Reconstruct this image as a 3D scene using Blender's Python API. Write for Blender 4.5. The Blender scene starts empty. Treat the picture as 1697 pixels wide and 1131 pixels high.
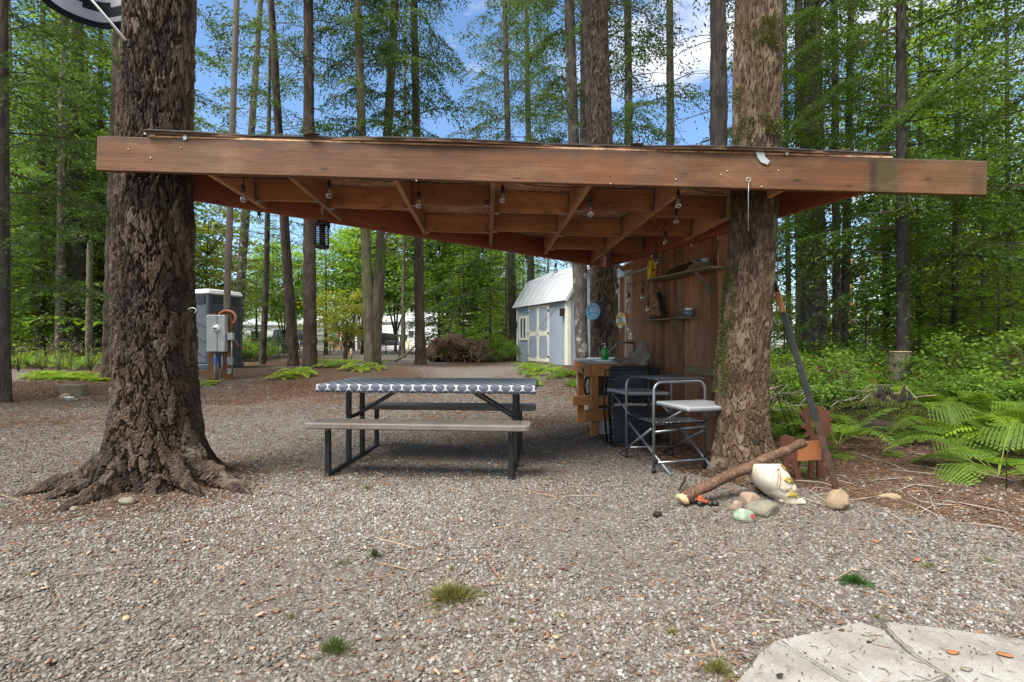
import bpy, bmesh, math, random
import numpy as np
from mathutils import Vector, Matrix, Euler
S = bpy.context.scene
COL = S.collection
RAD = math.radians
PI = math.pi
# ------------------------------------------------------------------ camera, world, sun, exposure
K, HC = 848.5, 1.12            # focal length in photograph pixels, camera height in metres
cam_d = bpy.data.cameras.new('camera'); cam_d.lens = 18.0; cam_d.sensor_width = 36.0
cam_d.clip_start = 0.05; cam_d.clip_end = 2000
cam = bpy.data.objects.new('camera', cam_d); COL.objects.link(cam)
cam.location = (0, 0, HC); cam.rotation_euler = (RAD(90), 0, 0)
S.camera = cam
SUN_EL, SUN_AZ = 56, 226       # azimuth measured clockwise from +Y (north)
W = bpy.data.worlds.new('World'); S.world = W; W.use_nodes = True
wn, wl = W.node_tree.nodes, W.node_tree.links
wn.clear()
wo = wn.new('ShaderNodeOutputWorld'); bg = wn.new('ShaderNodeBackground')
sk = wn.new('ShaderNodeTexSky'); sk.sky_type = 'NISHITA'; sk.sun_disc = False
sk.sun_elevation = RAD(SUN_EL); sk.sun_rotation = RAD(SUN_AZ); sk.air_density = 1.0; sk.dust_density = 0.35; sk.ozone_density = 2.2
tc = wn.new('ShaderNodeTexCoord'); mp = wn.new('ShaderNodeMapping'); mp.inputs['Scale'].default_value = (1.0, 1.0, 2.6)
mp.inputs['Location'].default_value = (0.35, 0.1, 0.0)
nz = wn.new('ShaderNodeTexNoise'); nz.inputs['Scale'].default_value = 2.3; nz.inputs['Detail'].default_value = 7; nz.inputs['Roughness'].default_value = 0.58
cr = wn.new('ShaderNodeValToRGB'); cr.color_ramp.elements[0].position = 0.53; cr.color_ramp.elements[1].position = 0.82
mx = wn.new('ShaderNodeMix'); mx.data_type = 'RGBA'
hs = wn.new('ShaderNodeHueSaturation'); hs.inputs['Saturation'].default_value = 1.1; hs.inputs['Value'].default_value = .85
wl.new(tc.outputs['Generated'], mp.inputs['Vector']); wl.new(mp.outputs[0], nz.inputs['Vector']); 
sx_ = wn.new('ShaderNodeSeparateXYZ'); wl.new(tc.outputs['Generated'], sx_.inputs[0])
ma_ = wn.new('ShaderNodeMath'); ma_.operation = 'MULTIPLY_ADD'; ma_.inputs[1].default_value = .24; ma_.inputs[2].default_value = -.045; wl.new(sx_.outputs[0], ma_.inputs[0])
mc_ = wn.new('ShaderNodeMath'); mc_.operation = 'MULTIPLY_ADD'; mc_.inputs[1].default_value = -.16; wl.new(sx_.outputs[1], mc_.inputs[0]); wl.new(ma_.outputs[0], mc_.inputs[2])   # cloudier behind the camera
md_ = wn.new('ShaderNodeMath'); md_.operation = 'MULTIPLY_ADD'; md_.inputs[1].default_value = .30; wl.new(sx_.outputs[2], md_.inputs[0]); wl.new(mc_.outputs[0], md_.inputs[2])   # and overhead
mb_ = wn.new('ShaderNodeMath'); mb_.operation = 'ADD'; wl.new(md_.outputs[0], mb_.inputs[0]); wl.new(nz.outputs[0], mb_.inputs[1]); wl.new(mb_.outputs[0], cr.inputs[0])
wl.new(cr.outputs[0], mx.inputs[0]); wl.new(sk.outputs[0], hs.inputs['Color']); wl.new(hs.outputs[0], mx.inputs[6])
mx.inputs[7].default_value = (7.0, 6.8, 6.6, 1)
wl.new(mx.outputs[2], bg.inputs[0]); bg.inputs[1].default_value = 0.07
wl.new(bg.outputs[0], wo.inputs[0])
sun_d = bpy.data.lights.new('sun', 'SUN'); sun_d.energy = 2.1; sun_d.angle = RAD(35); sun_d.color = (1.0, 0.95, 0.87)
sun = bpy.data.objects.new('sun', sun_d); COL.objects.link(sun)
_e, _a = RAD(SUN_EL), RAD(SUN_AZ)
sun.rotation_euler = Vector((math.sin(_a)*math.cos(_e), math.cos(_a)*math.cos(_e), math.sin(_e))).to_track_quat('Z', 'Y').to_euler()
S.view_settings.view_transform = 'Standard'; S.view_settings.look = 'None'
S.view_settings.exposure = 2.12; S.view_settings.gamma = 1.0; S.view_settings.use_curve_mapping = False
S.render.engine = 'CYCLES'
S.cycles.max_bounces = 8; S.cycles.transparent_max_bounces = 8

# ------------------------------------------------------------------ helpers
def sm(a, b, x):
    t = np.clip((np.asarray(x, float)-a)/(b-a), 0, 1); return t*t*(3-2*t)
TREE_L = (-2.72, 3.92); TREE_R = (1.86, 3.98); TREE_B = (1.34, 7.35)
def terr(x, y):
    x = np.asarray(x, float); y = np.asarray(y, float)
    z = .33*sm(9.2, 14.5, y) - 1.2*sm(70, 250, y)
    z = z + .12*sm(2.6, 4.5, x)*sm(3.5, 7, y)*(1-sm(9, 14, y))
    z = z + .014*np.sin(x*1.7+y*.9)*np.sin(y*1.3-x*.6) + .008*np.sin(x*4.1+1)*np.sin(y*3.7)
    for (cx, cy), a, r in ((TREE_L, .07, .75), (TREE_R, .05, .6)):
        z = z + a*np.exp(-((x-cx)**2+(y-cy)**2)/(r*r))
    z = z + .10*np.exp(-(((x+4.6)/2.2)**2+((y-14.5)/1.6)**2))
    return z
def tz(x, y): return float(terr(x, y))
def at(u, v, y): return Vector(((u-848.5)/K*y, y, HC-(v-565.5)/K*y))
def onground(u, y, dz=0.0):
    x = (u-848.5)/K*y; return Vector((x, y, tz(x, y)+dz))
def gnd(u, v):
    y = 1.2
    while y < 60:
        p = at(u, v, y)
        if p.z <= tz(p.x, y): return Vector((p.x, y, tz(p.x, y)))
        y += .01
    return Vector((p.x, y, tz(p.x, y)))

class MB:
    """collects shapes; build() links them as one mesh object"""
    def __init__(s): s.v = []; s.f = []; s.m = []; s.sm = []; s.mi = 0; s.smooth = False
    def add(s, vs, fs):
        b = len(s.v); s.v += [tuple(p) for p in vs]
        for f in fs: s.f.append(tuple(i+b for i in f)); s.m.append(s.mi); s.sm.append(s.smooth)
        return s
    def box(s, c, size, rot=None, bev=0.0):
        hx, hy, hz = size[0]/2, size[1]/2, size[2]/2
        c = Vector(c)
        R = rot if isinstance(rot, Matrix) else (Euler(rot).to_matrix() if rot else Matrix.Identity(3))
        if bev <= 0:
            P = [(-hx,-hy,-hz),(hx,-hy,-hz),(hx,hy,-hz),(-hx,hy,-hz),(-hx,-hy,hz),(hx,-hy,hz),(hx,hy,hz),(-hx,hy,hz)]
            F = [(0,3,2,1),(4,5,6,7),(0,1,5,4),(1,2,6,5),(2,3,7,6),(3,0,4,7)]
            return s.add([c+R@Vector(p) for p in P], F)
        b = min(bev, hx*.9, hy*.9, hz*.9)
        bm = bmesh.new(); bmesh.ops.create_cube(bm, size=1)
        for v in bm.verts: v.co = Vector((v.co.x*2*hx, v.co.y*2*hy, v.co.z*2*hz))
        bmesh.ops.bevel(bm, geom=list(bm.edges), offset=b, segments=1, affect='EDGES')
        bm.verts.ensure_lookup_table()
        s.add([c+R@v.co for v in bm.verts], [[v.index for v in f.verts] for f in bm.faces]); bm.free(); return s
    def beam(s, p0, p1, w, h, up=(0,0,1), bev=0.0):
        """box from p0 to p1, w sideways, h along up"""
        p0, p1 = Vector(p0), Vector(p1); d = p1-p0; L = d.length; d.normalize()
        side = d.cross(Vector(up))
        if side.length < 1e-5: side = d.cross(Vector((0,1,0)))
        side.normalize(); u2 = side.cross(d)
        R = Matrix((d, side, u2)).transposed()
        return s.box((p0+p1)/2, (L, w, h), R, bev)
    def tube(s, pts, r, n=8, cap=True):
        pts = [Vector(p) for p in pts]; m = len(pts)
        rs = r if isinstance(r, (list, tuple)) else [r]*m
        vs = []; ref = None
        for i in range(m):
            t = (pts[min(i+1, m-1)]-pts[max(i-1, 0)]).normalized()
            if ref is None: ref = t.cross(Vector((0,0,1)) if abs(t.z) < .9 else Vector((1,0,0))).normalized()
            a = (ref-t*ref.dot(t)).normalized(); b = t.cross(a); ref = a
            for k in range(n):
                an = 2*PI*k/n; vs.append(pts[i]+(a*math.cos(an)+b*math.sin(an))*rs[i])
        fs = [(i*n+k, i*n+(k+1) % n, (i+1)*n+(k+1) % n, (i+1)*n+k) for i in range(m-1) for k in range(n)]
        if cap: fs += [tuple(range(n-1, -1, -1)), tuple((m-1)*n+k for k in range(n))]
        o = s.smooth; s.smooth = True; s.add(vs, fs); s.smooth = o; return s
    def lathe(s, prof, c=(0,0,0), n=16, R=None, sx=1, sy=1):
        c = Vector(c); R = R or Matrix.Identity(3); vs = []
        for (r, z) in prof:
            for k in range(n):
                a = 2*PI*k/n; vs.append(c+R@Vector((r*sx*math.cos(a), r*sy*math.sin(a), z)))
        m = len(prof)
        fs = [(i*n+k, i*n+(k+1) % n, (i+1)*n+(k+1) % n, (i+1)*n+k) for i in range(m-1) for k in range(n)]
        if prof[0][0] > 1e-4: fs.append(tuple(range(n-1, -1, -1)))
        if prof[-1][0] > 1e-4: fs.append(tuple((m-1)*n+k for k in range(n)))
        o = s.smooth; s.smooth = True; s.add(vs, fs); s.smooth = o; return s
    def prism(s, poly, p, ax, ay, th):
        """2-d outline poly in the frame (p, ax, ay), thickness th along ax x ay"""
        p, ax, ay = Vector(p), Vector(ax).normalized(), Vector(ay).normalized(); n = ax.cross(ay).normalized()*th
        a = [p+ax*x+ay*y for x, y in poly]; k = len(a)
        return s.add(a+[q+n for q in a], [tuple(range(k-1,-1,-1)), tuple(range(k, 2*k))]+[(i, (i+1) % k, k+(i+1) % k, k+i) for i in range(k)])
    def blob(s, c, rx, ry, rz, seed=0, rough=.15, sub=3, rot=None, flat=0, freq=2.2):
        bm = bmesh.new(); bmesh.ops.create_icosphere(bm, subdivisions=sub, radius=1)
        rs = random.Random(seed); ph = [rs.uniform(0, 6.28) for _ in range(9)]
        R = Euler(rot).to_matrix() if rot else Matrix.Identity(3); c = Vector(c)
        planes = [(Vector((rs.gauss(0,1), rs.gauss(0,1), rs.gauss(0,1))).normalized(), rs.uniform(.7,.95)) for _ in range(flat)]
        for v in bm.verts:
            p = v.co.copy()
            d = 1+rough*(math.sin(p.x*freq+ph[0])*math.sin(p.y*freq*1.1+ph[1])+.6*math.sin(p.z*freq*1.7+ph[2]+p.x*2)+.3*math.sin(p.y*freq*3+ph[3])*math.sin(p.x*freq*3.1+ph[4]))
            p = p*d
            for (pn, pd) in planes:
                e = p.dot(pn)-pd
                if e > 0: p -= pn*e
            v.co = Vector((p.x*rx, p.y*ry, p.z*rz))
        o = s.smooth; s.smooth = (flat == 0)
        bm.verts.ensure_lookup_table()
        s.add([c+R@v.co for v in bm.verts], [[v.index for v in f.verts] for f in bm.faces]); s.smooth = o; bm.free(); return s
    def build(s, name, mats, parent=None, origin=None):
        me = bpy.data.meshes.new(name)
        vs = s.v
        if origin is not None: o3 = Vector(origin); vs = [tuple(Vector(p)-o3) for p in vs]
        me.from_pydata(vs, [], s.f)
        if not isinstance(mats, (list, tuple)): mats = [mats]
        for m in mats: me.materials.append(m)
        me.polygons.foreach_set('material_index', s.m); me.polygons.foreach_set('use_smooth', s.sm)
        me.update()
        return link(name, me, parent, origin)
def link(name, me, parent=None, loc=None):
    o = bpy.data.objects.new(name, me); COL.objects.link(o)
    if loc is not None: o.location = loc
    if parent is not None:
        o.parent = parent; o.location = (Vector(loc) if loc is not None else Vector((0,0,0)))-world(parent)
    return o
def world(o):
    p = Vector(o.location); q = o.parent
    while q: p += Vector(q.location); q = q.parent
    return p
def tag(o, label=None, cat=None, group=None, kind=None):
    if label: o['label'] = label
    if cat: o['category'] = cat
    if group: o['group'] = group
    if kind: o['kind'] = kind
    return o
def thing(name, loc, label, cat, group=None):
    o = bpy.data.objects.new(name, None); COL.objects.link(o); o.location = loc; o.empty_display_size = .1
    return tag(o, label, cat, group)
def npmesh(name, V, F, mats, attrs=None, smooth=True, mi=None):
    """V (n,3), F (m,4) or (m,3) arrays"""
    me = bpy.data.meshes.new(name); V = np.asarray(V, np.float32); F = np.asarray(F, np.int32); k = F.shape[1]
    me.vertices.add(len(V)); me.vertices.foreach_set('co', V.ravel())
    me.loops.add(F.size); me.loops.foreach_set('vertex_index', F.ravel())
    me.polygons.add(len(F)); me.polygons.foreach_set('loop_start', np.arange(0, F.size, k, dtype=np.int32))
    me.polygons.foreach_set('use_smooth', np.full(len(F), smooth))
    if mi is not None: me.polygons.foreach_set('material_index', np.asarray(mi, np.int32))
    for m in (mats if isinstance(mats, (list, tuple)) else [mats]): me.materials.append(m)
    me.update(calc_edges=True)
    for nm, arr in (attrs or {}).items():
        a = me.attributes.new(nm, 'FLOAT', 'POINT'); a.data.foreach_set('value', np.asarray(arr, np.float32))
    return me

# ------------------------------------------------------------------ materials
def newmat(name):
    m = bpy.data.materials.new(name); m.use_nodes = True; n, l = m.node_tree.nodes, m.node_tree.links; n.clear()
    out = n.new('ShaderNodeOutputMaterial'); b = n.new('ShaderNodeBsdfPrincipled'); l.new(b.outputs[0], out.inputs[0])
    return m, n, l, b, out
def c4(c): return (c[0], c[1], c[2], 1)
def ramp(n, l, src, stops):
    r = n.new('ShaderNodeValToRGB'); e = r.color_ramp.elements
    while len(e) < len(stops): e.new(.5)
    for i, (p, c) in enumerate(stops): e[i].position = p; e[i].color = c4(c)
    l.new(src, r.inputs[0]); return r.outputs[0]
def noise(n, l, vec, scale, detail=4, rough=.55, dist=0):
    t = n.new('ShaderNodeTexNoise'); t.inputs['Scale'].default_value = scale; t.inputs['Detail'].default_value = detail
    t.inputs['Roughness'].default_value = rough; t.inputs['Distortion'].default_value = dist
    if vec is not None: l.new(vec, t.inputs['Vector'])
    return t.outputs[0]
def mapping(n, l, vec, scale=(1,1,1), rot=(0,0,0), loc=(0,0,0)):
    m = n.new('ShaderNodeMapping'); m.inputs['Scale'].default_value = scale; m.inputs['Rotation'].default_value = rot; m.inputs['Location'].default_value = loc
    l.new(vec, m.inputs[0]); return m.outputs[0]
def bump(n, l, b, src, strength=.3, dist=.01):
    k = n.new('ShaderNodeBump'); k.inputs['Strength'].default_value = strength; k.inputs['Distance'].default_value = dist
    l.new(src, k.inputs['Height']); l.new(k.outputs[0], b.inputs['Normal'])
def mixc(n, l, f, a, b):
    m = n.new('ShaderNodeMix'); m.data_type = 'RGBA'
    for i, x in ((0, f), (6, a), (7, b)):
        if hasattr(x, 'is_linked') or hasattr(x, 'links'): l.new(x, m.inputs[i])
        else: m.inputs[i].default_value = x if i == 0 else c4(x)
    return m.outputs[2]
def math_(n, l, op, a, b=0.0, clamp=False):
    m = n.new('ShaderNodeMath'); m.operation = op; m.use_clamp = clamp
    for i, x in ((0, a), (1, b)):
        if hasattr(x, 'links'): l.new(x, m.inputs[i])
        else: m.inputs[i].default_value = x
    return m.outputs[0]
def plain(name, col, rough=.6, metal=0, var=.25, scale=6, bmp=.08, dirt=None):
    m, n, l, b, o = newmat(name)
    t = n.new('ShaderNodeTexCoord').outputs['Object']
    f = noise(n, l, t, scale, 6, .65)
    dark = tuple(x*(1-var) for x in col); lite = tuple(min(1, x*(1+var*.6)) for x in col)
    c = ramp(n, l, f, [(.3, dark), (.7, lite)])
    if dirt:
        f2 = noise(n, l, t, scale*.45, 8, .7); f2 = ramp(n, l, f2, [(.48, (0,0,0)), (.72, (1,1,1))])
        c = mixc(n, l, f2, c, dirt)
    l.new(c, b.inputs['Base Color'])
    rr = n.new('ShaderNodeMapRange'); rr.inputs['To Min'].default_value = max(.02, rough-.12); rr.inputs['To Max'].default_value = min(1, rough+.12)
    l.new(f, rr.inputs[0]); l.new(rr.outputs[0], b.inputs['Roughness']); b.inputs['Metallic'].default_value = metal
    if bmp: bump(n, l, b, noise(n, l, t, scale*14, 4), bmp, .004)
    return m
def wood(name, c1, c2, axis=0, rough=.65, knots=True, stain=None, incise=False, randv=.5, gscale=1.0, bmp=.35, bands=()):
    """grain running along object axis"""
    m, n, l, b, o = newmat(name)
    t = n.new('ShaderNodeTexCoord').outputs['Object']
    oi = n.new('ShaderNodeObjectInfo')
    off = n.new('ShaderNodeVectorMath'); off.operation = 'ADD'
    sc = n.new('ShaderNodeVectorMath'); sc.operation = 'SCALE'; sc.inputs['Scale'].default_value = 37.0
    cx = n.new('ShaderNodeCombineXYZ')
    for i in range(3): l.new(oi.outputs['Random'], cx.inputs[i])
    l.new(cx.outputs[0], sc.inputs[0]); l.new(t, off.inputs[0]); l.new(sc.outputs[0], off.inputs[1]); tv = off.outputs[0]
    s = [26*gscale]*3; s[axis] = 1.1*gscale
    g = noise(n, l, mapping(n, l, tv, tuple(s)), 1.0, 8, .62, .9)
    s2 = [90*gscale]*3; s2[axis] = 2.4*gscale
    g2 = noise(n, l, mapping(n, l, tv, tuple(s2)), 1.0, 3, .6)
    s3 = [3.0]*3; s3[axis] = .7
    big = noise(n, l, mapping(n, l, tv, tuple(s3)), 1.0, 4, .6)
    f = math_(n, l, 'ADD', math_(n, l, 'MULTIPLY', g, .55), math_(n, l, 'MULTIPLY', big, .45))
    c = ramp(n, l, f, [(.32, c1), (.66, c2)])
    rv = n.new('ShaderNodeHueSaturation'); l.new(c, rv.inputs['Color'])
    mr = n.new('ShaderNodeMapRange'); mr.inputs['To Min'].default_value = 1-randv; mr.inputs['To Max'].default_value = 1+randv*.8
    l.new(oi.outputs['Random'], mr.inputs[0]); l.new(mr.outputs[0], rv.inputs['Value']); c = rv.outputs[0]
    if knots:
        v = n.new('ShaderNodeTexVoronoi'); v.inputs['Scale'].default_value = 1.0
        ks = [11.0]*3; ks[axis] = 3.6
        l.new(mapping(n, l, tv, tuple(ks)), v.inputs['Vector'])
        kf = ramp(n, l, v.outputs['Distance'], [(.07, (1,1,1)), (.15, (0,0,0))])
        c = mixc(n, l, math_(n, l, 'MULTIPLY', kf, .8), c, tuple(x*.35 for x in c1))
    if stain:
        sf = ramp(n, l, noise(n, l, tv, 1.4, 7, .7), [(.5, (0,0,0)), (.7, (1,1,1))])
        c = mixc(n, l, sf, c, stain)
    for (bx, bw, bc, bk) in bands:      # water and algae stains at their own places along the timber
        sp_ = n.new('ShaderNodeSeparateXYZ'); l.new(t, sp_.inputs[0])
        dd = math_(n, l, 'ABSOLUTE', math_(n, l, 'SUBTRACT', math_(n, l, 'ADD', sp_.outputs[0], math_(n, l, 'MULTIPLY', math_(n, l, 'SUBTRACT', noise(n, l, t, 9, 5), .5), bw*.8)), bx))
        bf = ramp(n, l, math_(n, l, 'DIVIDE', dd, bw), [(.3, (1,1,1)), (1, (0,0,0))]); c = mixc(n, l, math_(n, l, 'MULTIPLY', bf, bk), c, bc)
    if bands:
        sp_ = n.new('ShaderNodeSeparateXYZ'); l.new(t, sp_.inputs[0]); zz_ = math_(n, l, 'ADD', sp_.outputs[2], math_(n, l, 'MULTIPLY', noise(n, l, mapping(n, l, t, (7,7,1.5)), 1, 6, .7), .11))
        c = mixc(n, l, math_(n, l, 'MULTIPLY', ramp(n, l, zz_, [(.115, (0,0,0)), (.165, (1,1,1))]), .7), c, (.045,.028,.018))
        c = mixc(n, l, math_(n, l, 'MULTIPLY', ramp(n, l, noise(n, l, mapping(n, l, t, (1.1,3,3)), 1, 7, .7), [(.5,(0,0,0)),(.68,(1,1,1))]), .5), c, (.30,.17,.085))
    h = math_(n, l, 'ADD', g, math_(n, l, 'MULTIPLY', g2, .6))
    if incise:
        br = n.new('ShaderNodeTexBrick'); br.inputs['Scale'].default_value = 1; br.offset = .5
        br.inputs['Brick Width'].default_value = .030; br.inputs['Row Height'].default_value = .0125; br.inputs['Mortar Size'].default_value = .0022
        br.inputs['Color1'].default_value = (1,1,1,1); br.inputs['Color2'].default_value = (.8,.8,.8,1); br.inputs['Mortar'].default_value = (0,0,0,1)
        sep = n.new('ShaderNodeSeparateXYZ'); cmb = n.new('ShaderNodeCombineXYZ'); l.new(t, sep.inputs[0])
        l.new(sep.outputs[0], cmb.inputs[0]); l.new(sep.outputs[2], cmb.inputs[1]); l.new(cmb.outputs[0], br.inputs['Vector'])
        c = mixc(n, l, math_(n, l, 'MULTIPLY', br.outputs['Fac'], .42), c, tuple(x*.45 for x in c1))
        h = math_(n, l, 'SUBTRACT', h, math_(n, l, 'MULTIPLY', br.outputs['Fac'], .6))
    l.new(c, b.inputs['Base Color']); b.inputs['Roughness'].default_value = rough
    b.inputs['Specular IOR Level'].default_value = .3
    bump(n, l, b, h, bmp, .004)
    return m
def leafm(name, c1, c2, c3, trans=.35, rough=.55):
    m, n, l, b, o = newmat(name)
    oi = n.new('ShaderNodeObjectInfo'); g = n.new('ShaderNodeNewGeometry')
    at_ = n.new('ShaderNodeAttribute'); at_.attribute_name = 'tint'
    f = noise(n, l, n.new('ShaderNodeTexCoord').outputs['Object'], 1.1, 3, .6)
    f = math_(n, l, 'ADD', math_(n, l, 'MULTIPLY', f, .6), math_(n, l, 'MULTIPLY', at_.outputs['Fac'], .4))
    c = ramp(n, l, f, [(.25, c1), (.5, c2), (.75, c3)])
    hv = n.new('ShaderNodeHueSaturation'); l.new(c, hv.inputs['Color'])
    mr = n.new('ShaderNodeMapRange'); mr.inputs['To Min'].default_value = .8; mr.inputs['To Max'].default_value = 1.25
    l.new(oi.outputs['Random'], mr.inputs[0]); l.new(mr.outputs[0], hv.inputs['Value'])
    mh = n.new('ShaderNodeMapRange'); mh.inputs['To Min'].default_value = .485; mh.inputs['To Max'].default_value = .515
    l.new(at_.outputs['Fac'], mh.inputs[0]); l.new(mh.outputs[0], hv.inputs['Hue']); c = hv.outputs[0]
    l.new(c, b.inputs['Base Color']); b.inputs['Roughness'].default_value = rough; b.inputs['Specular IOR Level'].default_value = .35
    tr = n.new('ShaderNodeBsdfTranslucent'); l.new(mixc(n, l, .35, c, (c3[0]*1.5, c3[1]*1.5, c3[2]*.6)), tr.inputs[0])
    ms = n.new('ShaderNodeMixShader'); ms.inputs[0].default_value = trans
    l.new(b.outputs[0], ms.inputs[1]); l.new(tr.outputs[0], ms.inputs[2]); l.new(ms.outputs[0], o.inputs[0])
    return m
def barkm(name, cols, moss=0.0, mosscol=(.10,.12,.02), lichen=0.0, scale=1.0, bmp=.8):
    m, n, l, b, o = newmat(name)
    t = n.new('ShaderNodeTexCoord').outputs['Object']
    pa = n.new('ShaderNodeAttribute'); pa.attribute_name = 'tint'
    tm = mapping(n, l, t, (9*scale, 9*scale, 2.2*scale))
    f = noise(n, l, tm, 1.0, 9, .68, .4)
    f = math_(n, l, 'ADD', math_(n, l, 'MULTIPLY', f, .62), math_(n, l, 'MULTIPLY', pa.outputs['Fac'], .38))
    k = len(cols); c = ramp(n, l, f, [(.28+.44*i/(k-1), cc) for i, cc in enumerate(cols)])
    fine = noise(n, l, mapping(n, l, t, (70*scale, 70*scale, 22*scale)), 1.0, 6, .7)
    c = mixc(n, l, math_(n, l, 'MULTIPLY', ramp(n, l, fine, [(.5, (0,0,0)), (.75, (1,1,1))]), .35), c, tuple(min(1, x*2.0) for x in cols[-1]))
    if lichen:
        lf = ramp(n, l, noise(n, l, t, 5.0, 8, .75), [(.62-lichen*.2, (0,0,0)), (.70-lichen*.2, (1,1,1))])
        c = mixc(n, l, lf, c, (.30, .31, .27))
    if moss:
        mf = ramp(n, l, noise(n, l, mapping(n, l, t, (1.6, 1.6, .8)), 1.0, 9, .78), [(.60-moss*.2, (0,0,0)), (.72-moss*.2, (1,1,1))])
        c = mixc(n, l, mf, c, mosscol)
    l.new(c, b.inputs['Base Color']); b.inputs['Roughness'].default_value = .85; b.inputs['Specular IOR Level'].default_value = .25
    h = math_(n, l, 'ADD', noise(n, l, mapping(n, l, t, (30*scale, 30*scale, 8*scale)), 1.0, 8, .7), math_(n, l, 'MULTIPLY', fine, .5))
    bump(n, l, b, h, bmp, .012)
    return m
M = {}
M['fir_bark'] = barkm('fir_bark', [(.010,.007,.006),(.030,.021,.016),(.066,.043,.029),(.115,.094,.077)])
M['fir_bark_r'] = barkm('fir_bark_right', [(.022,.013,.008),(.058,.034,.020),(.100,.064,.040),(.155,.120,.088)], moss=.22, mosscol=(.060,.070,.014))
M['bark_grey'] = barkm('bark_grey', [(.028,.022,.018),(.070,.057,.047),(.14,.12,.10)], lichen=.35)
M['bark_dark'] = barkm('bark_dark', [(.02,.016,.014),(.05,.042,.035),(.10,.085,.07)])
M['bark_moss'] = barkm('bark_moss', [(.04,.035,.022),(.10,.085,.055),(.17,.145,.11)], moss=.55, mosscol=(.075,.10,.022))
M['bark_red'] = barkm('bark_red', [(.020,.014,.011),(.055,.038,.029),(.105,.080,.064)])
M['twig'] = plain('twig', (.075,.058,.045), .9, var=.4, scale=3)
M['pine'] = leafm('pine_foliage', (.028,.058,.013), (.060,.112,.019), (.125,.195,.030), .46)
M['pine_d'] = leafm('pine_dark_foliage', (.020,.044,.014), (.044,.084,.019), (.095,.150,.028), .40)
M['pine_b'] = leafm('young_fir_foliage', (.065,.13,.018), (.13,.23,.025), (.24,.35,.036), .52)
M['maple'] = leafm('maple_foliage', (.07,.15,.014), (.14,.28,.022), (.26,.40,.04), .55)
M['maple_y'] = leafm('vine_maple_foliage', (.13,.20,.02), (.26,.32,.03), (.42,.38,.04), .5)
M['shrub'] = leafm('shrub_foliage', (.045,.095,.012), (.10,.19,.018), (.19,.30,.03), .46)
M['fern'] = leafm('fern_foliage', (.055,.105,.014), (.115,.20,.022), (.25,.34,.04), .44)
M['fern_y'] = leafm('pale_fern_foliage', (.11,.20,.016), (.22,.33,.025), (.34,.43,.05), .45)
M['rustleaf'] = leafm('rusty_leaves', (.10,.04,.015), (.20,.09,.03), (.28,.15,.05), .25)
M['moss'] = leafm('moss', (.035,.045,.010), (.075,.090,.015), (.13,.14,.03), .2)
M['grass_dry'] = leafm('dry_grass', (.10,.10,.03), (.17,.17,.05), (.28,.25,.10), .3)
M['grass'] = leafm('green_grass', (.030,.048,.012), (.065,.09,.022), (.13,.15,.05), .25)
M['needlegreen'] = leafm('fir_sprig', (.015,.07,.01), (.035,.10,.015), (.07,.16,.025), .25)
M['beam'] = wood('stained_beam', (.070,.028,.012), (.185,.075,.029), 0, .6, True, (.085,.045,.027), True, .06, bands=((2.36,.16,(.045,.05,.016),.75),(2.28,.04,(.02,.015,.01),.8),(2.85,.3,(.12,.085,.03),.35),(.95,.05,(.09,.06,.04),.5),(-2.5,.35,(.12,.075,.035),.4),(3.0,.06,(.04,.035,.02),.5)))
M['joist'] = wood('joist_wood', (.22,.095,.042), (.50,.25,.12), 1, .65, True, (.10,.04,.025), False, .25)
M['block'] = wood('blocking_wood', (.23,.09,.038), (.48,.21,.088), 0, .65, True, (.09,.035,.02), False, .3)
M['redbeam'] = wood('red_stained_beam', (.16,.045,.024), (.32,.10,.048), 0, .6, True, None, False, .1)
M['plank'] = wood('weathered_plank', (.15,.062,.030), (.40,.19,.095), 2, .75, True, (.27,.16,.10), False, .38)
M['oldwood'] = wood('grey_old_wood', (.12,.08,.045), (.26,.20,.125), 0, .8, True, (.12,.13,.07), False, .2)
M['bench_wood'] = wood('orange_stained_wood', (.26,.10,.03), (.44,.20,.07), 2, .6, True, None, False, .2)
M['bench_wood_x'] = wood('orange_stained_rail', (.26,.10,.03), (.44,.20,.07), 0, .6, True, None, False, .2)
M['osb'] = None
def osb():
    m, n, l, b, o = newmat('strand_board')
    t = n.new('ShaderNodeTexCoord').outputs['Object']
    d = noise(n, l, t, 5, 3); 
    v = n.new('ShaderNodeTexVoronoi'); v.inputs['Scale'].default_value = 1; l.new(mapping(n, l, t, (14, 60, 30), (0,0,.3)), v.inputs['Vector'])
    v2 = n.new('ShaderNodeTexVoronoi'); v2.inputs['Scale'].default_value = 1; l.new(mapping(n, l, t, (40, 18, 30), (0,0,-.5)), v2.inputs['Vector'])
    s = n.new('ShaderNodeSeparateColor'); l.new(v.outputs['Color'], s.inputs[0]); s2 = n.new('ShaderNodeSeparateColor'); l.new(v2.outputs['Color'], s2.inputs[0])
    f = math_(n, l, 'ADD', math_(n, l, 'MULTIPLY', s.outputs[0], .6), math_(n, l, 'MULTIPLY', s2.outputs[1], .4))
    c = ramp(n, l, f, [(.15, (.30,.14,.065)), (.5, (.54,.31,.16)), (.85, (.68,.48,.29))])
    c = mixc(n, l, ramp(n, l, noise(n, l, t, 1.3, 6, .7), [(.45,(0,0,0)),(.7,(1,1,1))]), c, (.20,.09,.05))
    l.new(c, b.inputs['Base Color']); b.inputs['Roughness'].default_value = .8; bump(n, l, b, f, .5, .004); return m
M['osb'] = osb()
M['tar'] = plain('roofing_felt', (.045,.042,.04), .9, var=.5, scale=9, bmp=.4, dirt=(.10,.07,.045))
M['black_metal'] = plain('black_powder_metal', (.018,.019,.02), .45, .3, var=.3, bmp=.1)
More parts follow.
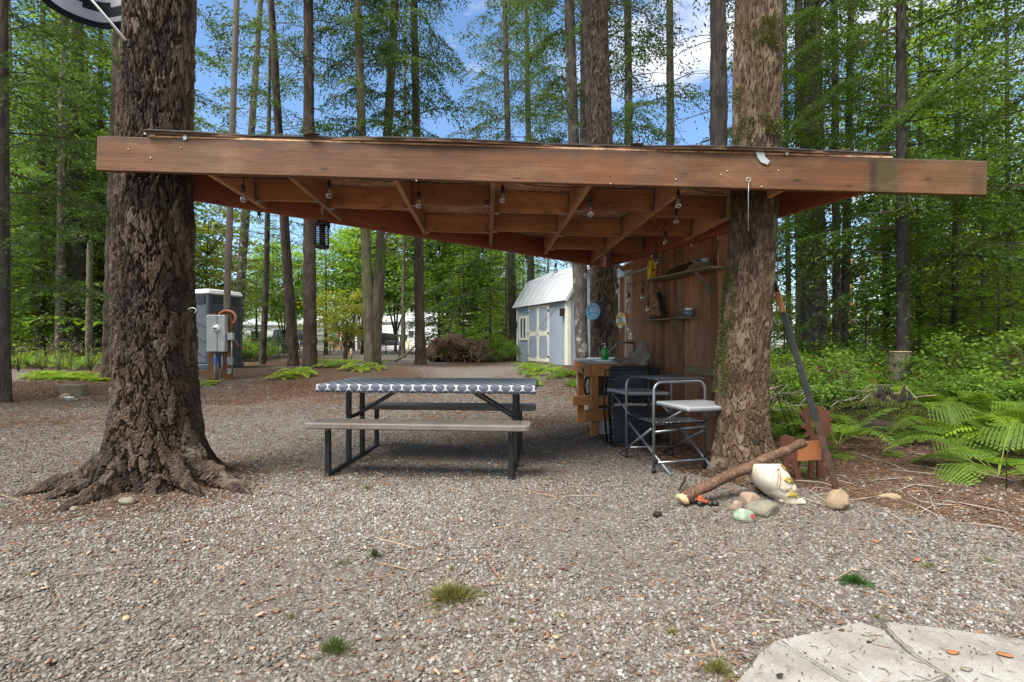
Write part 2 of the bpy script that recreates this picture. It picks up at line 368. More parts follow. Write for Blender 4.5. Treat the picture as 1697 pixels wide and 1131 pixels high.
M['plastic_brown'] = plain('bench_plastic', (.155,.135,.120), .5, var=.18, scale=5, bmp=.35, dirt=(.10,.085,.07))
M['steel'] = plain('grey_painted_tube', (.25,.27,.29), .35, .75, var=.2)
M['silver'] = plain('galvanised', (.46,.50,.52), .4, .5, var=.15, scale=8, dirt=(.36,.38,.38))
M['chrome'] = plain('chrome', (.7,.7,.7), .18, 1, var=.05, bmp=0)
M['tray'] = plain('grey_laminate', (.36,.38,.40), .35, .1, var=.1, dirt=(.28,.28,.27))
M['darkslat'] = plain('dark_slats', (.10,.11,.12), .4, .5, var=.2)
M['blackfab'] = plain('black_fabric', (.022,.026,.034), .8, var=.35, scale=5, bmp=.3)
M['black'] = plain('black_plastic', (.012,.012,.013), .45, var=.3)
M['white'] = plain('white_paint', (.78,.79,.78), .5, var=.06, scale=2)
M['whitewall'] = plain('white_siding', (.74,.76,.77), .6, var=.06, scale=1.2)
def concrete():
    m, n, l, b, o = newmat('weathered_concrete'); t = n.new('ShaderNodeTexCoord').outputs['Object']
    c = ramp(n, l, noise(n, l, t, 3.2, 8, .7), [(.3, (.13,.12,.10)), (.5, (.24,.23,.205)), (.7, (.33,.325,.30))])
    c = mixc(n, l, ramp(n, l, noise(n, l, mapping(n, l, t, (2.2,1.3,1), (0,0,.6)), 1, 9, .75, .8), [(.56,(0,0,0)),(.66,(1,1,1))]), c, (.50,.51,.51))
    sp = noise(n, l, t, 120, 3, .6); c = mixc(n, l, ramp(n, l, sp, [(.60,(0,0,0)),(.70,(1,1,1))]), c, (.09,.08,.065)); c = mixc(n, l, ramp(n, l, noise(n, l, t, 75, 3, .6), [(.62,(0,0,0)),(.70,(1,1,1))]), c, (.36,.34,.31))
    l.new(c, b.inputs['Base Color']); b.inputs['Roughness'].default_value = .92; bump(n, l, b, math_(n, l, 'ADD', noise(n, l, t, 60, 6, .75), math_(n, l, 'MULTIPLY', noise(n, l, t, 9, 5), 1.5)), .8, .008); return m
M['concrete'] = concrete()
M['concrete_d'] = plain('mossy_concrete', (.15,.145,.10), .9, var=.3, scale=9, bmp=.6)
M['rock_tan'] = plain('tan_rock', (.27,.20,.125), .85, var=.3, scale=11, bmp=.6, dirt=(.15,.10,.06))
M['rock_grey'] = plain('grey_rock', (.17,.155,.115), .8, var=.3, scale=14, bmp=.4)
M['rock_pink'] = plain('pinkish_rock', (.25,.175,.125), .85, var=.25, scale=11, bmp=.4)
M['blue_side'] = plain('blue_siding', (.30,.35,.41), .7, var=.08, scale=2.5, bmp=.2)
M['cream'] = plain('cream_trim', (.72,.68,.56), .6, var=.07)
M['roofwhite'] = plain('white_metal_roof', (.62,.65,.67), .35, .2, var=.07, scale=1.5)
M['glass'] = plain('dark_window_glass', (.05,.06,.07), .08, .0, var=.2, bmp=0)
M['potty'] = plain('slate_blue_plastic', (.040,.052,.066), .5, var=.1)
M['potty_l'] = plain('grey_blue_lit_plastic', (.085,.10,.115), .5, var=.12)  # lighter copy of the cabin plastic, brightness of the lit side in its colour
M['yellow'] = plain('yellow_paint', (.72,.48,.02), .5, var=.12)
M['bluedisc'] = plain('blue_enamel', (.04,.17,.29), .4, var=.15)
M['orange'] = plain('orange_plastic', (.36,.085,.03), .5, var=.3)
M['rust'] = plain('rusty_steel', (.14,.052,.022), .8, .15, var=.4, scale=9, bmp=.4)
M['rust_o'] = plain('orange_rust_panel', (.30,.11,.035), .75, .1, var=.22, scale=4, bmp=.3)
M['rust_d'] = plain('dark_rust_panel', (.11,.038,.018), .75, .1, var=.35, scale=6, bmp=.3)
M['darkgreen'] = plain('dark_green_paint', (.010,.015,.013), .6, var=.4, scale=7, dirt=(.03,.022,.014))
M['skull'] = plain('weathered_white_resin', (.52,.48,.39), .55, var=.16, scale=14, bmp=.25, dirt=(.28,.22,.14))
M['gold'] = plain('gold_paint', (.50,.38,.06), .35, .75, var=.2, scale=12)
M['soap'] = plain('green_soap', (.03,.30,.05), .15, var=.1, bmp=0)
M['driftwood'] = plain('bleached_driftwood', (.27,.23,.19), .9, var=.35, scale=12, bmp=.6)
M['rootwood'] = wood('root_wood', (.06,.035,.02), (.16,.10,.062), 0, .85, False, None, False, .3)
M['log'] = barkm('peeling_log_bark', [(.06,.032,.02),(.17,.09,.06),(.36,.24,.17)], bmp=.6, scale=1.6)
M['tan'] = plain('cut_wood', (.42,.29,.16), .8, var=.2, scale=12)
M['navycloth'] = plain('dark_teal_cloth', (.025,.040,.052), .85, var=.15, scale=3)
M['greycloth'] = plain('pale_grey_cloth', (.60,.61,.66), .85, var=.1, scale=3)
M['bluecloth'] = plain('blue_cloth', (.012,.055,.22), .8, var=.2, scale=3)
M['truckpaint'] = plain('black_car_paint', (.015,.016,.02), .2, var=.2, bmp=0)
M['redlamp'] = plain('red_tail_lamp', (.35,.01,.01), .25, var=.1, bmp=0)
M['hull'] = plain('boat_hull', (.09,.085,.09), .4, var=.2)
M['tancloth'] = plain('tan_planks', (.42,.25,.17), .7, var=.2)
M['terracotta'] = plain('orange_conduit', (.42,.13,.06), .5, var=.15)
M['bluefaucet'] = plain('blue_faucet', (.03,.12,.45), .4, var=.1)
M['bulbglass'] = None
def bulbglass():
    m, n, l, b, o = newmat('bulb_glass')
    b.inputs['Base Color'].default_value = (.92,.93,.93,1); b.inputs['Roughness'].default_value = .03
    g = n.new('ShaderNodeBsdfTransparent'); g.inputs[0].default_value = (.93,.94,.94,1)
    fr = n.new('ShaderNodeFresnel'); fr.inputs[0].default_value = 1.5
    gl = n.new('ShaderNodeBsdfGlossy'); gl.inputs['Roughness'].default_value = .05
    ms = n.new('ShaderNodeMixShader')
    f = math_(n, l, 'ADD', math_(n, l, 'MULTIPLY', fr.outputs[0], 1.3), .06, True)
    l.new(f, ms.inputs[0]); l.new(g.outputs[0], ms.inputs[1]); l.new(gl.outputs[0], ms.inputs[2]); l.new(ms.outputs[0], o.inputs[0]); return m
M['bulbglass'] = bulbglass()
def leafed(n_): return n_

def cloth(name, col):
    m, n, l, b, o = newmat(name); b.inputs['Base Color'].default_value = c4(col); b.inputs['Roughness'].default_value = .85
    tr = n.new('ShaderNodeBsdfTranslucent'); tr.inputs[0].default_value = c4(col); ms = n.new('ShaderNodeMixShader'); ms.inputs[0].default_value = .5
    bump(n, l, b, noise(n, l, n.new('ShaderNodeTexCoord').outputs['Object'], 14, 4), .3, .01)
    l.new(b.outputs[0], ms.inputs[1]); l.new(tr.outputs[0], ms.inputs[2]); l.new(ms.outputs[0], o.inputs[0]); return m
M['navycloth'] = cloth('dark_teal_cloth', (.03,.05,.065)); M['greycloth'] = cloth('pale_grey_cloth', (.66,.67,.72)); M['bluecloth'] = cloth('blue_cloth', (.015,.09,.38))
M['pole_wood'] = plain('weathered_pole_wood', (.13,.11,.09), .9, var=.35, scale=5, bmp=.4)
M['edge'] = wood('weathered_deck_edge', (.055,.032,.02), (.19,.11,.065), 0, .85, False, (.04,.03,.022), False, .1)
M['rust_pole'] = plain('rust_brown_post', (.060,.028,.016), .8, var=.5, scale=9, bmp=.4)
M['post_wood'] = wood('brown_post_wood', (.08,.036,.017), (.19,.095,.045), 2, .7, True, None, False, .1)
# ------------------------------------------------------------------ ground
def litter_np(x, y):
    """0 = gravel, 1 = brown needle litter"""
    x = np.asarray(x, float); y = np.asarray(y, float)
    w = .35*np.sin(x*1.3+2)+.25*np.sin(x*2.9+y*1.7)+.18*np.sin(y*4.3-x*2.2)+.12*np.sin(x*7.1+y*5.3)
    far = sm(8.6, 10.2, y+w*1.2)*(1-.55*np.exp(-((x-.2)/3.2)**2)*(1-sm(14,20,y)))
    s = (y-4.05)+(x-1.2)*.745
    right = sm(-.05, .45, s+w*.45)*sm(1.15, 1.5, x+w*.1)
    bh = sm(1.5, 2.2, x+w*.2)*sm(5.0, 5.6, y)
    tl = .95*np.exp(-(((x-TREE_L[0])**2+(y-TREE_L[1]+.1)**2)/.80)**2)
    drive = np.maximum((1-sm(.085*y, .085*y+1.2, np.abs(x+.245*y)))*sm(15, 19, y), (1-sm(.26*y,.30*y,np.abs(x+.30*y)))*sm(27,30,y)*(1-sm(60,70,y)))
    base = .27+.19*np.sin(x*.9+1.1)*np.sin(y*1.1+.4)+.12*np.sin(x*2.3+y)*np.sin(y*2.9-x*1.4)
    far = far*(.66+.34*np.sin(x*.7+y*.5+1)*np.sin(y*.8-x*.3))
    L = np.maximum.reduce([far, right, bh, tl, base])
    return np.clip(L*(1-.85*drive), 0, 1)
def axis(lo, hi, dlo, fine_to):
    a = [lo]
    while a[-1] < hi: a.append(a[-1]+(dlo if a[-1] < fine_to else max(dlo, (a[-1]-fine_to)*.07+dlo)))
    return a
ys = np.array(axis(-12, 0, 1.2, 0)[:-1]+axis(0, 900, .06, 11))
xp = axis(0, 900, .07, 6); xs = np.array([-a for a in xp[::-1]][:-1]+xp)
X, Y = np.meshgrid(xs, ys); Z = terr(X, Y)
rng = np.random.RandomState(3)
near = (np.abs(X) < 9) & (Y < 16)
Z = Z + np.where(near, rng.normal(0, .0022, X.shape), 0)
nx, ny = len(xs), len(ys); idx = np.arange(nx*ny).reshape(ny, nx)
F = np.stack([idx[:-1,:-1], idx[:-1,1:], idx[1:,1:], idx[1:,:-1]], -1).reshape(-1, 4)
def groundmat():
    m, n, l, b, o = newmat('gravel_and_litter')
    t = n.new('ShaderNodeTexCoord').outputs['Object']
    a = n.new('ShaderNodeAttribute'); a.attribute_name = 'litter'
    tw = n.new('ShaderNodeVectorMath'); tw.operation = 'ADD'; l.new(t, tw.inputs[0])
    def stones(sc):
        v = n.new('ShaderNodeTexVoronoi'); v.inputs['Scale'].default_value = sc; l.new(t, v.inputs['Vector'])
        s = n.new('ShaderNodeSeparateColor'); l.new(v.outputs['Color'], s.inputs[0])
        return s.outputs[0], v.outputs['Distance'], s.outputs[1]
    s1, d1, r1 = stones(62); s2, d2, r2 = stones(120)
    gc = ramp(n, l, s1, [(0, (.065,.058,.05)), (.3, (.11,.100,.086)), (.6, (.165,.153,.135)), (.85, (.235,.226,.207)), (1, (.37,.36,.34))])
    gc2 = ramp(n, l, s2, [(0, (.06,.052,.045)), (.5, (.165,.15,.132)), (1, (.30,.285,.265))])
    gc = mixc(n, l, .4, gc, gc2)
    gap = ramp(n, l, d1, [(.35, (0,0,0)), (.62, (1,1,1))])
    gc = mixc(n, l, math_(n, l, 'MULTIPLY', gap, .55), gc, (.065,.050,.038))
    big = noise(n, l, t, .8, 6, .62)
    gc = mixc(n, l, math_(n, l, 'MULTIPLY', ramp(n, l, big, [(.42,(0,0,0)),(.68,(1,1,1))]), .5), gc, (.155,.115,.082))
    lc = ramp(n, l, noise(n, l, mapping(n, l, t, (60, 60, 60)), 1, 6, .75, 1.2), [(.3, (.025,.014,.009)), (.5, (.075,.043,.027)), (.66, (.15,.088,.054)), (.8, (.25,.17,.115))])
    lc = mixc(n, l, math_(n, l, 'MULTIPLY', ramp(n, l, noise(n, l, t, 2.3, 5, .6), [(.4,(0,0,0)),(.7,(1,1,1))]), .5), lc, (.085,.062,.046))
    thr = math_(n, l, 'ADD', a.outputs['Fac'], math_(n, l, 'MULTIPLY', math_(n, l, 'SUBTRACT', noise(n, l, t, 9, 8, .8), .5), 1.3))
    lf = ramp(n, l, thr, [(.42, (0,0,0)), (.6, (1,1,1))])
    c = mixc(n, l, lf, gc, lc)
    l.new(c, b.inputs['Base Color']); b.inputs['Roughness'].default_value = .95; b.inputs['Specular IOR Level'].default_value = .2
    h = math_(n, l, 'SUBTRACT', 1.0, d1); h2 = math_(n, l, 'MULTIPLY', noise(n, l, t, 160, 5, .7), .6)
    bump(n, l, b, math_(n, l, 'ADD', h, h2), .9, .012)
    return m
gm = npmesh('ground', np.stack([X, Y, Z], -1).reshape(-1, 3), F, groundmat(), {'litter': litter_np(X, Y).ravel()})
tag(link('ground', gm), kind='structure')

# ------------------------------------------------------------------ loose stones and needles: geometry nodes on seeded points
def inst_attr_mat(name, stops, rough=.8):
    m, n, l, b, o = newmat(name)
    a = n.new('ShaderNodeAttribute'); a.attribute_type = 'INSTANCER'; a.attribute_name = 'tint'
    c = ramp(n, l, a.outputs['Fac'], stops)
    f = noise(n, l, n.new('ShaderNodeTexCoord').outputs['Object'], 1.5, 4)
    c = mixc(n, l, math_(n, l, 'MULTIPLY', f, .35), c, (.14,.12,.10))
    l.new(c, b.inputs['Base Color']); b.inputs['Roughness'].default_value = rough; b.inputs['Specular IOR Level'].default_value = .3
    return m
def scatter(name, P, scale, rot, tint, pick, nvar, shape, material, nsub=2):
    me = bpy.data.meshes.new(name); me.vertices.add(len(P)); me.vertices.foreach_set('co', np.asarray(P, np.float32).ravel())
    for nm, ty, arr, key in (('iscale', 'FLOAT_VECTOR', scale, 'vector'), ('irot', 'FLOAT_VECTOR', rot, 'vector'), ('tint', 'FLOAT', tint, 'value')):
        a = me.attributes.new(nm, ty, 'POINT'); a.data.foreach_set(key, np.asarray(arr, np.float32).ravel())
    a = me.attributes.new('pick', 'INT', 'POINT'); a.data.foreach_set('value', np.asarray(pick, np.int32))
    me.update(); ob = link(name, me); tag(ob, kind='stuff')
    g = bpy.data.node_groups.new(name+'_nodes', 'GeometryNodeTree')
    g.interface.new_socket('Geometry', in_out='INPUT', socket_type='NodeSocketGeometry'); g.interface.new_socket('Geometry', in_out='OUTPUT', socket_type='NodeSocketGeometry')
    N, L = g.nodes, g.links; gi = N.new('NodeGroupInput'); go = N.new('NodeGroupOutput')
    g2i = N.new('GeometryNodeGeometryToInstance')
    for k in range(nvar):
        ico = N.new('GeometryNodeMeshIcoSphere'); ico.inputs['Subdivisions'].default_value = nsub; ico.inputs['Radius'].default_value = 1
        pos = N.new('GeometryNodeInputPosition'); nzz = N.new('ShaderNodeTexNoise'); nzz.inputs['Scale'].default_value = shape; nzz.inputs['Detail'].default_value = 0
        ad = N.new('ShaderNodeVectorMath'); ad.operation = 'ADD'; ad.inputs[1].default_value = (k*7.3, k*3.1, k*5.7)
        L.new(pos.outputs[0], ad.inputs[0]); L.new(ad.outputs[0], nzz.inputs['Vector'])
        mu = N.new('ShaderNodeMath'); mu.operation = 'MULTIPLY_ADD'; mu.inputs[1].default_value = 1.5; mu.inputs[2].default_value = .25
        L.new(nzz.outputs[0], mu.inputs[0])
        sc = N.new('ShaderNodeVectorMath'); sc.operation = 'SCALE'; L.new(pos.outputs[0], sc.inputs[0]); L.new(mu.outputs[0], sc.inputs['Scale'])
        sp = N.new('GeometryNodeSetPosition'); L.new(ico.outputs[0], sp.inputs[0]); L.new(sc.outputs[0], sp.inputs['Position'])
        sh = N.new('GeometryNodeSetShadeSmooth'); L.new(sp.outputs[0], sh.inputs[0]); sh.inputs['Shade Smooth'].default_value = nsub > 1
        mt = N.new('GeometryNodeSetMaterial'); mt.inputs['Material'].default_value = material; L.new(sh.outputs[0], mt.inputs[0])
        L.new(mt.outputs[0], g2i.inputs[0])
    m2p = N.new('GeometryNodeMeshToPoints'); L.new(gi.outputs[0], m2p.inputs[0])
    iop = N.new('GeometryNodeInstanceOnPoints'); L.new(m2p.outputs[0], iop.inputs['Points']); L.new(g2i.outputs[0], iop.inputs['Instance'])
    iop.inputs['Pick Instance'].default_value = True
    def na(nm, ty):
        q = N.new('GeometryNodeInputNamedAttribute'); q.data_type = ty; q.inputs[0].default_value = nm; return q.outputs[0]
    L.new(na('pick', 'INT'), iop.inputs['Instance Index']); L.new(na('irot', 'FLOAT_VECTOR'), iop.inputs['Rotation']); L.new(na('iscale', 'FLOAT_VECTOR'), iop.inputs['Scale'])
    L.new(iop.outputs[0], go.inputs[0])
    md = ob.modifiers.new('nodes', 'NODES'); md.node_group = g
    return ob
def sample_ground(n, y0, y1, seed, spread=1.06, xr=None):
    r = np.random.RandomState(seed)
    y = np.sqrt(r.uniform(y0*y0, y1*y1, n)); x = r.uniform(-1, 1, n)*y*spread
    return x, y, r
SLAB_X0 = .75
def on_slab(x, y): return (y < 2.12-.02*x) & (x > .92+(2.12-y)*(-.25)) & (y > 0) & (x*-.35+y < 1.75)
def stones(name, n, y0, y1, seed, rmin, rmax, dens):
    x, y, r = sample_ground(n, y0, y1, seed)
    keep = r.uniform(0, 1, n) < (1-dens*litter_np(x, y)); pt = np.sin(x*1.9+.7)*np.sin(y*2.3+x*.8+.3)+.6*np.sin(x*4.7-y*3.1)*np.sin(y*5.3+1.2)+.8*np.exp(-(((x-.25)/.35)**2+((y-2.55)/.22)**2)); keep &= r.uniform(0, 1, n) < 1-.88*sm(.2, .95, pt); keep &= (y < 10.2)
    x, y = x[keep], y[keep]; k = len(x)
    rad = rmin+(rmax-rmin)*r.uniform(0, 1, k)**2.2
    z = terr(x, y)+rad*.25
    sc = np.stack([rad*r.uniform(.75,1.35,k), rad*r.uniform(.7,1.1,k), rad*r.uniform(.4,.8,k)], -1)
    rot = np.stack([r.normal(0,.35,k), r.normal(0,.35,k), r.uniform(0,6.28,k)], -1)
    tint = np.clip(r.beta(2.2, 2.2, k)+.12*np.sin(x*1.1)*np.sin(y*1.3), 0, 1)
    return scatter(name, np.stack([x,y,z],-1), sc, rot, tint*.93, r.randint(0,5,k), 5, 1.1, gravel_mat, 2)
gravel_mat = inst_attr_mat('pebble', [(0,(.035,.034,.032)),(.2,(.082,.073,.062)),(.42,(.148,.134,.116)),(.54,(.195,.181,.160)),(.60,(.13,.086,.056)),(.66,(.205,.195,.178)),(.86,(.305,.296,.275)),(1,(.52,.515,.50))])
stones('gravel', 165000, 1.45, 4.2, 11, .0028, .0098, .85)
stones('gravel', 130000, 4.2, 10.2, 12, .0040, .0112, .85)
lit_mat = inst_attr_mat('dry_needle', [(0,(.04,.021,.013)),(.35,(.105,.052,.028)),(.7,(.19,.095,.05)),(.9,(.31,.21,.13)),(1,(.42,.35,.26))], .7)
def litter(name, n, y0, y1, seed, kind):
    x, y, r = sample_ground(n, y0, y1, seed)
    keep = r.uniform(0, 1, n) < np.clip(litter_np(x, y)*1.0+.03, 0, 1); x, y = x[keep], y[keep]; k = len(x)
    z = terr(x, y)+.007
    if kind == 0:
        L = r.uniform(.012,.035,k)*(1+.12*y); sc = np.stack([L, .0011*(1+.18*y)*np.ones(k), .0011*np.ones(k)*(1+.1*y)], -1)
    elif kind == 1:
        L = r.uniform(.004,.014,k)*(1+.06*y); sc = np.stack([L, L*r.uniform(.4,.9,k), L*.22], -1)
    else:
        L = r.uniform(.05,.22,k); sc = np.stack([L, .0028*np.ones(k)*r.uniform(.6,1.5,k), .0028*np.ones(k)], -1)
    rot = np.stack([r.normal(0,.2,k), r.normal(0,.22,k), r.uniform(0,6.28,k)], -1)
    return scatter(name, np.stack([x,y,z],-1), sc, rot, r.beta(2,2,k) if kind < 2 else r.uniform(.5,1,k), r.randint(0,4,k), 4, .9, lit_mat, 1)
litter('fallen_needles', 110000, 1.45, 12, 21, 0)
litter('bark_flakes', 60000, 1.45, 12, 22, 1)
litter('fallen_twigs', 1500, 1.45, 12, 23, 2)

rs_ = np.random.RandomState(41); k = 420          # grit, needles and a few stones lying on the concrete slabs
xx = rs_.uniform(.75, 2.4, k); yy = rs_.uniform(1.45, 2.0, k); kp = (yy < 1.93-.18*np.maximum(0, .9-xx)*4) & (yy > 1.45)
xx, yy = xx[kp], yy[kp]; k = len(xx); Ln = np.where(rs_.uniform(0,1,k) < .5, rs_.uniform(.010,.03,k), rs_.uniform(.002,.006,k)); th_ = np.where(Ln > .01, .0010, Ln*.6)
scatter('slab_litter', np.stack([xx, yy, np.full(k, .0462)], -1), np.stack([Ln, th_, th_], -1), np.stack([np.zeros(k), rs_.normal(0,.05,k), rs_.uniform(0,6.28,k)], -1), rs_.beta(2,2,k)*.8, rs_.randint(0,4,k), 4, .9, lit_mat, 1)
# ------------------------------------------------------------------ trunks
def plates(th, z, nth, hz, seed):
    """cracked-plate height field on (theta, z): returns edge distance and plate id in 0..1"""
    r = np.random.RandomState(seed)
    NZ = int(np.max(z)/hz)+6
    jx = r.uniform(.08,.92,(NZ, nth)); jz = r.uniform(.08,.92,(NZ, nth)); pid = r.uniform(0,1,(NZ, nth))
    u = th/(2*PI)*nth + .40*np.sin(z*4+th*3)+.22*np.sin(z*13+th*6)+.13*np.sin(z*37+th*17+2*np.sin(z*11))+.06*np.sin(z*97+th*29); w = z/hz+2 + .35*np.sin(th*9+z*3)+.20*np.sin(th*23-z*17)+.10*np.sin(th*51+z*61)
    iu = np.floor(u).astype(int); iw = np.floor(w).astype(int)
    f1 = np.full(u.shape, 9.); f2 = np.full(u.shape, 9.); ids = np.zeros(u.shape)
    for dz in (-1,0,1):
        for dx in (-1,0,1):
            cz = np.clip(iw+dz, 0, NZ-1); cx = (iu+dx) % nth
            d = np.hypot(iu+dx+jx[cz,cx]-u, iw+dz+jz[cz,cx]-w)
            m = d < f1
            f2 = np.where(m, f1, np.minimum(f2, d)); ids = np.where(m, pid[cz,cx], ids); f1 = np.where(m, d, f1)
    return f2-f1, ids
def trunk(name, path, radii, nseg, nz, amp, mat, parent=None, nth=12, hz=.09, seed=1, roots=None, zfine=1.0, origin=None, smooth=True):
    """path: list of (x,y,z); radii at each; z spacing denser near the ground when zfine>1"""
    P = np.array([tuple(p) for p in path], float); R = np.array(radii, float)
    s = np.concatenate([[0], np.cumsum(np.linalg.norm(np.diff(P, axis=0), axis=1))])
    tt = np.linspace(0, 1, nz)**zfine*s[-1]
    C = np.stack([np.interp(tt, s, P[:,i]) for i in range(3)], -1)
    if len(P) > 2:
        k = max(1, nz//14); ker = np.ones(2*k+1)/(2*k+1)
        for i in range(2):
            pad = np.pad(C[:,i], k, mode='edge'); C[:,i] = np.convolve(pad, ker, 'valid')
    rr = np.interp(tt, s, R)
    th = np.linspace(0, 2*PI, nseg, endpoint=False)
    TH, ZZ = np.meshgrid(th, tt); RR = np.repeat(rr[:,None], nseg, 1)
    e, ids = plates(TH, ZZ, nth, hz, seed)
    e2, id2 = plates(TH, ZZ, nth*2+1, hz*.5, seed+5)
    d = sm(.03, .15, e)*(.50+.50*ids) + .30*sm(.02,.12,e2)*(.3+.7*id2) + .12*np.sin(TH*5+ZZ*2+seed)+.10*np.sin(TH*3-ZZ*1.3)
    rngl = np.random.RandomState(seed+9); d = d + rngl.normal(0,.05,d.shape)
    RR = RR + amp*(d-.9)
    if roots:
        hr = roots['h']
        for (ang, A, wdt) in roots['arms']:
            da = (TH-ang+.10*np.sin(ZZ*9+ang)+PI) % (2*PI)-PI
            ext = A*np.clip(1-np.sqrt(np.clip(ZZ/hr, 0, 1)), 0, 1)**1.25
            RR = RR + ext*np.exp(-(da/(wdt*(1+.9*ZZ/hr)))**2)
        RR = RR*(1+roots.get('flare', .2)*np.exp(-ZZ/(hr*.45)))
    else: RR = RR*(1+.28*np.exp(-ZZ/.22))
    XX = C[:,0][:,None]+RR*np.cos(TH); YY = C[:,1][:,None]+RR*np.sin(TH); Z3 = np.repeat(C[:,2][:,None], nseg, 1)
    V = np.stack([XX, YY, Z3], -1).reshape(-1, 3)
    if origin is None: origin = path[0]
    V = V-np.array(tuple(origin))
    ix = np.arange(nz*nseg).reshape(nz, nseg); nx_ = np.roll(ix, -1, axis=1)
    Fq = np.stack([ix[:-1], nx_[:-1], nx_[1:], ix[1:]], -1).reshape(-1, 4)
    top = len(V); V = np.vstack([V, (C[-1]-np.array(tuple(origin)))[None]])
    capf = np.stack([ix[-1], nx_[-1], np.full(nseg, top), np.full(nseg, top)], -1)
    me = npmesh(name, V, Fq, mat, {'tint': np.concatenate([(.7*ids+.3*id2).ravel(), [.5]])}, smooth)
    return link(name, me, parent, Vector(tuple(origin)))

# ------------------------------------------------------------------ foliage
def quads(P, D, Sd, L, Wd, fold=.0, N=None):
    n = len(P); L = L[:,None]; Wd = Wd[:,None]
    a = P; b = P+D*L*.45+Sd*Wd*.5; c = P+D*L; d = P+D*L*.45-Sd*Wd*.5
    V = np.stack([a,b,c,d],1).reshape(-1,3); F = np.arange(4*n).reshape(n,4); return V, F
def unit(a): return a/np.maximum(np.linalg.norm(a, axis=-1, keepdims=True), 1e-6)
def tubes_np(segs, n=3):
    V=[]; F=[]; b=0
    for (p, q, r0, r1) in segs:
        p=np.array(p); q=np.array(q); t=unit((q-p)[None])[0]; a=np.cross(t,[.3,.2,.93]); a/=max(np.linalg.norm(a),1e-6); c=np.cross(t,a)
        for (o,r) in ((p,r0),(q,r1)):
            for k in range(n):
                an=2*PI*k/n; V.append(o+(a*math.cos(an)+c*math.sin(an))*r)
        for k in range(n): F.append((b+k, b+(k+1)%n, b+n+(k+1)%n, b+n+k))
        b+=2*n
    return np.array(V), np.array(F)
def crown_mesh(name, seed, z0, z1, R, nb, dens, leaf, mat, droop=.35, pw=.8, hang=.5, tw=.36, rmin=.25, profile='cone', bare=0, wob=.35, step=None, tubr=.012):
    """conifer crown: whorled drooping limbs, side twigs, needle sprays; origin on the trunk axis at the ground"""
    r = np.random.RandomState(seed); Ps=[];Ds=[];Ss=[];Ls=[];Ws=[];Ts=[]; segs=[]
    for i in range(nb+bare):
        dead = i >= nb
        fr = (i+r.uniform(0,1))/nb if not dead else r.uniform(-.25,.5)
        z = z0+(z1-z0)*fr; z = max(z, .4)
        if profile == 'cone': Lb = R*max(.08,(1-fr))**pw
        else: Lb = R*(math.sin(PI*min(1,max(0,.15+.85*fr)))**.6+.1)
        Lb = max(rmin, Lb*r.uniform(1-wob,1+wob*.4))
        if dead: Lb = R*r.uniform(.3,.6)
        az = i*2.39996+r.uniform(-.5,.5); dx = np.array([math.cos(az), math.sin(az), 0]); sd = np.array([-dx[1], dx[0], 0])
        dr = droop*r.uniform(.6,1.4); up = r.uniform(.1,.35) if not dead else r.uniform(-.1,.3); curve = r.uniform(-.18,.18)
        def bp(t): return np.array([0,0,z])+dx*Lb*t+sd*curve*Lb*t*t+np.array([0,0,1])*(up*Lb*t-dr*Lb*t*t)
        ns = 5
        for k in range(ns): segs.append((bp(k/ns), bp((k+1)/ns), tubr*Lb*.45*(1-k/ns)+.004, tubr*Lb*.45*(1-(k+1)/ns)+.003))
        if dead:
            for k in range(3):
                t=r.uniform(.3,.9); q=bp(t); segs.append((q, q+(sd*r.choice([-1,1])*.5+dx*.5+np.array([0,0,r.uniform(-.4,.1)]))*Lb*.3, .006,.003))
            continue
        n = max(3, int(Lb/leaf[0]*dens))
        t0 = r.uniform(.12,.28)
        tt = np.sort(r.uniform(t0, 1.0, n)); tt[-1]=1
        Bp = np.array([bp(t) for t in tt]); side = np.where(np.arange(n)%2==0, 1., -1.)
        tl = (tw*Lb*(1.02-tt)+.10*Lb*.5+leaf[0]*.8)*r.uniform(.6,1.2,n)*np.minimum(1,.45+tt*1.4)
        ax = dx+sd*curve*2*0
        TD = unit(ax[None]*r.uniform(.45,.9,n)[:,None]+sd[None]*side[:,None]*r.uniform(.7,1.,n)[:,None]+np.array([0,0,1])*r.uniform(-.25,.1,n)[:,None])
        m = np.maximum(2, (tl/(leaf[0]*(step or .38))).astype(int))
        rep = np.repeat(np.arange(n), m); kk = np.concatenate([np.arange(q) for q in m]); s = (kk+.5)/m[rep]
        dist = s*tl[rep]
        P = Bp[rep]+TD[rep]*dist[:,None]+np.array([0,0,-1])*(hang*dist*dist/ max(tw*Lb,.2))[:,None]+r.normal(0,.018,(len(rep),3))
        alt = np.where(kk%2==0,1.,-1.)
        tsd = unit(np.cross(TD[rep], [0,0,1.]))
        D = unit(TD[rep]*.75+tsd*alt[:,None]*.65+np.array([0,0,-1])*r.uniform(-.15,.75*hang+.15,len(rep))[:,None]+r.normal(0,.15,(len(rep),3)))
        Sd = unit(np.cross(D, unit(np.array([0,0,1.])+r.normal(0,.45,(len(rep),3)))))
        Ps.append(P);Ds.append(D);Ss.append(Sd);Ls.append(leaf[0]*r.uniform(.6,1.3,len(rep))*(1-.25*s));Ws.append(leaf[1]*r.uniform(.6,1.3,len(rep)))
        Ts.append(np.clip(r.normal(.5,.22)+r.normal(0,.14,len(rep))+.25*(s-.5),0,1))
    V,F = quads(np.vstack(Ps),np.vstack(Ds),np.vstack(Ss),np.concatenate(Ls),np.concatenate(Ws))
    T = np.repeat(np.concatenate(Ts),4); nl=len(F)
    V2,F2 = tubes_np(segs); F2 = F2+len(V); V = np.vstack([V,V2]); F=np.vstack([F,F2]); T=np.concatenate([T,np.full(len(V2),.5)])
    return npmesh(name, V, F, [mat, M['twig']], {'tint':T}, False, np.concatenate([np.zeros(nl),np.ones(len(F2))]))
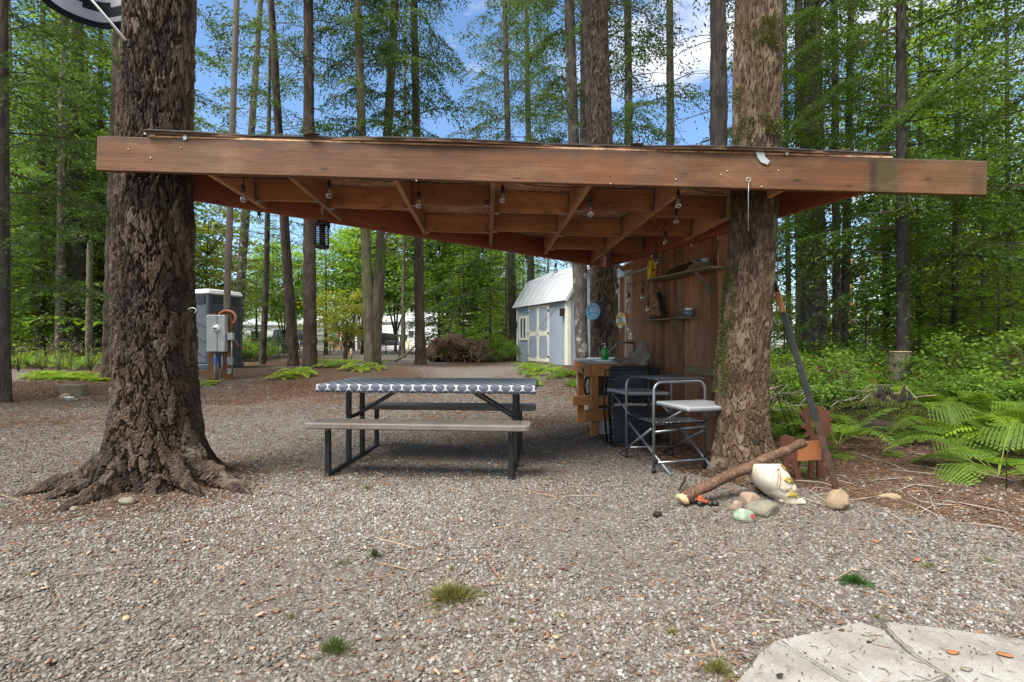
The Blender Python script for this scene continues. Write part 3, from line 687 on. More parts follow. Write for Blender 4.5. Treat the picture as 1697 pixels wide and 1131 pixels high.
def broad_mesh(name, seed, H, R, ncl, nleaf, leaf, mat, z0=.3, stems=5, clr=.3, flat=.6, stemr=.02, trunkh=0):
    """broadleaf crown or shrub: branching stems that end in leaf clusters"""
    r = np.random.RandomState(seed); Ps=[];Ns=[];Ls=[];Ts=[]; segs=[]
    hubs=[]
    for k in range(stems):
        az=k*2*PI/stems+r.uniform(-.5,.5); q=np.array([math.cos(az)*R*.35*r.uniform(.3,1), math.sin(az)*R*.35*r.uniform(.3,1), z0+(H-z0)*r.uniform(.35,.7)])
        base=np.array([0,0,trunkh*.8]); mid=(q+base)/2+r.normal(0,.05*R,3); segs += [(base,mid,stemr,stemr*.7),(mid,q,stemr*.7,stemr*.5)]; hubs.append(q)
    for c in range(ncl):
        u=r.normal(0,1,3); u/=np.linalg.norm(u); rad=r.uniform(.35,1)**.6
        p=np.array([u[0]*R*rad,u[1]*R*rad,z0+(H-z0)*(.5+.5*u[2]*rad)])
        hub=hubs[int(np.argmin([np.linalg.norm(p-h) for h in hubs]))]
        segs.append((hub,p,stemr*.4,stemr*.12))
        n=int(nleaf*r.uniform(.5,1.5)); cr_=clr*R*r.uniform(.6,1.4)
        q=p+r.normal(0,1,(n,3))*np.array([cr_,cr_,cr_*flat])*.6
        Ps.append(q); Ns.append(unit(np.array([0,0,1.])+r.normal(0,.5,(n,3))+.3*u)); Ls.append(leaf*r.uniform(.6,1.3,n)); Ts.append(np.clip(r.normal(.5,.2)+r.normal(0,.15,n),0,1))
    P=np.vstack(Ps);N_=np.vstack(Ns);L=np.concatenate(Ls);n=len(P)
    D=unit(np.cross(N_, r.normal(0,1,(n,3)))); Sd=unit(np.cross(D,N_))
    V,F=quads(P,D,Sd,L,L*.75); T=np.repeat(np.concatenate(Ts),4); nl=len(F)
    V2,F2=tubes_np(segs); F2=F2+len(V); V=np.vstack([V,V2]); F=np.vstack([F,F2]); T=np.concatenate([T,np.full(len(V2),.5)])
    return npmesh(name,V,F,[mat,M['twig']],{'tint':T},False,np.concatenate([np.zeros(nl),np.ones(len(F2))]))
def fern_mesh(name, seed, nf, L, mat, npin=22, arch=.58, pl=.19, sub=True, rise=1.1):
    r=np.random.RandomState(seed); Ps=[];Ds=[];Ss=[];Ls=[];Ws=[];Ts=[];segs=[]
    for f in range(nf):
        az=f*2.39996+r.uniform(-.3,.3); Lf=L*r.uniform(.65,1.1); dx=np.array([math.cos(az),math.sin(az),0]); sd=np.array([-dx[1],dx[0],0]); ar=arch*r.uniform(.8,1.3); ri=rise*r.uniform(.6,1.2)
        def fp(t): return dx*Lf*t*(.95-.1*t)+np.array([0,0,1])*(ri*Lf*t-ar*Lf*t*t*1.3)
        for k in range(4): segs.append((fp(k/4),fp((k+1)/4),.004,.003))
        tn=r.normal(.5,.15)
        for k in range(npin):
            t=.22+.78*(k+.5)/npin; p=fp(t); tg=unit((fp(min(1,t+.03))-fp(t-.03))[None])[0]; w=pl*Lf/.8*math.sin(PI*min(1,(1.04-t)*.62))**.8*1.1
            for sg in (1,-1):
                d=unit((sd*sg+tg*.45+np.array([0,0,-.12+r.normal(0,.06)]))[None])[0]
                if sub:
                    ns=6
                    for j in range(ns):
                        q=p+d*w*(j+.2)/ns; tp=w*.24*(1-j/ns*.8)
                        for s2 in (1,-1):
                            dd=unit((tg*s2+d*.6)[None])[0]; Ps.append(q);Ds.append(dd);Ss.append(unit(np.cross(dd,np.cross(tg,d))[None])[0]);Ls.append(tp);Ws.append(w/ns*.72);Ts.append(tn+r.normal(0,.08))
                else:
                    Ps.append(p);Ds.append(d);Ss.append(unit(np.cross(d,np.cross(tg,d))[None])[0]);Ls.append(w);Ws.append(Lf*.78/npin*.75);Ts.append(tn+r.normal(0,.08))
    V,F=quads(np.array(Ps),np.array(Ds),np.array(Ss),np.array(Ls),np.array(Ws)); T=np.repeat(np.clip(np.array(Ts),0,1),4); nl=len(F)
    V2,F2=tubes_np(segs); F2=F2+len(V); V=np.vstack([V,V2]);F=np.vstack([F,F2]);T=np.concatenate([T,np.full(len(V2),.8)])
    return npmesh(name,V,F,[mat,mat],{'tint':T},False,np.zeros(len(F)))
CR = {
 'hem1': crown_mesh('crown', 1, 2.0, 16, 3.3, 105, 2.3, (.12,0.033), M['pine_d'], .40, hang=.9, step=.40, wob=.5),
 'hem2': crown_mesh('crown', 2, 5.2, 20, 2.7, 70, 3.0, (.13,0.038), M['pine'], .45, hang=1.0, bare=14, step=.42, wob=.5),
 'fir1': crown_mesh('crown', 3, 6.2, 22, 2.3, 56, 3.0, (.13,0.039), M['pine'], .34, hang=.7, bare=18, step=.45, wob=.6),
 'fir2': crown_mesh('crown', 4, 8.6, 24, 2.7, 70, 2.0, (.15,0.041), M['pine_d'], .34, hang=.7, bare=26, step=.45, wob=.5),
 'hem3': crown_mesh('crown', 31, 6.0, 20, 3.1, 58, 3.6, (.13,0.038), M['pine_d'], .50, hang=1.4, bare=22, tw=.42, step=.40, wob=.55),
 'right': crown_mesh('crown', 5, 2.6, 16, 3.9, 76, 3.0, (.12,0.035), M['pine'], .50, hang=1.0, bare=12, step=.42, wob=.5),
 'young1': crown_mesh('crown', 6, .5, 11, 2.0, 130, 1.5, (.18,0.054), M['pine_b'], .22, hang=.3),
 'young2': crown_mesh('crown', 7, 1.0, 14, 2.4, 140, 1.5, (.20,0.061), M['pine'], .25, hang=.4),
 'sap': crown_mesh('crown', 8, .2, 3.6, 1.05, 90, .9, (.13,0.057), M['pine_b'], .10, hang=.2),
 'bg1': crown_mesh('crown', 9, 1.0, 19, 3.6, 170, 1.8, (.38,0.129), M['pine_b'], .3, hang=.5),
 'bg2': crown_mesh('crown', 10, 2.0, 22, 3.2, 150, 1.8, (.38,0.129), M['pine'], .32, hang=.5),
 'bg3': crown_mesh('crown', 13, .6, 12, 2.9, 150, 1.7, (.34,0.116), M['pine_b'], .28, hang=.4),
 'airy': crown_mesh('crown', 14, 2.0, 14, 2.3, 70, 1.6, (.15,0.044), M['pine'], .25, hang=.4, bare=25),
 'maple': broad_mesh('crown', 15, 7.8, 3.0, 190, 75, .17, M['maple'], 2.0, 6, .20, .35, .06, 1.2),
 'maple_y': broad_mesh('crown', 16, 5.0, 2.0, 110, 60, .13, M['maple_y'], .9, 5, .22, .35, .04, .7),
 'maple_s': broad_mesh('crown', 17, 3.0, 1.5, 70, 50, .11, M['maple_y'], .7, 4, .22, .4, .03, .5),
 'shrub1': broad_mesh('foliage', 18, .85, .55, 42, 26, .055, M['shrub'], .15, 6, .24, .7, .008),
 'shrub2': broad_mesh('foliage', 19, .6, .6, 40, 24, .048, M['shrub'], .08, 7, .24, .6, .007),
 'shrub3': broad_mesh('foliage', 20, 1.1, .6, 40, 22, .065, M['fern'], .2, 6, .26, .7, .010),
 'rustshrub': broad_mesh('foliage', 24, .7, .5, 24, 14, .06, M['rustleaf'], .25, 9, .24, .6, .008),
 'bareshrub': broad_mesh('foliage', 25, 1.1, .7, 46, 3, .045, M['fern_y'], .2, 10, .22, .7, .010),
 'sedge': broad_mesh('foliage', 26, .14, .45, 40, 22, .045, M['fern'], .02, 5, .24, .4, .003),
 'fern1': fern_mesh('fronds', 21, 9, .85, M['fern']),
 'fern2': fern_mesh('fronds', 22, 8, .70, M['fern']),
 'fernfar': fern_mesh('fronds', 23, 11, .75, M['fern'], 16, sub=False, rise=1.2),
 'fernpale': fern_mesh('fronds', 27, 10, .8, M['fern_y'], 14, .6, sub=False, rise=.85),
}
TC = [0]
def treething(label, cat, base, top=None, w0=.15, w1=None, mat='bark_grey', crown=None, cs=1.0, rz=0, group=None, name='conifer_tree', nseg=20, nz=90, hgt=20, mids=(), amp=None, seed=None, cz=1.0, nth=9, hz=.11, rootz=-.05):
    TC[0] += 1; b = Vector(base); t = thing(name, b, label, cat, group)
    if top is None: top = b+Vector((0,0,hgt))
    top = Vector(top); w1 = w1 if w1 is not None else w0*.45
    b2 = b+Vector((0,0,rootz))
    path = [b2]+[Vector(m) for m in mids]+[top]
    zt = [(p.z-b2.z)/(top.z-b2.z) for p in path]
    trunk('trunk', path, [w0+(w1-w0)*q for q in zt], nseg, nz, (amp if amp is not None else w0*.20), M[mat], t, nth, hz, seed or TC[0]*3+1, zfine=1.25, origin=b2)
    if crown:
        c = link('crown', CR[crown], t, b); c.rotation_euler = (0,0,rz); c.scale = (cs,cs,cs*cz)
        ax = (top-b); c.location = (0,0,0)
        c.rotation_euler = Euler((0,0,rz)).to_quaternion().to_euler()
        q = Vector((0,0,1)).rotation_difference(ax.normalized()); c.rotation_euler = (q @ Euler((0,0,rz)).to_quaternion()).to_euler()
    return t
def px_tree(label, u0, D, u1, wpx, mat, crown=None, cs=1.0, rz=0, H=18, um=None, **k):
    """trunk through photograph columns u0 (ground) and u1 (top edge of the frame) at distance D"""
    b = onground(u0, D); p1 = at(u1, 0, D); d = (p1-b)/(p1.z-b.z); top = b+d*H
    r0 = wpx/K*D/2*1.04
    mids = [at(um[0], um[1], D)] if um else ()
    if um:
        p = Vector(mids[0]); d2 = (p1-p)/(p1.z-p.z); top = p+d2*(H-p.z)
    return treething(label, 'tree', b, top, r0, r0*.42, mat, crown, cs, rz, mids=mids, **k)



0 and print('TRIS', {k:len(m.polygons)*2 for k,m in CR.items()}, sum(len(m.polygons)*2 for m in CR.values()))
# ------------------------------------------------------------------ the three trees that carry the roof
def root_limb(t, b, ang, prof, r0, matn):
    """a surface root: prof lists (distance from the trunk axis, height, sideways bend)"""
    rs = np.random.RandomState(int(abs(ang)*100)+7); n = 70; m = 26
    D = np.array([p[0] for p in prof]); f = np.linspace(0, 1, n); d = D[0]+(D[-1]-D[0])*f
    h = np.interp(d, D, [p[1] for p in prof]); s = np.interp(d, D, [p[2] for p in prof])
    for a_ in (h, s): a_[1:-1] = (a_[:-2]+a_[1:-1]*2+a_[2:])/4
    dx = np.array([math.cos(ang), math.sin(ang)]); sx = np.array([-dx[1], dx[0]])
    c = np.stack([dx[0]*d+sx[0]*s, dx[1]*d+sx[1]*s, h], -1)
    T_ = unit(np.gradient(c, axis=0)); A_ = unit(np.cross(T_, [0,0,1.])); B_ = np.cross(A_, T_)
    r = r0*(1-f)**.65*(1+.13*np.sin(f*17+ang)+.08*np.sin(f*41))+.012
    th = np.linspace(0, 2*PI, m, endpoint=False); e, ids = plates(np.repeat(th[None], n, 0), np.repeat((f*1.2)[:,None], m, 1), 9, .10, int(abs(ang)*50)+3)
    R = r[:,None]*(1+.20*(sm(.03,.2,e)*(.5+.5*ids)-.5)+rs.normal(0,.025,e.shape)+.12*np.sin(3*th+f[:,None]*5))
    V = c[:,None,:]+A_[:,None,:]*(R*np.cos(th))[:,:,None]*.85+B_[:,None,:]*(R*np.sin(th))[:,:,None]*1.1
    ix = np.arange(n*m).reshape(n, m); nx_ = np.roll(ix, -1, 1)
    link('root', npmesh('root', V.reshape(-1,3), np.stack([ix[:-1], nx_[:-1], nx_[1:], ix[1:]], -1).reshape(-1,4), M[matn], {'tint': ids.ravel()}, False), t, b)
def host_tree(label, cat, xy, us, Dv, base_r, top_r, matn, seed, nseg, nz, amp, nth, hz, roots, crown, cs, zf=1.35, Htop=15, crz=0):
    b = Vector((xy[0], xy[1], tz(*xy)-.03)); t = thing('fir_tree', b, label, cat)
    path = [b]; rad = [base_r]
    for (u, v, w) in us:
        p = at(u, v, Dv); path.append(Vector((p.x, xy[1], p.z))); rad.append(w/K*Dv/2)
    p0, p1 = path[-2], path[-1]; d = (p1-p0)/(p1.z-p0.z)
    path.append(Vector((p1.x+d.x*.3*(Htop-p1.z), xy[1], Htop))); rad.append(top_r)
    trunk('trunk', path, rad, nseg, nz, amp, M[matn], t, nth, hz, seed, roots, zf, origin=b, smooth=False)
    for (ang, pts_, r0) in (roots or {}).get('limbs', []): root_limb(t, b, ang, pts_, r0, matn)
    c = link('crown', CR[crown], t, b); c.location = (0, 0, 0); c.scale = (cs, cs, cs); c.rotation_euler = (0, 0, crz)
    return t
host_tree('huge dark fir with flaring roots that holds up the left end of the roof beam', 'tree', TREE_L,
    [(258, 700, 121), (258, 620, 116), (256, 500, 114), (258, 300, 108), (264, 100, 100), (266, 0, 98)], 3.92, .285, .15, 'fir_bark', 41, 360, 620, .042, 17, .20,
    {'h': .62, 'flare': .20, 'arms': [(PI+.14, .19, .24), (-PI/2-.42, .20, .26), (-.12, .19, .26), (-PI/2+.55, .14, .3), (PI/2+.5, .2, .3), (PI/2-.6, .2, .3)],
     'limbs': [(PI+.30, [(.20,.30,0),(.36,.13,.0),(.54,.045,-.03),(.74,.015,.02),(.86,-.04,.04)], .078), (-PI/2-.22, [(.18,.32,0),(.32,.13,0),(.46,.05,.02),(.60,.015,.0),(.72,-.04,-.04)], .075),
               (-.22, [(.20,.30,0),(.38,.13,0),(.56,.05,.02),(.74,.015,-.02),(.90,-.04,-.05)], .082), (-.62, [(.24,.24,0),(.42,.10,0),(.60,.03,.03),(.66,-.04,.05)], .06), (-PI/2-.75, [(.24,.26,0),(.44,.09,0),(.60,.02,-.03),(.64,-.04,-.05)], .055), (1.9, [(.24,.3,0),(.5,.1,0),(.9,-.03,.05)], .12)]}, 'fir2', 1.05, 1.75, Htop=16)
tree_r = host_tree('reddish fir with moss on its trunk that carries the right end of the roof beam', 'tree', TREE_R,
    [(1222, 700, 84), (1233, 600, 78), (1243, 480, 74), (1250, 300, 72), (1254, 120, 73), (1258, 0, 72)], 3.98, .21, .11, 'fir_bark_r', 43, 240, 460, .018, 19, .085,
    {'h': .4, 'flare': .12, 'arms': [(PI-.3, .14, .3), (-PI/2-.3, .13, .35), (-.3, .12, .3)]}, 'fir2', 1.0, 1.5, Htop=16, crz=2)
def trunk_moss(t, spots, seed):
    r = np.random.RandomState(seed); P=[]; Nn=[]; b = Vector(t.location)
    for (a0, sa_, z0, z1, n, rr0, rr1, cx0, cx1) in spots:
        a = r.normal(a0, sa_, n); z = r.uniform(z0, z1, n); k_ = (np.sin(a*7+z*9)+np.sin(z*13-a*4)) > -.5; a = a[k_]; z = z[k_]
        f = (z-z0)/(z1-z0); rr = rr0+(rr1-rr0)*f+r.uniform(-.004,.014,len(a)); cx = cx0+(cx1-cx0)*f
        nr = np.stack([np.cos(a), np.sin(a), np.zeros(len(a))], -1); P.append(nr*rr[:,None]+np.stack([cx-b.x, np.full(len(a), TREE_R[1]-b.y), z-b.z], -1)); Nn.append(nr)
    P=np.vstack(P); Nn=np.vstack(Nn); n=len(P); D=unit(Nn*.8+r.normal(0,.6,(n,3))); V,F=quads(P, D, unit(np.cross(D, r.normal(0,1,(n,3)))), r.uniform(.008,.022,n), np.full(n,.006))
    o = link('moss', npmesh('moss', V, F, M['moss'], {'tint': np.repeat(r.uniform(0,1,n),4)}, False), t, b); o.location = (0,0,0); o['kind'] = 'stuff'
def txr(v): return np.interp(v, [0,120,300,480,600,700], [1258,1254,1250,1243,1233,1222])
def zof(v): return HC-(v-565.5)/K*TREE_R[1]
def xof(v): return (txr(v)-848.5)/K*TREE_R[1]
trunk_moss(tree_r, [(PI+.1,.33,zof(650),zof(440),5200,.190,.176,xof(650),xof(440)), (-PI/2+.2,.6,zof(98),zof(50),2600,.172,.170,xof(98),xof(50)), (-PI/2,.7,zof(238),zof(205),2000,.172,.172,xof(238),xof(205)), (PI+.35,.2,zof(400),zof(150),2200,.176,.172,xof(400),xof(150))], 5)
host_tree('straight fir behind the potting bench with a round blue plaque on its bark', 'tree', TREE_B,
    [(1003, 560, 47), (1000, 440, 44), (990, 120, 41), (986, 0, 40)], 7.35, .215, .09, 'bark_red', 45, 150, 420, .026, 15, .08, None, 'fir2', 1.0, 1.0, Htop=17, crz=4)

# ------------------------------------------------------------------ trunks one can tell apart
T = px_tree
T('dark trunk at the left edge of the photo with long drooping branches', 6, 9.2, 4, 18, 'bark_dark', 'hem1', 1.0, .4)
T('slim pale trunk leftmost of the far row behind the ferns', 20, 22, 14, 10, 'bark_grey', 'fir1', .9, 1)
T('slender grey trunk in the far row above the brown shrubs', 67, 19, 71, 11, 'bark_grey', 'young2', 1.25, 2)
T('leaning grey trunk beside the thick dark one in the left woods', 99, 18, 106, 14, 'bark_grey', 'hem2', .95, 3)
T('thick dark trunk in the left woods beside the mossy snag', 127, 19, 128, 23, 'bark_dark', 'hem1', 1.15, 4.4)
p = onground(147, 15.5); treething('broken mossy snag in the left woods with a bent top', 'dead tree', p, at(149, 402, 15.5), .10, .07, 'bark_moss', None, hgt=4, name='snag', nz=60)
T('brown trunk half hidden behind the huge left fir', 190, 12.3, 205, 34, 'bark_red', 'hem2', 1.0, .2, nseg=40, nz=160, nth=11)
T('lichen covered trunk rising behind the portable toilet', 390, 21, 432, 15, 'bark_grey', 'airy', 1.35, 1.1)
T('small crooked trunk between the portable toilet and the pickup', 434, 17.2, 449, 10, 'bark_dark', 'airy', .75, .5, um=(441, 480), H=12)
T('leaning brown trunk in front of the parked pickup', 487, 15.6, 449, 16, 'bark_red', 'fir1', .95, 3.1, um=(470, 350), nseg=24)
T('straight thick trunk between the pickup and the yellow maple', 514, 14.0, 511, 21, 'bark_red', 'fir2', .92, 2.1, nseg=30, nz=140)
T('mossy trunk whose foot crosses the leaning one by the boat', 613, 14.6, 592, 17, 'bark_moss', 'hem3', .93, 0, nseg=24)
T('trunk leaning right behind its neighbour in front of the boat', 620, 16.2, 655, 19, 'bark_moss', 'hem3', 1.0, 1.3, nseg=24)
T('straight trunk in front of the long white house', 697, 17.0, 686, 17, 'bark_red', 'hem3', 1.1, 4, nseg=24)
T('thin pole like trunk showing over the roof in the centre', 668, 24, 672, 7, 'bark_moss', 'airy', 1.0, 2)
T('dark trunk left of the blue shed with leafy boughs', 851, 21.5, 836, 14, 'bark_dark', 'hem1', 1.3, 1)
T('trunk right behind the blue shed roof', 882, 25, 872, 14, 'bark_dark', 'hem3', 1.3, 3)
T('slim furrowed trunk standing in front of the blue shed corner', 969, 10.2, 943, 21, 'bark_grey', 'hem3', .72, 2.2, nseg=30, nz=150, um=(958, 445), nth=8)
T('dark slim trunk just left of the tall fir behind the roof', 965, 12.6, 968, 15, 'bark_dark', 'fir2', .9, 5)
T('slim trunk right of the tall fir above the roof', 1046, 13.5, 1040, 16, 'bark_grey', 'hem2', .95, 2.7)
T('grey green trunk alone in the sky gap above the roof', 1112, 14.5, 1110, 16, 'bark_moss', 'fir2', 1.2, 5.5)
T('thick dark trunk just left of the right beam tree', 1194, 9.6, 1190, 31, 'bark_dark', 'fir2', 1.12, .9, nseg=40, nz=160, nth=11)
T('left one of the joined pair of furrowed trunks behind the leaning pole', 1328, 13.4, 1324, 17, 'bark_moss', 'hem2', 1.0, 3.6, nseg=26)
T('thick furrowed trunk behind the leaning pole joined to a slimmer one', 1353, 13.0, 1346, 34, 'bark_grey', 'right', 1.0, 4.2, nseg=44, nz=170, nth=12)
T('straight slim trunk whose foot touches its curved neighbour', 1387, 13.2, 1383, 13, 'bark_grey', 'fir1', .85, 0)
T('gently curved slim trunk right of its straight neighbour', 1396, 13.8, 1411, 14, 'bark_grey', 'hem2', .9, 2.0, um=(1403, 400))
T('dark trunk behind the cut stump with long bent boughs', 1497, 9.8, 1493, 18, 'bark_dark', 'right', .95, -.25, nseg=30, nz=160, nth=9)
T('very thin trunk left of the stump in the right woods', 1472, 16.5, 1470, 6, 'bark_dark', 'young1', 1.0, 2.2)
T('thin straight trunk right of the cut stump', 1521, 15.5, 1527, 8, 'bark_dark', 'young2', .95, 1.2)
T('slender trunk in the middle of the right woods', 1580, 13, 1590, 10, 'bark_dark', 'young1', 1.15, 4.1)
T('thin trunk in the right woods beside a slender one', 1628, 15, 1632, 6, 'bark_dark', 'young2', .85, .1)
T('thin trunk nearest the right edge of the photo', 1672, 12, 1668, 7, 'bark_dark', 'young1', 1.25, 5.0)
T('large dark trunk off to the right whose boughs hang into the photo', 1770, 8.6, 1765, 26, 'bark_dark', 'right', 1.0, 2.9)
T('short trunk between the furrowed pair and the slim ones on the right', 1308, 17.5, 1300, 9, 'bark_dark', 'young2', .9, 3.3)

# broadleaf trees near the fence
def maple(label, u, D, cr, s, rz, group=None, name='maple_tree'):
    b = onground(u, D); t = thing(name, b, label, 'tree', group)
    trunk('trunk', [b-Vector((0,0,.05)), b+Vector((.05,0,1.3*s))], [.09*s, .06*s], 12, 30, .008, M['bark_grey'], t, 6, .1, int(u), origin=b)
    c = link('crown', CR[cr], t, b); c.location = (0,0,0); c.scale = (s,s,s); c.rotation_euler = (0,0,rz); return t
maple('yellow green young maple in front of the porch', 572, 19.5, 'maple_s', .95, 0)
maple('pale yellow maple behind the portable toilet', 340, 24, 'maple_y', 1.45, 1)
maple('bright green maple over the roof of the long white house', 655, 31, 'maple', 1.18, 2)
maple('bright maple behind the boat', 600, 34, 'maple', 1.1, 4)
maple('broad bright maple right of the long white house', 735, 29, 'maple', 1.1, .7)
maple('leafy maple behind the root pile', 792, 30, 'maple', 1.0, 3.2)
maple('green maple behind the pickup', 470, 36, 'maple', 1.0, 5.2)
maple('yellowish maple in the right woods behind the slender trunk', 1625, 19, 'maple_y', 1.1, .3)
maple('yellow leaved shrub sized maple right of the leaning pole', 1322, 16, 'maple_s', .75, 1.3)

# small firs in the open ground behind the table
def sapling(label, u, D, s, cr='sap', rz=0, name='young_fir', group=None, w=.05):
    b = onground(u, D); t = thing(name, b, label, 'tree', group)
    trunk('trunk', [b, b+Vector((0,0,3.5*s if cr == 'sap' else 9*s))], [w*s, .008], 8, 24, .003, M['bark_dark'], t, 5, .1, int(u), origin=b)
    c = link('crown', CR[cr], t, b); c.location = (0,0,0); c.scale = (s,s,s); c.rotation_euler = (0,0,rz); return t
sapling('small bright fir behind the root pile', 768, 21, 1.35)
sapling('tall young fir left of the shed behind the root pile', 812, 23, .55, 'young1', 1, w=.16)
sapling('young fir between the root pile and the shed', 838, 25, .62, 'young1', 2, w=.16)
sapling('low fir growing in front of the pickup', 462, 24, .45, 'sap', 2)
sapling('young fir right of the long white house', 745, 25, .5, 'young1', 4, w=.16)
sapling('dense young fir between the meter pole and the pickup', 425, 26, .52, 'young1', 3, w=.16)
sapling('young fir seen between the two straight trunks left of centre', 540, 29, .75, 'young1', 5, w=.16)
sapling('fir sapling between the furrowed pair and the stump', 1435, 12.5, .62, 'sap', 2)
sapling('fir sapling behind the bushes right of the stump', 1560, 13.5, .75, 'sap', 1)
sapling('fir sapling at the right edge behind the ferns', 1655, 10.5, .7, 'sap', 5)
sapling('fir sapling low behind the leaning pole', 1300, 11.5, .55, 'sap', 3)

# the forest behind: each its own tree, three kinds of crown
rf = random.Random(77)
def forest(u, D, kind, s, label, group, w):
    b = onground(u, D); t = thing('forest_tree', b, label, 'tree', group)
    Ht = {'bg1': 18.5, 'bg2': 21.5, 'bg3': 11.6, 'young2': 13.6, 'young1': 10.8}[kind]*s
    trunk('trunk', [b-Vector((0,0,.1)), b+Vector((rf.uniform(-.3,.3), 0, Ht))], [w, .02], 9, 40, w*.1, M[rf.choice(['bark_grey','bark_dark','bark_moss'])], t, 6, .3, rf.randint(1,999), origin=b)
    c = link('crown', CR[kind], t, b); c.location = (0,0,0); c.scale = (s,s,s); c.rotation_euler = (0,0,rf.uniform(0,6.28))
LB = {'L': 'conifer in the dense woods at the left', 'C': 'conifer in the far tree line behind the houses', 'R': 'conifer in the dense woods at the right', 'F': 'conifer in the farthest tree line'}
GB = {'L': 'trees of the left woods', 'C': 'tree line behind the houses', 'R': 'trees of the right woods', 'F': 'farthest tree line'}
for i in range(46):                       # left woods
    D = rf.uniform(20, 46); u = rf.uniform(-330, 330) if i > 30 else rf.uniform(-80, 240)
    forest(u, D, rf.choice(['bg1','bg3','bg3','young2','bg2']), rf.uniform(.75, 1.15), LB['L'], GB['L'], rf.uniform(.10,.2))
for i in range(30):                       # behind the houses: low enough for the sky to show
    u = 330+i*20+rf.uniform(-14,14); D = rf.uniform(50, 66)
    forest(u, D, rf.choice(['bg1','bg3','bg3']), rf.uniform(.62, 1.0)*(1.05 if u < 480 or u > 640 else .8), LB['C'], GB['C'], rf.uniform(.12,.2))
for i in range(9):
    u = 735+i*26+rf.uniform(-8,8); forest(u, rf.uniform(30, 40), rf.choice(['bg3','bg3','young2']), rf.uniform(.6,.95), 'conifer behind the root pile and the shed', 'conifers behind the shed', .12)
for i in range(30):                       # right woods
    D = rf.uniform(15.5, 42); u = rf.uniform(1425, 2150) if i > 24 else rf.uniform(1455, 1760)
    forest(u, D, rf.choice(['bg3','young2','young1','young1','bg1']), rf.uniform(.7, 1.1), LB['R'], GB['R'], rf.uniform(.07,.15))
for i in range(15):
    u = rf.uniform(1270, 1460); forest(u, rf.uniform(38, 56), 'bg3', rf.uniform(.22,.42), 'low conifer beyond the clearing right of the leaning pole', 'conifers beyond the clearing', .12)
for i in range(70):
    u = -300+i*34+rf.uniform(-15,15); forest(u, rf.uniform(70, 100), rf.choice(['bg1','bg3','bg2']), rf.uniform(.7,1.0)*(.45 if 1290 < u < 1460 else 1), LB['F'], GB['F'], .2)
for i in range(18):                       # beside and behind the camera: the clearing goes on inside the woods
    a = RAD(rf.choice([rf.uniform(95, 180), rf.uniform(265, 280)])); R_ = rf.uniform(11, 24); b = Vector((math.sin(a)*R_, math.cos(a)*R_, 0)); b.z = tz(b.x, b.y)
    t = thing('forest_tree', b, 'tall conifer around the clearing outside the photo', 'tree', 'trees around the clearing')
    trunk('trunk', [b-Vector((0,0,.1)), b+Vector((0,0,18))], [.22, .03], 10, 40, .02, M['bark_red'], t, 6, .2, i+500, origin=b)
    c = link('crown', CR[rf.choice(['bg1','bg2'])], t, b); c.location = (0,0,0); c.rotation_euler = (0,0,rf.uniform(0,6))

# ------------------------------------------------------------------ undergrowth
def plant(name, mesh, x, y, s, rz, label, cat, group=None, part='foliage', dz=0, tilt=0, sz=1):
    b = Vector((x, y, tz(x, y)+dz)); o = link(name, CR[mesh], None, b); o.rotation_euler = (tilt, 0, rz); o.scale = (s, s, s*sz)
    tag(o, label, cat, group); return o
ru = random.Random(5)
# right side: bushes from the wall to the right edge, lower in front
def wallx(y): return 2.44-.315*(y-3.5)
n = 0
while n < 190:
    y = ru.uniform(6.2, 15.5)**1.0; x = ru.uniform(.30, 1.12)*y
    if x < wallx(y)+1.1 or (y < 7.3 and x < 3.3): continue
    if math.hypot(x-4.45, y-5.9) < 1.0 and y < 6.5: continue
    if y < 8.95 and abs(848.5+K*x/y-1490) < 34: continue
    k = ru.choice(['shrub1','shrub2','shrub1','shrub3','shrub2','bareshrub','rustshrub' if ru.random() < .35 else 'shrub1']); s = ru.uniform(.45, 1.2)*(.70+.035*y)
    plant('leafy_shrub', k, x, y, s, ru.uniform(0,6.28), 'leafy green bush in the thick undergrowth right of the plank wall', 'bush', 'bushes of the right undergrowth'); n += 1
for (u, D, s) in ((1330, 8.6, 1.0), (1345, 9.0, .9), (1300, 8.2, .7), (1362, 8.8, .8)):
    b = onground(u, D); plant('rusty_shrub', 'rustshrub', b.x, b.y, s, ru.uniform(0,6), 'rust brown dying bush behind the leaning pole', 'bush', 'rust brown bushes')
ferns = [(1655, 790, .95, 'fern1', 'large bright fern drooping at the right edge above the bare soil'), (1590, 740, .95, 'fern1', 'large fern leaning out over the right side of the mossy mound'),
 (1560, 690, .9, 'fern2', 'fern with broad pale fronds right behind the mossy mound'), (1500, 690, .85, 'fern1', 'fern rising directly behind the torn stump on the mossy mound'), (1640, 700, 1.0, 'fern1', 'tall fern in the middle of the fern bank at the right edge'),
 (1690, 730, 1.0, 'fern2', 'fern cut off by the right edge of the photo'), (1440, 690, .7, 'fern2', 'fern at the left foot of the mossy mound'), (1595, 660, .8, 'fern1', 'upright fern near the cut stump'),
 (1545, 655, .75, 'fern2', 'fern right of the cut stump'), (1470, 655, .7, 'fern1', 'fern in front of the cut stump'), (1400, 660, .65, 'fern2', 'small fern between the leaning pole and the mossy mound'),
 (1340, 668, .6, 'fern1', 'small fern behind the antlers'), (1300, 655, .55, 'fern2', 'small fern left of the antlers')]
for (u, v, s, k, lb) in ferns:
    p = gnd(u, v); plant('fern', k, p.x, p.y, s*1.3, ru.uniform(0,6.28), lb, 'fern')
n = 0
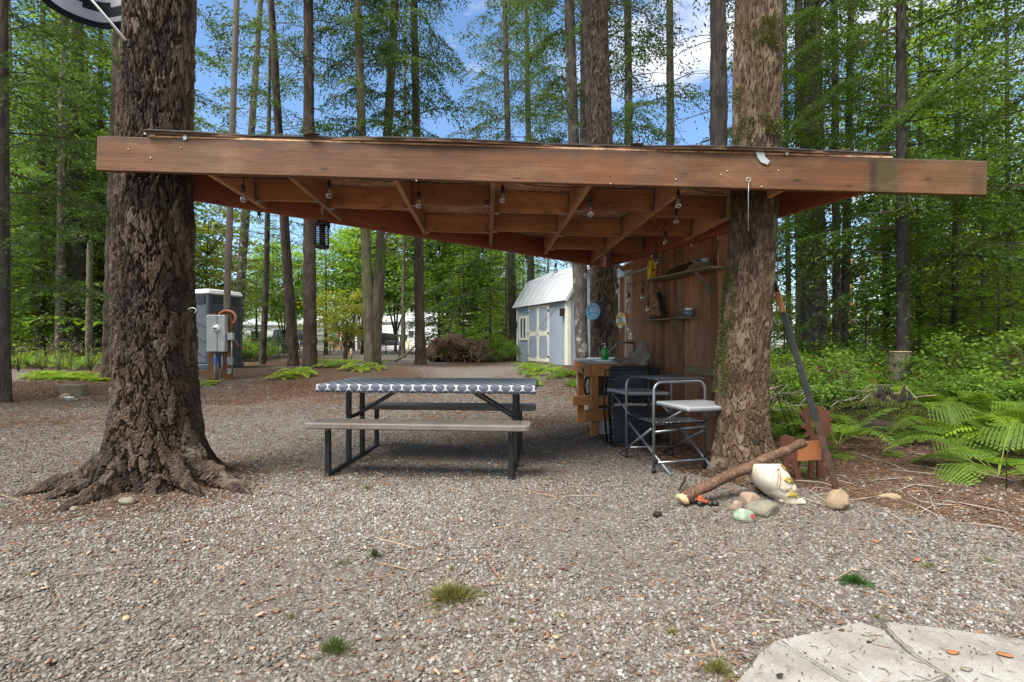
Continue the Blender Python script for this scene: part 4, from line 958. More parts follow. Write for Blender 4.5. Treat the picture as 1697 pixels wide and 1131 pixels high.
while n < 110:
    y = ru.uniform(5.2, 10); x = ru.uniform(.50, 1.1)*y
    if x < wallx(y)+1.5 or math.hypot(x-4.45, y-5.9) < .9: continue
    plant('fern', ru.choice(['fern1','fern2','fernfar','fern1','fernpale']), x, y, ru.uniform(.6,1.15), ru.uniform(0,6.28), 'fern among the bushes of the right undergrowth', 'fern', 'ferns of the right undergrowth'); n += 1
for k in range(26):                       # small weeds in the bare soil
    u = ru.uniform(1290, 1697); v = ru.uniform(700, 800); p = gnd(u, v)
    plant('small_weed', 'sedge', p.x, p.y, ru.uniform(.10,.24), ru.uniform(0,6), 'tiny green weed sprouting from the bare brown soil', 'weed', 'weeds on the bare soil')
for k in range(30):
    u = ru.uniform(1290, 1500); D = ru.uniform(6.0, 8.2); b = onground(u, D)
    plant('fern', ru.choice(['fern1','fern2','fernpale']), b.x, b.y, ru.uniform(.6,1.0), ru.uniform(0,6), 'fern between the leaning post and the mossy mound', 'fern', 'ferns behind the antlers')
for k in range(34):
    u = ru.uniform(1500, 1760); v = ru.uniform(655, 800); p = gnd(u, v)
    if v > 700+(u-1500)*.42: continue
    plant('fern', ru.choice(['fern1','fern2','fern1','fernpale']), p.x, p.y, ru.uniform(.7,1.15), ru.uniform(0,6), 'fern in the bank that fills the right edge of the photo', 'fern', 'ferns of the bank at the right edge')
# left side
for k in range(34):
    u = ru.uniform(5, 190); D = ru.uniform(14.2, 19); b = onground(u, D)
    plant('fern', 'fernfar', b.x, b.y, ru.uniform(.8,1.3), ru.uniform(0,6), 'fern in the bank below the left woods', 'fern', 'ferns below the left woods')
for (u, D, s) in ((30,13.6,.9),(70,13.9,1.0),(98,13.5,.85),(150,13.6,1.05),(118,14.2,.8)):
    b = onground(u, D); plant('bare_shrub', 'bareshrub', b.x, b.y, s, ru.uniform(0,6), 'leggy twiggy bush with few leaves in the left fern bank', 'bush', 'twiggy bushes in the left fern bank')
for k in range(60):
    t_ = ru.uniform(0,1); u = 50+t_*150; D = 12.6+ru.uniform(-.35,.5)-t_*.4; b = onground(u, D)
    plant('low_fern', 'fernpale', b.x, b.y, ru.uniform(.3,.5), ru.uniform(0,6), 'low yellow green fern in the bright strip beside the huge left fir', 'fern', 'low ferns of the bright strip', sz=.75)
for (u, v, s, lb) in ((500,622,.55,0),(478,625,.5,0),(490,618,.5,0),(465,628,.4,0),(545,608,.55,1),(560,606,.6,1),(575,608,.55,1),(590,612,.5,1),(550,600,.5,1),(600,615,.4,1),(635,603,.4,1),(620,612,.45,1),(532,604,.6,1),(580,602,.5,1)):
    p = gnd(u, v); plant('fern', 'fernpale', p.x, p.y, s*1.5, ru.uniform(0,6), ['low fern on the needle mound below the thick centre left trunk', 'pale fern in the patch between the thick trunk and the boat'][lb], 'fern', ['ferns on the needle mound', 'pale ferns between the trunks'][lb], sz=.8)
for (u, v, s) in ((338,640,.55),(352,636,.5)):
    p = gnd(u, v); plant('fern', 'fernpale', p.x, p.y, s, ru.uniform(0,6), 'small fern at the foot of the meter post', 'fern', 'ferns at the meter post', sz=.7)
for k in range(26):
    u = ru.uniform(870, 960); v = 606+abs(ru.gauss(0,14))+max(0,(u-900))*.25; p = gnd(u, v)
    plant('fern', ru.choice(['fernpale','fernfar']), p.x, p.y, ru.uniform(.4,.75), ru.uniform(0,6), 'fern in the patch between the blue shed and the potting bench', 'fern', 'ferns in front of the shed', sz=.7)
for k in range(30):
    u = ru.choice([ru.uniform(712, 860), ru.uniform(395, 445)]); D = ru.uniform(19, 23); b = onground(u, D)
    plant('leafy_shrub', ru.choice(['shrub1','shrub2']) if u < 0 else ru.choice(['shrub1','shrub2']), b.x, b.y, ru.uniform(.7,1.3), ru.uniform(0,6), 'green bush along the far edge of the clearing', 'bush', 'bushes along the far edge of the clearing')
for (u, D, s) in ((842, 20, .8), (846, 18.5, .7), (835, 20.5, .9), (850,18.8,.6)):
    b = onground(u, D); plant('leafy_shrub', 'shrub3', b.x, b.y, s, ru.uniform(0,6), 'bright leafy bush beside the left corner of the shed', 'bush', 'bushes at the shed corner')

# tufts in the gravel
def tuft(label, u, v, n, L, w, mat, seed, spread=1.0, flat=.4, name='grass_tuft'):
    r = np.random.RandomState(seed); p = gnd(u, v)
    az = r.uniform(0,2*PI,n); rad = np.abs(r.normal(0,.55,n))*w*(1+.35*np.sin(az*3+seed))
    P = np.stack([rad*np.cos(az), rad*np.sin(az)*.8, np.full(n,.004)], -1)
    up = np.clip(1-rad/w*.7, .12, 1)*r.uniform(.4,1.2,n); D = unit(np.stack([np.cos(az)*spread*rad/w+r.normal(0,.3,n), np.sin(az)*spread*rad/w+r.normal(0,.3,n), up*flat*2+r.uniform(0,.4,n)], -1))
    Sd = unit(np.cross(D, r.normal(0,1,(n,3)))); V, F = quads(P, D, Sd, L*r.uniform(.5,1.2,n), np.full(n, .0032))
    me = npmesh(name, V, F, M[mat], {'tint': np.repeat(r.uniform(0,1,n),4)}, False)
    return tag(link(name, me, None, p), label, 'grass tuft')
tuft('wide olive brown grass tuft in the middle of the near gravel', 750, 992, 1500, .052, .085, 'grass_dry', 1, 1.0, .35)
tuft('spiky green tuft in the gravel near the bottom left of centre', 555, 1085, 420, .05, .04, 'grass', 2, .8, .5)
tuft('small grey green sprout in the gravel left of the wide tuft', 620, 925, 160, .045, .018, 'grass', 3, .6, .8)
tuft('bright green fir sprig lying on the gravel at the right', 1417, 968, 500, .045, .045, 'needlegreen', 4, 1.2, .2, 'fir_sprig')
tuft('brown and green tuft beside the concrete slabs at the bottom', 1190, 1118, 380, .04, .035, 'grass_dry', 5, .8, .5)
tuft('pale dry moss scrap on the gravel left of the slabs', 1115, 1050, 120, .02, .018, 'grass_dry', 6, 1.2, .15, 'moss_scrap')
tuft('tiny tuft far left on the gravel near the huge fir', 97, 703, 120, .06, .05, 'grass_dry', 7, .8, .5)
tuft('tiny tuft under the front bench of the picnic table', 608, 812, 120, .03, .03, 'grass_dry', 8, .8, .5)

for k in range(26):
    u = ru.uniform(20, 1650); v = ru.uniform(700, 1120)
    if (560 < u < 900 and v < 810) or (1150 < u and v > 1030) or (60 < u < 440 and v < 870): continue
    tuft('straggly little weed sprout on the open gravel', u, v, ru.randint(14, 50), ru.uniform(.018,.036), ru.uniform(.008,.02), ru.choice(['grass_dry','grass','grass_dry']), 50+k, 1.1, .4, 'weed_sprout')['group'] = 'weed sprouts on the gravel'
# mossy mound with torn stump
mp_ = gnd(1490, 722)
t = thing('mossy_mound', mp_, 'mossy earth mound with a torn rotten stump among the ferns at right', 'mound')
mb = MB(); mb.blob(mp_+Vector((.1,.35,-.02)), .66, .46, .29, 5, .10, 4, freq=4.1); mb.build('earth', M['moss_s'] if 'moss_s' in M else plain('mound_soil', (.028,.020,.012), .95, var=.6, scale=10, bmp=.8, dirt=(.035,.042,.012)), t, mp_)
r = np.random.RandomState(8); nn = 16000; th = r.uniform(0,2*PI,nn); ph = np.arccos(r.uniform(.05,1,nn))
nrm = np.stack([np.cos(th)*np.sin(ph), np.sin(th)*np.sin(ph), np.cos(ph)],-1); keep = (np.sin(nrm[:,0]*5+1)+np.sin(nrm[:,1]*6+nrm[:,2]*7)) > -1.1; nrm = nrm[keep]; nn = len(nrm)
P = nrm*np.array([.73,.51,.34])+np.array([.1,.35,-.02]); D = unit(nrm+r.normal(0,.6,(nn,3))); V,F = quads(P, D, unit(np.cross(D, r.normal(0,1,(nn,3)))), r.uniform(.02,.05,nn), np.full(nn,.012))
tag(link('moss', npmesh('moss', V, F, M['moss'], {'tint': np.repeat(r.uniform(0,1,nn),4)}, False), t, mp_), kind='stuff')
mb = MB()
for k in range(16):
    a = k*.55; q = mp_+Vector((.18+math.cos(a)*.22*(k % 3+1)/3, .42+math.sin(a)*.14, .22)); h_ = ru.uniform(.10,.34)
    l1 = Vector((ru.uniform(-.06,.06), ru.uniform(-.04,.04), h_*.5)); l2 = l1+Vector((ru.uniform(-.09,.09), ru.uniform(-.05,.05), h_*.45)); mb.tube([q, q+l1, q+l2, q+l2+Vector((ru.uniform(-.05,.05),0,ru.uniform(-.02,.06)))], [ru.uniform(.025,.06), ru.uniform(.02,.045), .012, .003], 4)
mb.build('torn_stump', M['bark_dark'], t, mp_)

# cut stump
sp = onground(1490, 9.0); t = thing('cut_stump', sp, 'short sawn tree stump with a flat pale top in front of the dark right trunk', 'stump')
trunk('bark', [sp-Vector((0,0,.1)), sp+Vector((.02,0,.80))], [.19,.17], 40, 60, .02, M['bark_moss'], t, 9, .1, 6, origin=sp)
mb = MB(); mb.lathe([(.165,0),(.16,.012),(.0,.014)], (sp.x+.02, sp.y, sp.z+.803), 20); mb.build('sawn_top', M['tan'], t, sp)
# ------------------------------------------------------------------ the shelter
BY = 3.52                                          # front face of the front beam
def ztop(x, y): return 2.53-.0281*(x+2.85)-.010*(y-3.52)
sh = thing('roof_shelter', (0, 4.5, 0), 'low brown timber roof slung between three living trees over the table', 'shelter')
def angled(name, x0, y0, x1, y1, w, h, mat, dz=0.0, bev=.004, off=0.0):
    """timber whose mesh runs along its own x (or y) axis so the grain follows it"""
    p0 = Vector((x0, y0, ztop(x0, y0)-h/2+dz)); p1 = Vector((x1, y1, ztop(x1, y1)-h/2+dz)); c = (p0+p1)/2; d = p1-p0; L = d.length
    mb = MB(); ax = 1 if mat is M['joist'] else 0
    mb.box((0,0,0), ((L, w, h) if ax == 0 else (w, L, h)), None, bev)
    o = mb.build(name, mat, sh)
    o.location = c-world(sh)
    o.rotation_euler = d.to_track_quat('X' if ax == 0 else 'Y', 'Z').to_euler()
    return o
angled('front_beam', -2.858, BY+.02, 3.268, BY+.02, .04, .236, M['beam'])
ANG = ((-2.62, 4.25), (1.30, 7.12))
angled('rear_beam', ANG[0][0]-.15, ANG[0][1]-.11, ANG[1][0], ANG[1][1], .04, .235, M['redbeam'])
def sidex(y): return 2.44-.315*(y-3.56)
angled('side_beam', 2.44, 3.57, sidex(7.0), 7.0, .04, .235, M['redbeam'])
def rear_y(x): return ANG[0][1]+(x-ANG[0][0])*(ANG[1][1]-ANG[0][1])/(ANG[1][0]-ANG[0][0])
JX = [-2.14, -1.58, -.83, -.13, .56, 1.25, 1.93]
def jx(k, y): return JX[k]-.05*(y-3.56)
jend = []
for k in range(7):
    y1 = 3.6
    for q in range(400):
        x = jx(k, y1)
        lim = min(rear_y(x)-.035, 3.57+(2.44-x)/.315-.07)
        if y1 >= lim: break
        y1 += .01
    jend.append(y1); angled('joist', jx(k, 3.565), 3.565, jx(k, y1), y1, .038, .185, M['joist'], -.022 if k else -.03, .003)
def xr_(y):   # rear beam x at y
    return ANG[0][0]+(y-ANG[0][1])*(ANG[1][0]-ANG[0][0])/(ANG[1][1]-ANG[0][1])
rows = [(4.42, 1, .07), (5.30, 2, -.05), (6.15, 3, .05)]
hang = MB()
for (y, k0, st) in rows:
    for k in range(0, 7):
        yy = y+(st if k % 2 else -st)*1.2
        if yy < jend[k]-.02:
            xl = jx(k, yy)+.021; xr2 = jx(k+1, yy)-.021 if k < 6 and yy < jend[k+1] else sidex(yy)-.03
            if xr2-xl < .08: continue
            angled('blocking', xl, yy, xr2, yy, .038, .18, M['block'], -.012, .003)
            zb = ztop(xl, yy)
            for xx in (xl+.0015, xr2-.0015): hang.box((xx, yy-.024, zb-.11), (.004, .05, .14)); hang.box((xx+(.02 if xx == xl+.0015 else -.02), yy-.022, zb-.208), (.04, .05, .003))
        if k == 0 and yy > ANG[0][1]+.1 and xr_(yy)+.05 < jx(0, yy) and yy < jend[0]: angled('blocking', xr_(yy)+.03, yy, jx(0, yy)-.021, yy, .038, .18, M['block'], -.012, .003)
hang.build('joist_hanger', M['steel'], sh)['kind'] = 'stuff'
# deck: strand board above the timbers, roofing felt above that, both with a rough edge
def deck(name, z0, th, mat, fy, over, jag, seed, x0=-2.50, x1=2.62):
    rs = random.Random(seed); pts = []
    n_ = 60
    for i in range(n_+1): x = x0+(x1-x0)*i/n_; pts.append((x, fy+rs.uniform(-jag, jag)+(.02*math.sin(x*3)*over)))
    pts += [(sidex(7.0)+.12, 7.0), (1.34, 7.2+over*.05)]
    for i in range(20):
        x = 1.2-(3.95)*i/19; pts.append((x, rear_y(x)+.05+over*.03+rs.uniform(0, jag)))
    vs = [(x, y, ztop(x, y)+z0) for x, y in pts]+[(x, y, ztop(x, y)+z0+th+rs.uniform(0,jag)*.5) for x, y in pts]; k = len(pts)
    mb = MB(); mb.add(vs, [tuple(range(k-1,-1,-1)), tuple(range(k,2*k))]+[(i,(i+1)%k,k+(i+1)%k,k+i) for i in range(k)]); return mb.build(name, mat, sh)
deck('roof_deck', .003, .011, M['osb'], BY+.002, 0, .0, 3)
deck('roof_deck_edge', .016, .012, M['edge'], BY-.014, 1, .004, 5)
deck('roofing_felt', .030, .007, M['tar'], BY-.022, 1, .008, 4)
mb = MB(); rr_ = random.Random(4)
for k in range(60):
    x = rr_.uniform(-2.45, 2.5); y = rr_.uniform(3.5, 3.9); z = ztop(x, y)+.045
    mb.blob((x, y, z), rr_.uniform(.01,.06), .03, rr_.uniform(.004,.012), k, .3, 1)
o = mb.build('roof_debris', M['rootwood'], sh); o['kind'] = 'stuff'
def flash(u, v, pts, lab):
    p = at(u, v, BY-.012); mb = MB()
    mb.prism([(a/K*BY, -b/K*BY) for a, b in pts], p, (1,0,0), (0,0,1), -.003); o = mb.build('loose_flashing', M['silver'], sh); o['label'] = lab
flash(1252, 250, [(0,2),(4,12),(9,19),(20,23),(24,17),(16,10),(14,2)], 'bent grey strip of metal flashing hanging over the beam by the right tree')
flash(1300, 250, [(0,0),(4,8),(8,3),(20,-4),(26,-6),(14,-4)], 'torn scrap of roofing felt right of the flashing')
flash(237, 222, [(0,0),(18,4),(26,-5),(10,-8)], 'folded flashing scrap near the left end of the beam')
flash(303, 218, [(0,0),(1,14),(6,13),(7,0)], 'small hanging strap on the left part of the beam')
mb = MB()
for (u, v) in ((300,245),(1195,290),(1012,305),(1120,298),(1205,284),(250,262),(213,248),(1290,283),(1262,310),(690,300)):
    p = at(u, v, BY-.002); mb.lathe([(.005,-.002),(.005,.003),(.0,.004)], p, 6, Euler((RAD(90),0,0)).to_matrix())
mb.build('nail_head', M['silver'], sh)['kind'] = 'stuff'
# hook with wire on the front beam
p = at(1240, 298, BY-.012); t = thing('hanging_wire', p, 'thin wire with a looped top hanging from the beam in front of the right tree', 'wire hook')
mb = MB(); mb.tube([p+Vector((.014*math.cos(a), -.004, .014*math.sin(a))) for a in [RAD(i*30-80) for i in range(12)]], .0022, 5); mb.build('loop', M['silver'], t, p)
mb = MB(); q = at(1240, 383, BY-.02); mb.tube([p+Vector((.003,0,-.012)), p+Vector((-.001,-.004,-.1)), q], .0018, 5); mb.build('wire', M['silver'], t, p)

# ------------------------------------------------------------------ plank wall
WD = Vector((-.315, 1, 0)).normalized(); WN = Vector((-WD.y, WD.x, 0))
WP = Vector((2.50, 3.62, 0))
if WN.x > 0: WN = -WN
def wallpt(u, v, off=.0):
    d = Vector(((u-848.5)/K, 1, -(v-565.5)/K)); p0 = WP+WN*off
    s_ = (p0-Vector((0,0,HC))).dot(WN)/d.dot(WN); return Vector((0,0,HC))+d*s_
wt = thing('plank_wall', WP+WD*2, 'wall of weathered vertical brown planks behind the camp kitchen', 'wall')
s_ = 1.06; rw = random.Random(9); k = 0
s_end = 3.45
while s_ < s_end:
    w = rw.uniform(.085, .15); p = WP+WD*(s_+w/2)
    u_c = 848.5+K*p.x/p.y
    top = ztop(p.x, p.y)-.20 if u_c > 1050 else 1.98
    gap = 1036 < u_c < 1046
    if gap: s_ += w; continue
    mb = MB(); h_ = top-tz(p.x, p.y)+.05; mb.box((0,0,h_/2), (w-rw.uniform(.003,.007), .02, h_), None, .003)
    o = mb.build('plank', M['plank'], wt, None); o.location = p+Vector((0,0,tz(p.x,p.y)-.05))+WN*rw.uniform(-.004,.006)-world(wt)
    o.rotation_euler = (0, rw.uniform(-.006,.006), math.atan2(WD.y, WD.x)); s_ += w; k += 1
for z in (.35, 1.35, 2.0):
    mb = MB(); a = WP+WD*1.08-WN*.03; b = WP+WD*s_end-WN*.03; a.z = z+.1; b.z = z+.1; mb.beam(a, b, .038, .07); mb.build('wall_rail', M['joist'], wt, wt.location)
mb = MB(); a = wallpt(1136, 616, .03); b = wallpt(1197, 616, .03); b = a+(b-a).normalized()*max((b-a).length,.5); L = (b-a).length
mb.box((0,0,0), (L,.035,.075), None, .004); o = mb.build('cleat_board', M['oldwood'], wt); o.location = (a+b)/2-world(wt); o.rotation_euler = (0,0,math.atan2((b-a).y,(b-a).x)); o['label'] = 'pale horizontal board low on the wall by the right tree'

def shelf(label, u0, v0, u1, v1, depth, brs):
    a = wallpt(u0, v0, .012); b = wallpt(u1, v1, .012); b.z = a.z = (a.z+b.z)/2
    t = thing('wall_shelf', (a+b)/2, label, 'shelf'); L = (b-a).length
    mb = MB(); mb.box((0,0,0), (L, depth, .02), None, .003); o = mb.build('shelf_board', M['oldwood'], t); o.location = WN*(depth/2+.002); o.rotation_euler = (0,0,math.atan2((b-a).y,(b-a).x))
    for f in brs:
        q = a.lerp(b, f); mb = MB()
        mb.prism([(0,0),(depth*.92,0),(0,-depth*.95)] if depth < .2 else [(depth*.8,0),(depth*.95,0),(.02,-depth*.9),(0,-depth*.9),(0,-depth*.8)], q+Vector((0,0,-.0115)), WN, (0,0,1), .018)
        mb.build('bracket', M['oldwood'], t, t.location)
    return a, b
sa, sb = shelf('upper wall shelf holding the birdhouse and the radio', 1096, 462, 1212, 449, .24, (.12, .78))
la, lb_ = shelf('lower wall shelf holding the blue jar and the tilted log house', 1076, 533, 1156, 526, .16, (.3, .72))
# sagging sheet of thin board on the upper shelf
t = thing('curved_board', sa, 'thin board curling up on the upper wall shelf left of the radio', 'board'); mb = MB(); n_ = 9
vs = []
for i in range(n_):
    f = i/(n_-1); q = sa.lerp(sb, .18+.5*f)+WN*.10; z_ = .014+.10*sm(.0,.75,f)-.02*f
    vs += [q+WN*.10+Vector((0,0,z_)), q-WN*.08+Vector((0,0,z_))]
m_ = len(vs); vs += [v+Vector((0,0,.006)) for v in vs]
fs = [(2*i,2*i+1,2*i+3,2*i+2) for i in range(n_-1)]+[(m_+2*i,m_+2*i+2,m_+2*i+3,m_+2*i+1) for i in range(n_-1)]+[(2*i,2*i+2,m_+2*i+2,m_+2*i) for i in range(n_-1)]+[(2*i+1,m_+2*i+1,m_+2*i+3,2*i+3) for i in range(n_-1)]
mb.add(vs, fs); mb.build('board', M['oldwood'], t, sa)
# radio
q = sa.lerp(sb, .74)+WN*.11+Vector((0,0,.10)); t = thing('radio', q, 'small silver radio on the upper wall shelf by the right tree', 'radio')
Rw = Euler((0,0,math.atan2(WD.y, WD.x))).to_matrix()
mb = MB(); mb.box(q+Vector((0,0,.0)), (.17,.07,.042), Rw, .006); mb.build('case', M['silver'], t, q)
mb = MB(); mb.box(q+WN*.037+Vector((0,0,.004)), (.07,.004,.02), Rw); mb.build('display', M['black'], t, q)
for i_ in range(3): mb = MB(); mb.lathe([(.006,0),(.006,.006),(0,.007)], q+WN*.036+WD*(.05+.0*i_-.11*(i_==2))+Vector((0,0,-.01+.018*(i_==1))), 8, Vector((0,0,1)).rotation_difference(WN).to_matrix()); mb.build('knob', M['black'], t, q)
mb = MB(); mb.box(q+Vector((0,0,-.055)), (.24,.12,.066), Rw, .004); o = mb.build('wooden_box', M['oldwood'], None, q); tag(o, 'small wooden box under the silver radio on the upper shelf', 'box')
# yellow birdhouse
q = sa.lerp(sb, .02)+WN*.12+Vector((0,0,.012)); t = thing('birdhouse', q, 'narrow yellow birdhouse with a pointed roof at the left end of the upper shelf', 'birdhouse')
fx = Vector((.93,.36,0)).normalized(); w_, h_ = .035, .14
mb = MB(); mb.prism([(-w_,0),(w_,0),(w_,h_),(0,h_+.085),(-w_,h_)], q, fx, (0,0,1), -.07); mb.build('house_body', M['yellow'], t, q)
nf = fx.cross(Vector((0,0,1)))
for s2 in (-1,1): mb = MB(); mb.beam(q+fx*s2*(w_+.008)+Vector((0,0,h_-.012))-nf*.035, q+Vector((0,0,h_+.092))-nf*.035, .085, .006, up=(fx*-s2*(w_+.008)+Vector((0,0,h_*0+.10))).cross(nf)); mb.build('roof_panel', M['yellow'], t, q)
mb = MB(); mb.lathe([(.014,0),(.014,.002),(0,.0025)], q+Vector((0,0,.11))+nf*.0005, 14, Vector((0,0,1)).rotation_difference(nf).to_matrix()); mb.build('entrance_hole', M['black'], t, q)
mb = MB(); mb.tube([q+Vector((0,0,.075)), q+Vector((0,0,.075))+nf*.03], .003, 6); mb.build('perch', M['tan'], t, q)
# log bird house with ladder roof, leaning on the lower shelf
q = wallpt(1097, 528, .10); q.z = la.z+.012; t = thing('log_house', q, 'dark wooden ladder roofed log house leaning on the lower wall shelf', 'wooden ornament')
a0 = q+WD*.16; tl_ = Vector((0,0,.30))+WD*.10
mb = MB(); mb.beam(a0-WD*.19+WN*.0, a0-WD*.19+tl_, .05, .04); mb.build('side_log', M['bark_dark'], t, q)
mb = MB(); mb.beam(a0-WD*.20+WN*.0+WD*.13, a0-WD*.20+tl_*.9+WD*.2, .03, .03); mb.build('side_log', M['bark_dark'], t, q)
for i in range(10):
    c0 = a0-WD*.20+tl_*(i+.3)/10+WN*.035; mb = MB(); mb.beam(c0+WD*0, c0+WD*.17, .012, .026, up=tl_); mb.build('roof_slat', M['plank'], t, q)
mb = MB(); mb.beam(a0-WD*.20+WN*.02+Vector((0,0,.01)), a0-WD*.02+WN*.02+Vector((0,0,.01)), .12, .02); mb.build('floor_board', M['bark_dark'], t, q)
# jar
q = wallpt(1141, 524, .08); q.z = la.z+.011; t = thing('jar', q, 'round blue and white glass jar on the lower wall shelf', 'jar')
mb = MB(); mb.lathe([(.028,0),(.05,.022),(.054,.045),(.046,.07)], q, 16); mb.build('jar_body', plain('blue_glaze', (.10,.22,.33), .2, var=.5, scale=18), t, q)
mb = MB(); mb.lathe([(.044,.068),(.038,.078),(.04,.092),(.036,.092),(.034,.078)], q, 16); mb.build('jar_neck', M['white'], t, q)
# ring ornament on the wall
q = wallpt(1029, 531, .02); t = thing('ring_ornament', q, 'small life ring ornament in white and yellow with an anchor on the wall end', 'ornament')
Rn = Vector((0,0,1)).rotation_difference(WN).to_matrix()
for i in range(8):
    mb = MB(); mb.tube([q+Rn@Vector((.085*math.cos(a), .085*math.sin(a), 0)) for a in [2*PI*(i+j/5)/8 for j in range(6)]], .024, 8); mb.build('ring_segment', M['yellow' if i % 2 else 'white'], t, q)
mb = MB(); mb.tube([q+Vector((0,0,.07)), q+Vector((0,0,-.09))], .01, 6); mb.tube([q+WD*x+Vector((0,0,-.09+x*x*9)) for x in (-.05,-.03,0,.03,.05)], .01, 6); mb.tube([q+WD*-.03+Vector((0,0,.045)), q+WD*.03+Vector((0,0,.045))], .009, 6); mb.build('anchor', M['white'], t, q)
# rolled strip along the wall top
a = wallpt(1035, 457, .05); b = wallpt(1090, 437, .05); mb = MB(); mb.tube([a, a.lerp(b,.5)+Vector((0,0,-.01)), b], .014, 6); o = mb.build('metal_tube', M['silver'], None, a); tag(o, 'shiny thin tube slanting along the top edge of the plank wall', 'tube')

# blue plaque on the rear tree
q = at(983, 517, TREE_B[1]-.24); t = thing('round_plaque', q, 'round blue plaque with faint white lettering on the tree behind the potting bench', 'plaque')
Rp = Vector((0,0,1)).rotation_difference(Vector((-.62,-.78,0)).normalized()).to_matrix()
mb = MB(); mb.lathe([(.02,-.006),(.115,-.006),(.118,.004),(.112,.010),(.105,.007),(0,.006)], q, 28, Rp); mb.build('disc', M['bluedisc'], t, q)
ax = Rp@Vector((1,0,0)); ay = Vector((0,0,1)); 
nn_ = Vector((-.62,-.78,0)).normalized(); ax = Vector((.78,-.62,0)).normalized()
mb = MB(); 
for rr2 in (.096,): mb.tube([q+ax*rr2*math.cos(a)+ay*rr2*math.sin(a)+nn_*.009 for a in [2*PI*i/24 for i in range(25)]], .0015, 4)
mb.build('rim_line', M['white'], t, q)
for row, (zz, ln) in enumerate(((.052,.05),(.026,.065),(0,.06),(-.045,.04))):
    mb = MB(); npt = 14
    mb.tube([q+ax*(-ln+2*ln*i/npt)+ay*(zz+.008*math.sin(i*2.6+row))+nn_*.009 for i in range(npt+1)], .0022, 4); mb.build('script_line', M['white'], t, q)

# ------------------------------------------------------------------ string lights
def bulb(par, p, first, lean=0):
    mb = MB(); mb.smooth = True; mb.lathe([(.0,.012),(.006,.010),(.0135,.0),(.0145,-.03),(.0125,-.052),(.011,-.052)], p, 10); s0 = mb.build('socket', M['black'], par, p)
    mb = MB(); mb.lathe([(.011,-.050),(.013,-.06),(.0235,-.082),(.0255,-.098),(.021,-.114),(.010,-.122),(0,-.1235)], p, 12); g0 = mb.build('bulb', M['bulbglass'], par, p)
    mb = MB(); mb.tube([p+Vector((-.006,0,-.055)), p+Vector((-.009,0,-.09)), p+Vector((.0,0,-.075)), p+Vector((.009,0,-.09)), p+Vector((.006,0,-.055))], .0011, 4); mb.lathe([(.006,-.052),(.003,-.066),(0,-.067)], p, 6); mb.build('filament', M['chrome'], g0, p)
def lights(label, wire, bulbs, drop=.02):
    o0 = wire[0]; t = thing('string_lights', o0, label, 'string lights'); mb = MB()
    pts = []
    for i in range(len(wire)-1):
        a, b = wire[i], wire[i+1]
        for j in range(6):
            f = j/6; pts.append(a.lerp(b, f)-Vector((0,0,.14*f*(1-f)*(b-a).length)))
    pts.append(wire[-1]); mb.tube(pts, .0038, 5); 
    for (p, top) in bulbs: mb.tube([top, top.lerp(p,.5)+Vector((.006,0,0)), p+Vector((0,0,.008))], .0032, 5)
    mb.build('cable', M['black'], t, o0)
    for (p, top) in bulbs: bulb(t, p, False)
def bp(u, v, D, up=.05):     # v = bulb tip row
    p = at(u, v, D); p.z += .1235; return (p, p+Vector((0,0,up)))
r1 = [bp(403,336,3.75,.06), bp(545,329,3.85,.06), bp(694,346,3.95,.09), bp(833,337,3.85,.05), bp(979,360,3.8,.10), bp(1124,346,3.75,.06)]
lights('cord of clear bulbs hung along the inside of the front beam', [at(322,287,3.70)]+[b[1] for b in r1]+[at(1200,322,3.8)], r1)
def rb(u, v, D): return bp(u, v, D, .09)
r2 = []
for (u, v) in ((429,372),(545,391),(641,397),(727,427),(799,430),(872,440),(921,453),(971,461)):
    s0 = (u-848.5)/K; Dd = (ANG[0][1]-.842*0+(-ANG[0][0])*(ANG[1][1]-ANG[0][1])/(ANG[1][0]-ANG[0][0]))/(1-s0*(ANG[1][1]-ANG[0][1])/(ANG[1][0]-ANG[0][0]))+.05
    r2.append(bp(u, v, Dd, .06))
lights('cord of clear bulbs drooping below the slanting rear beam', [at(340,330,4.35)]+[b[1] for b in r2]+[at(1010,450,6.95)], r2)
r3 = [bp(1024,487,6.6,.08), bp(1042,503,6.3,.12), bp(1065,498,5.75,.1), bp(1074,518,5.5,.12), bp(1088,440,5.4,.12), bp(1103,406,5.0,.1), bp(1121,372,4.4,.08), bp(1037,440,6.7,.05)]
lights('cord of clear bulbs looped along the plank wall', [b[1] for b in r3], r3)
# bug zapper
zc = at(534, 390, 4.35); t = thing('bug_zapper', zc, 'black caged bug zapper hanging on a chain from the roof at left', 'bug zapper')
mb = MB(); mb.lathe([(0,.125),(.03,.122),(.056,.11),(.058,.085),(.052,.083)], zc, 18); mb.build('cap', M['black'], t, zc)
mb = MB(); mb.lathe([(.052,-.085),(.058,-.087),(.056,-.112),(.02,-.12),(0,-.12)], zc, 18); mb.build('base', M['black'], t, zc)
mb = MB()
for i in range(14): a = 2*PI*i/14; mb.tube([zc+Vector((.054*math.cos(a),.054*math.sin(a),-.09)), zc+Vector((.054*math.cos(a),.054*math.sin(a),.09))], .0022, 4)
for i in range(9): z_ = -.075+i*.019; mb.tube([zc+Vector((.055*math.cos(2*PI*k/16),.055*math.sin(2*PI*k/16),z_)) for k in range(17)], .0028, 4)
mb.build('cage', M['black'], t, zc)
mb = MB(); mb.lathe([(.026,-.085),(.026,.085)], zc, 10); mb.build('grid_core', plain('dark_tube', (.05,.05,.055), .4), t, zc)
mb = MB(); mb.tube([zc+Vector((-.05,0,.11)), zc+Vector((-.035,0,.15)), zc+Vector((0,0,.17)), zc+Vector((.035,0,.15)), zc+Vector((.05,0,.11))], .003, 5); mb.build('bail', M['black'], t, zc)
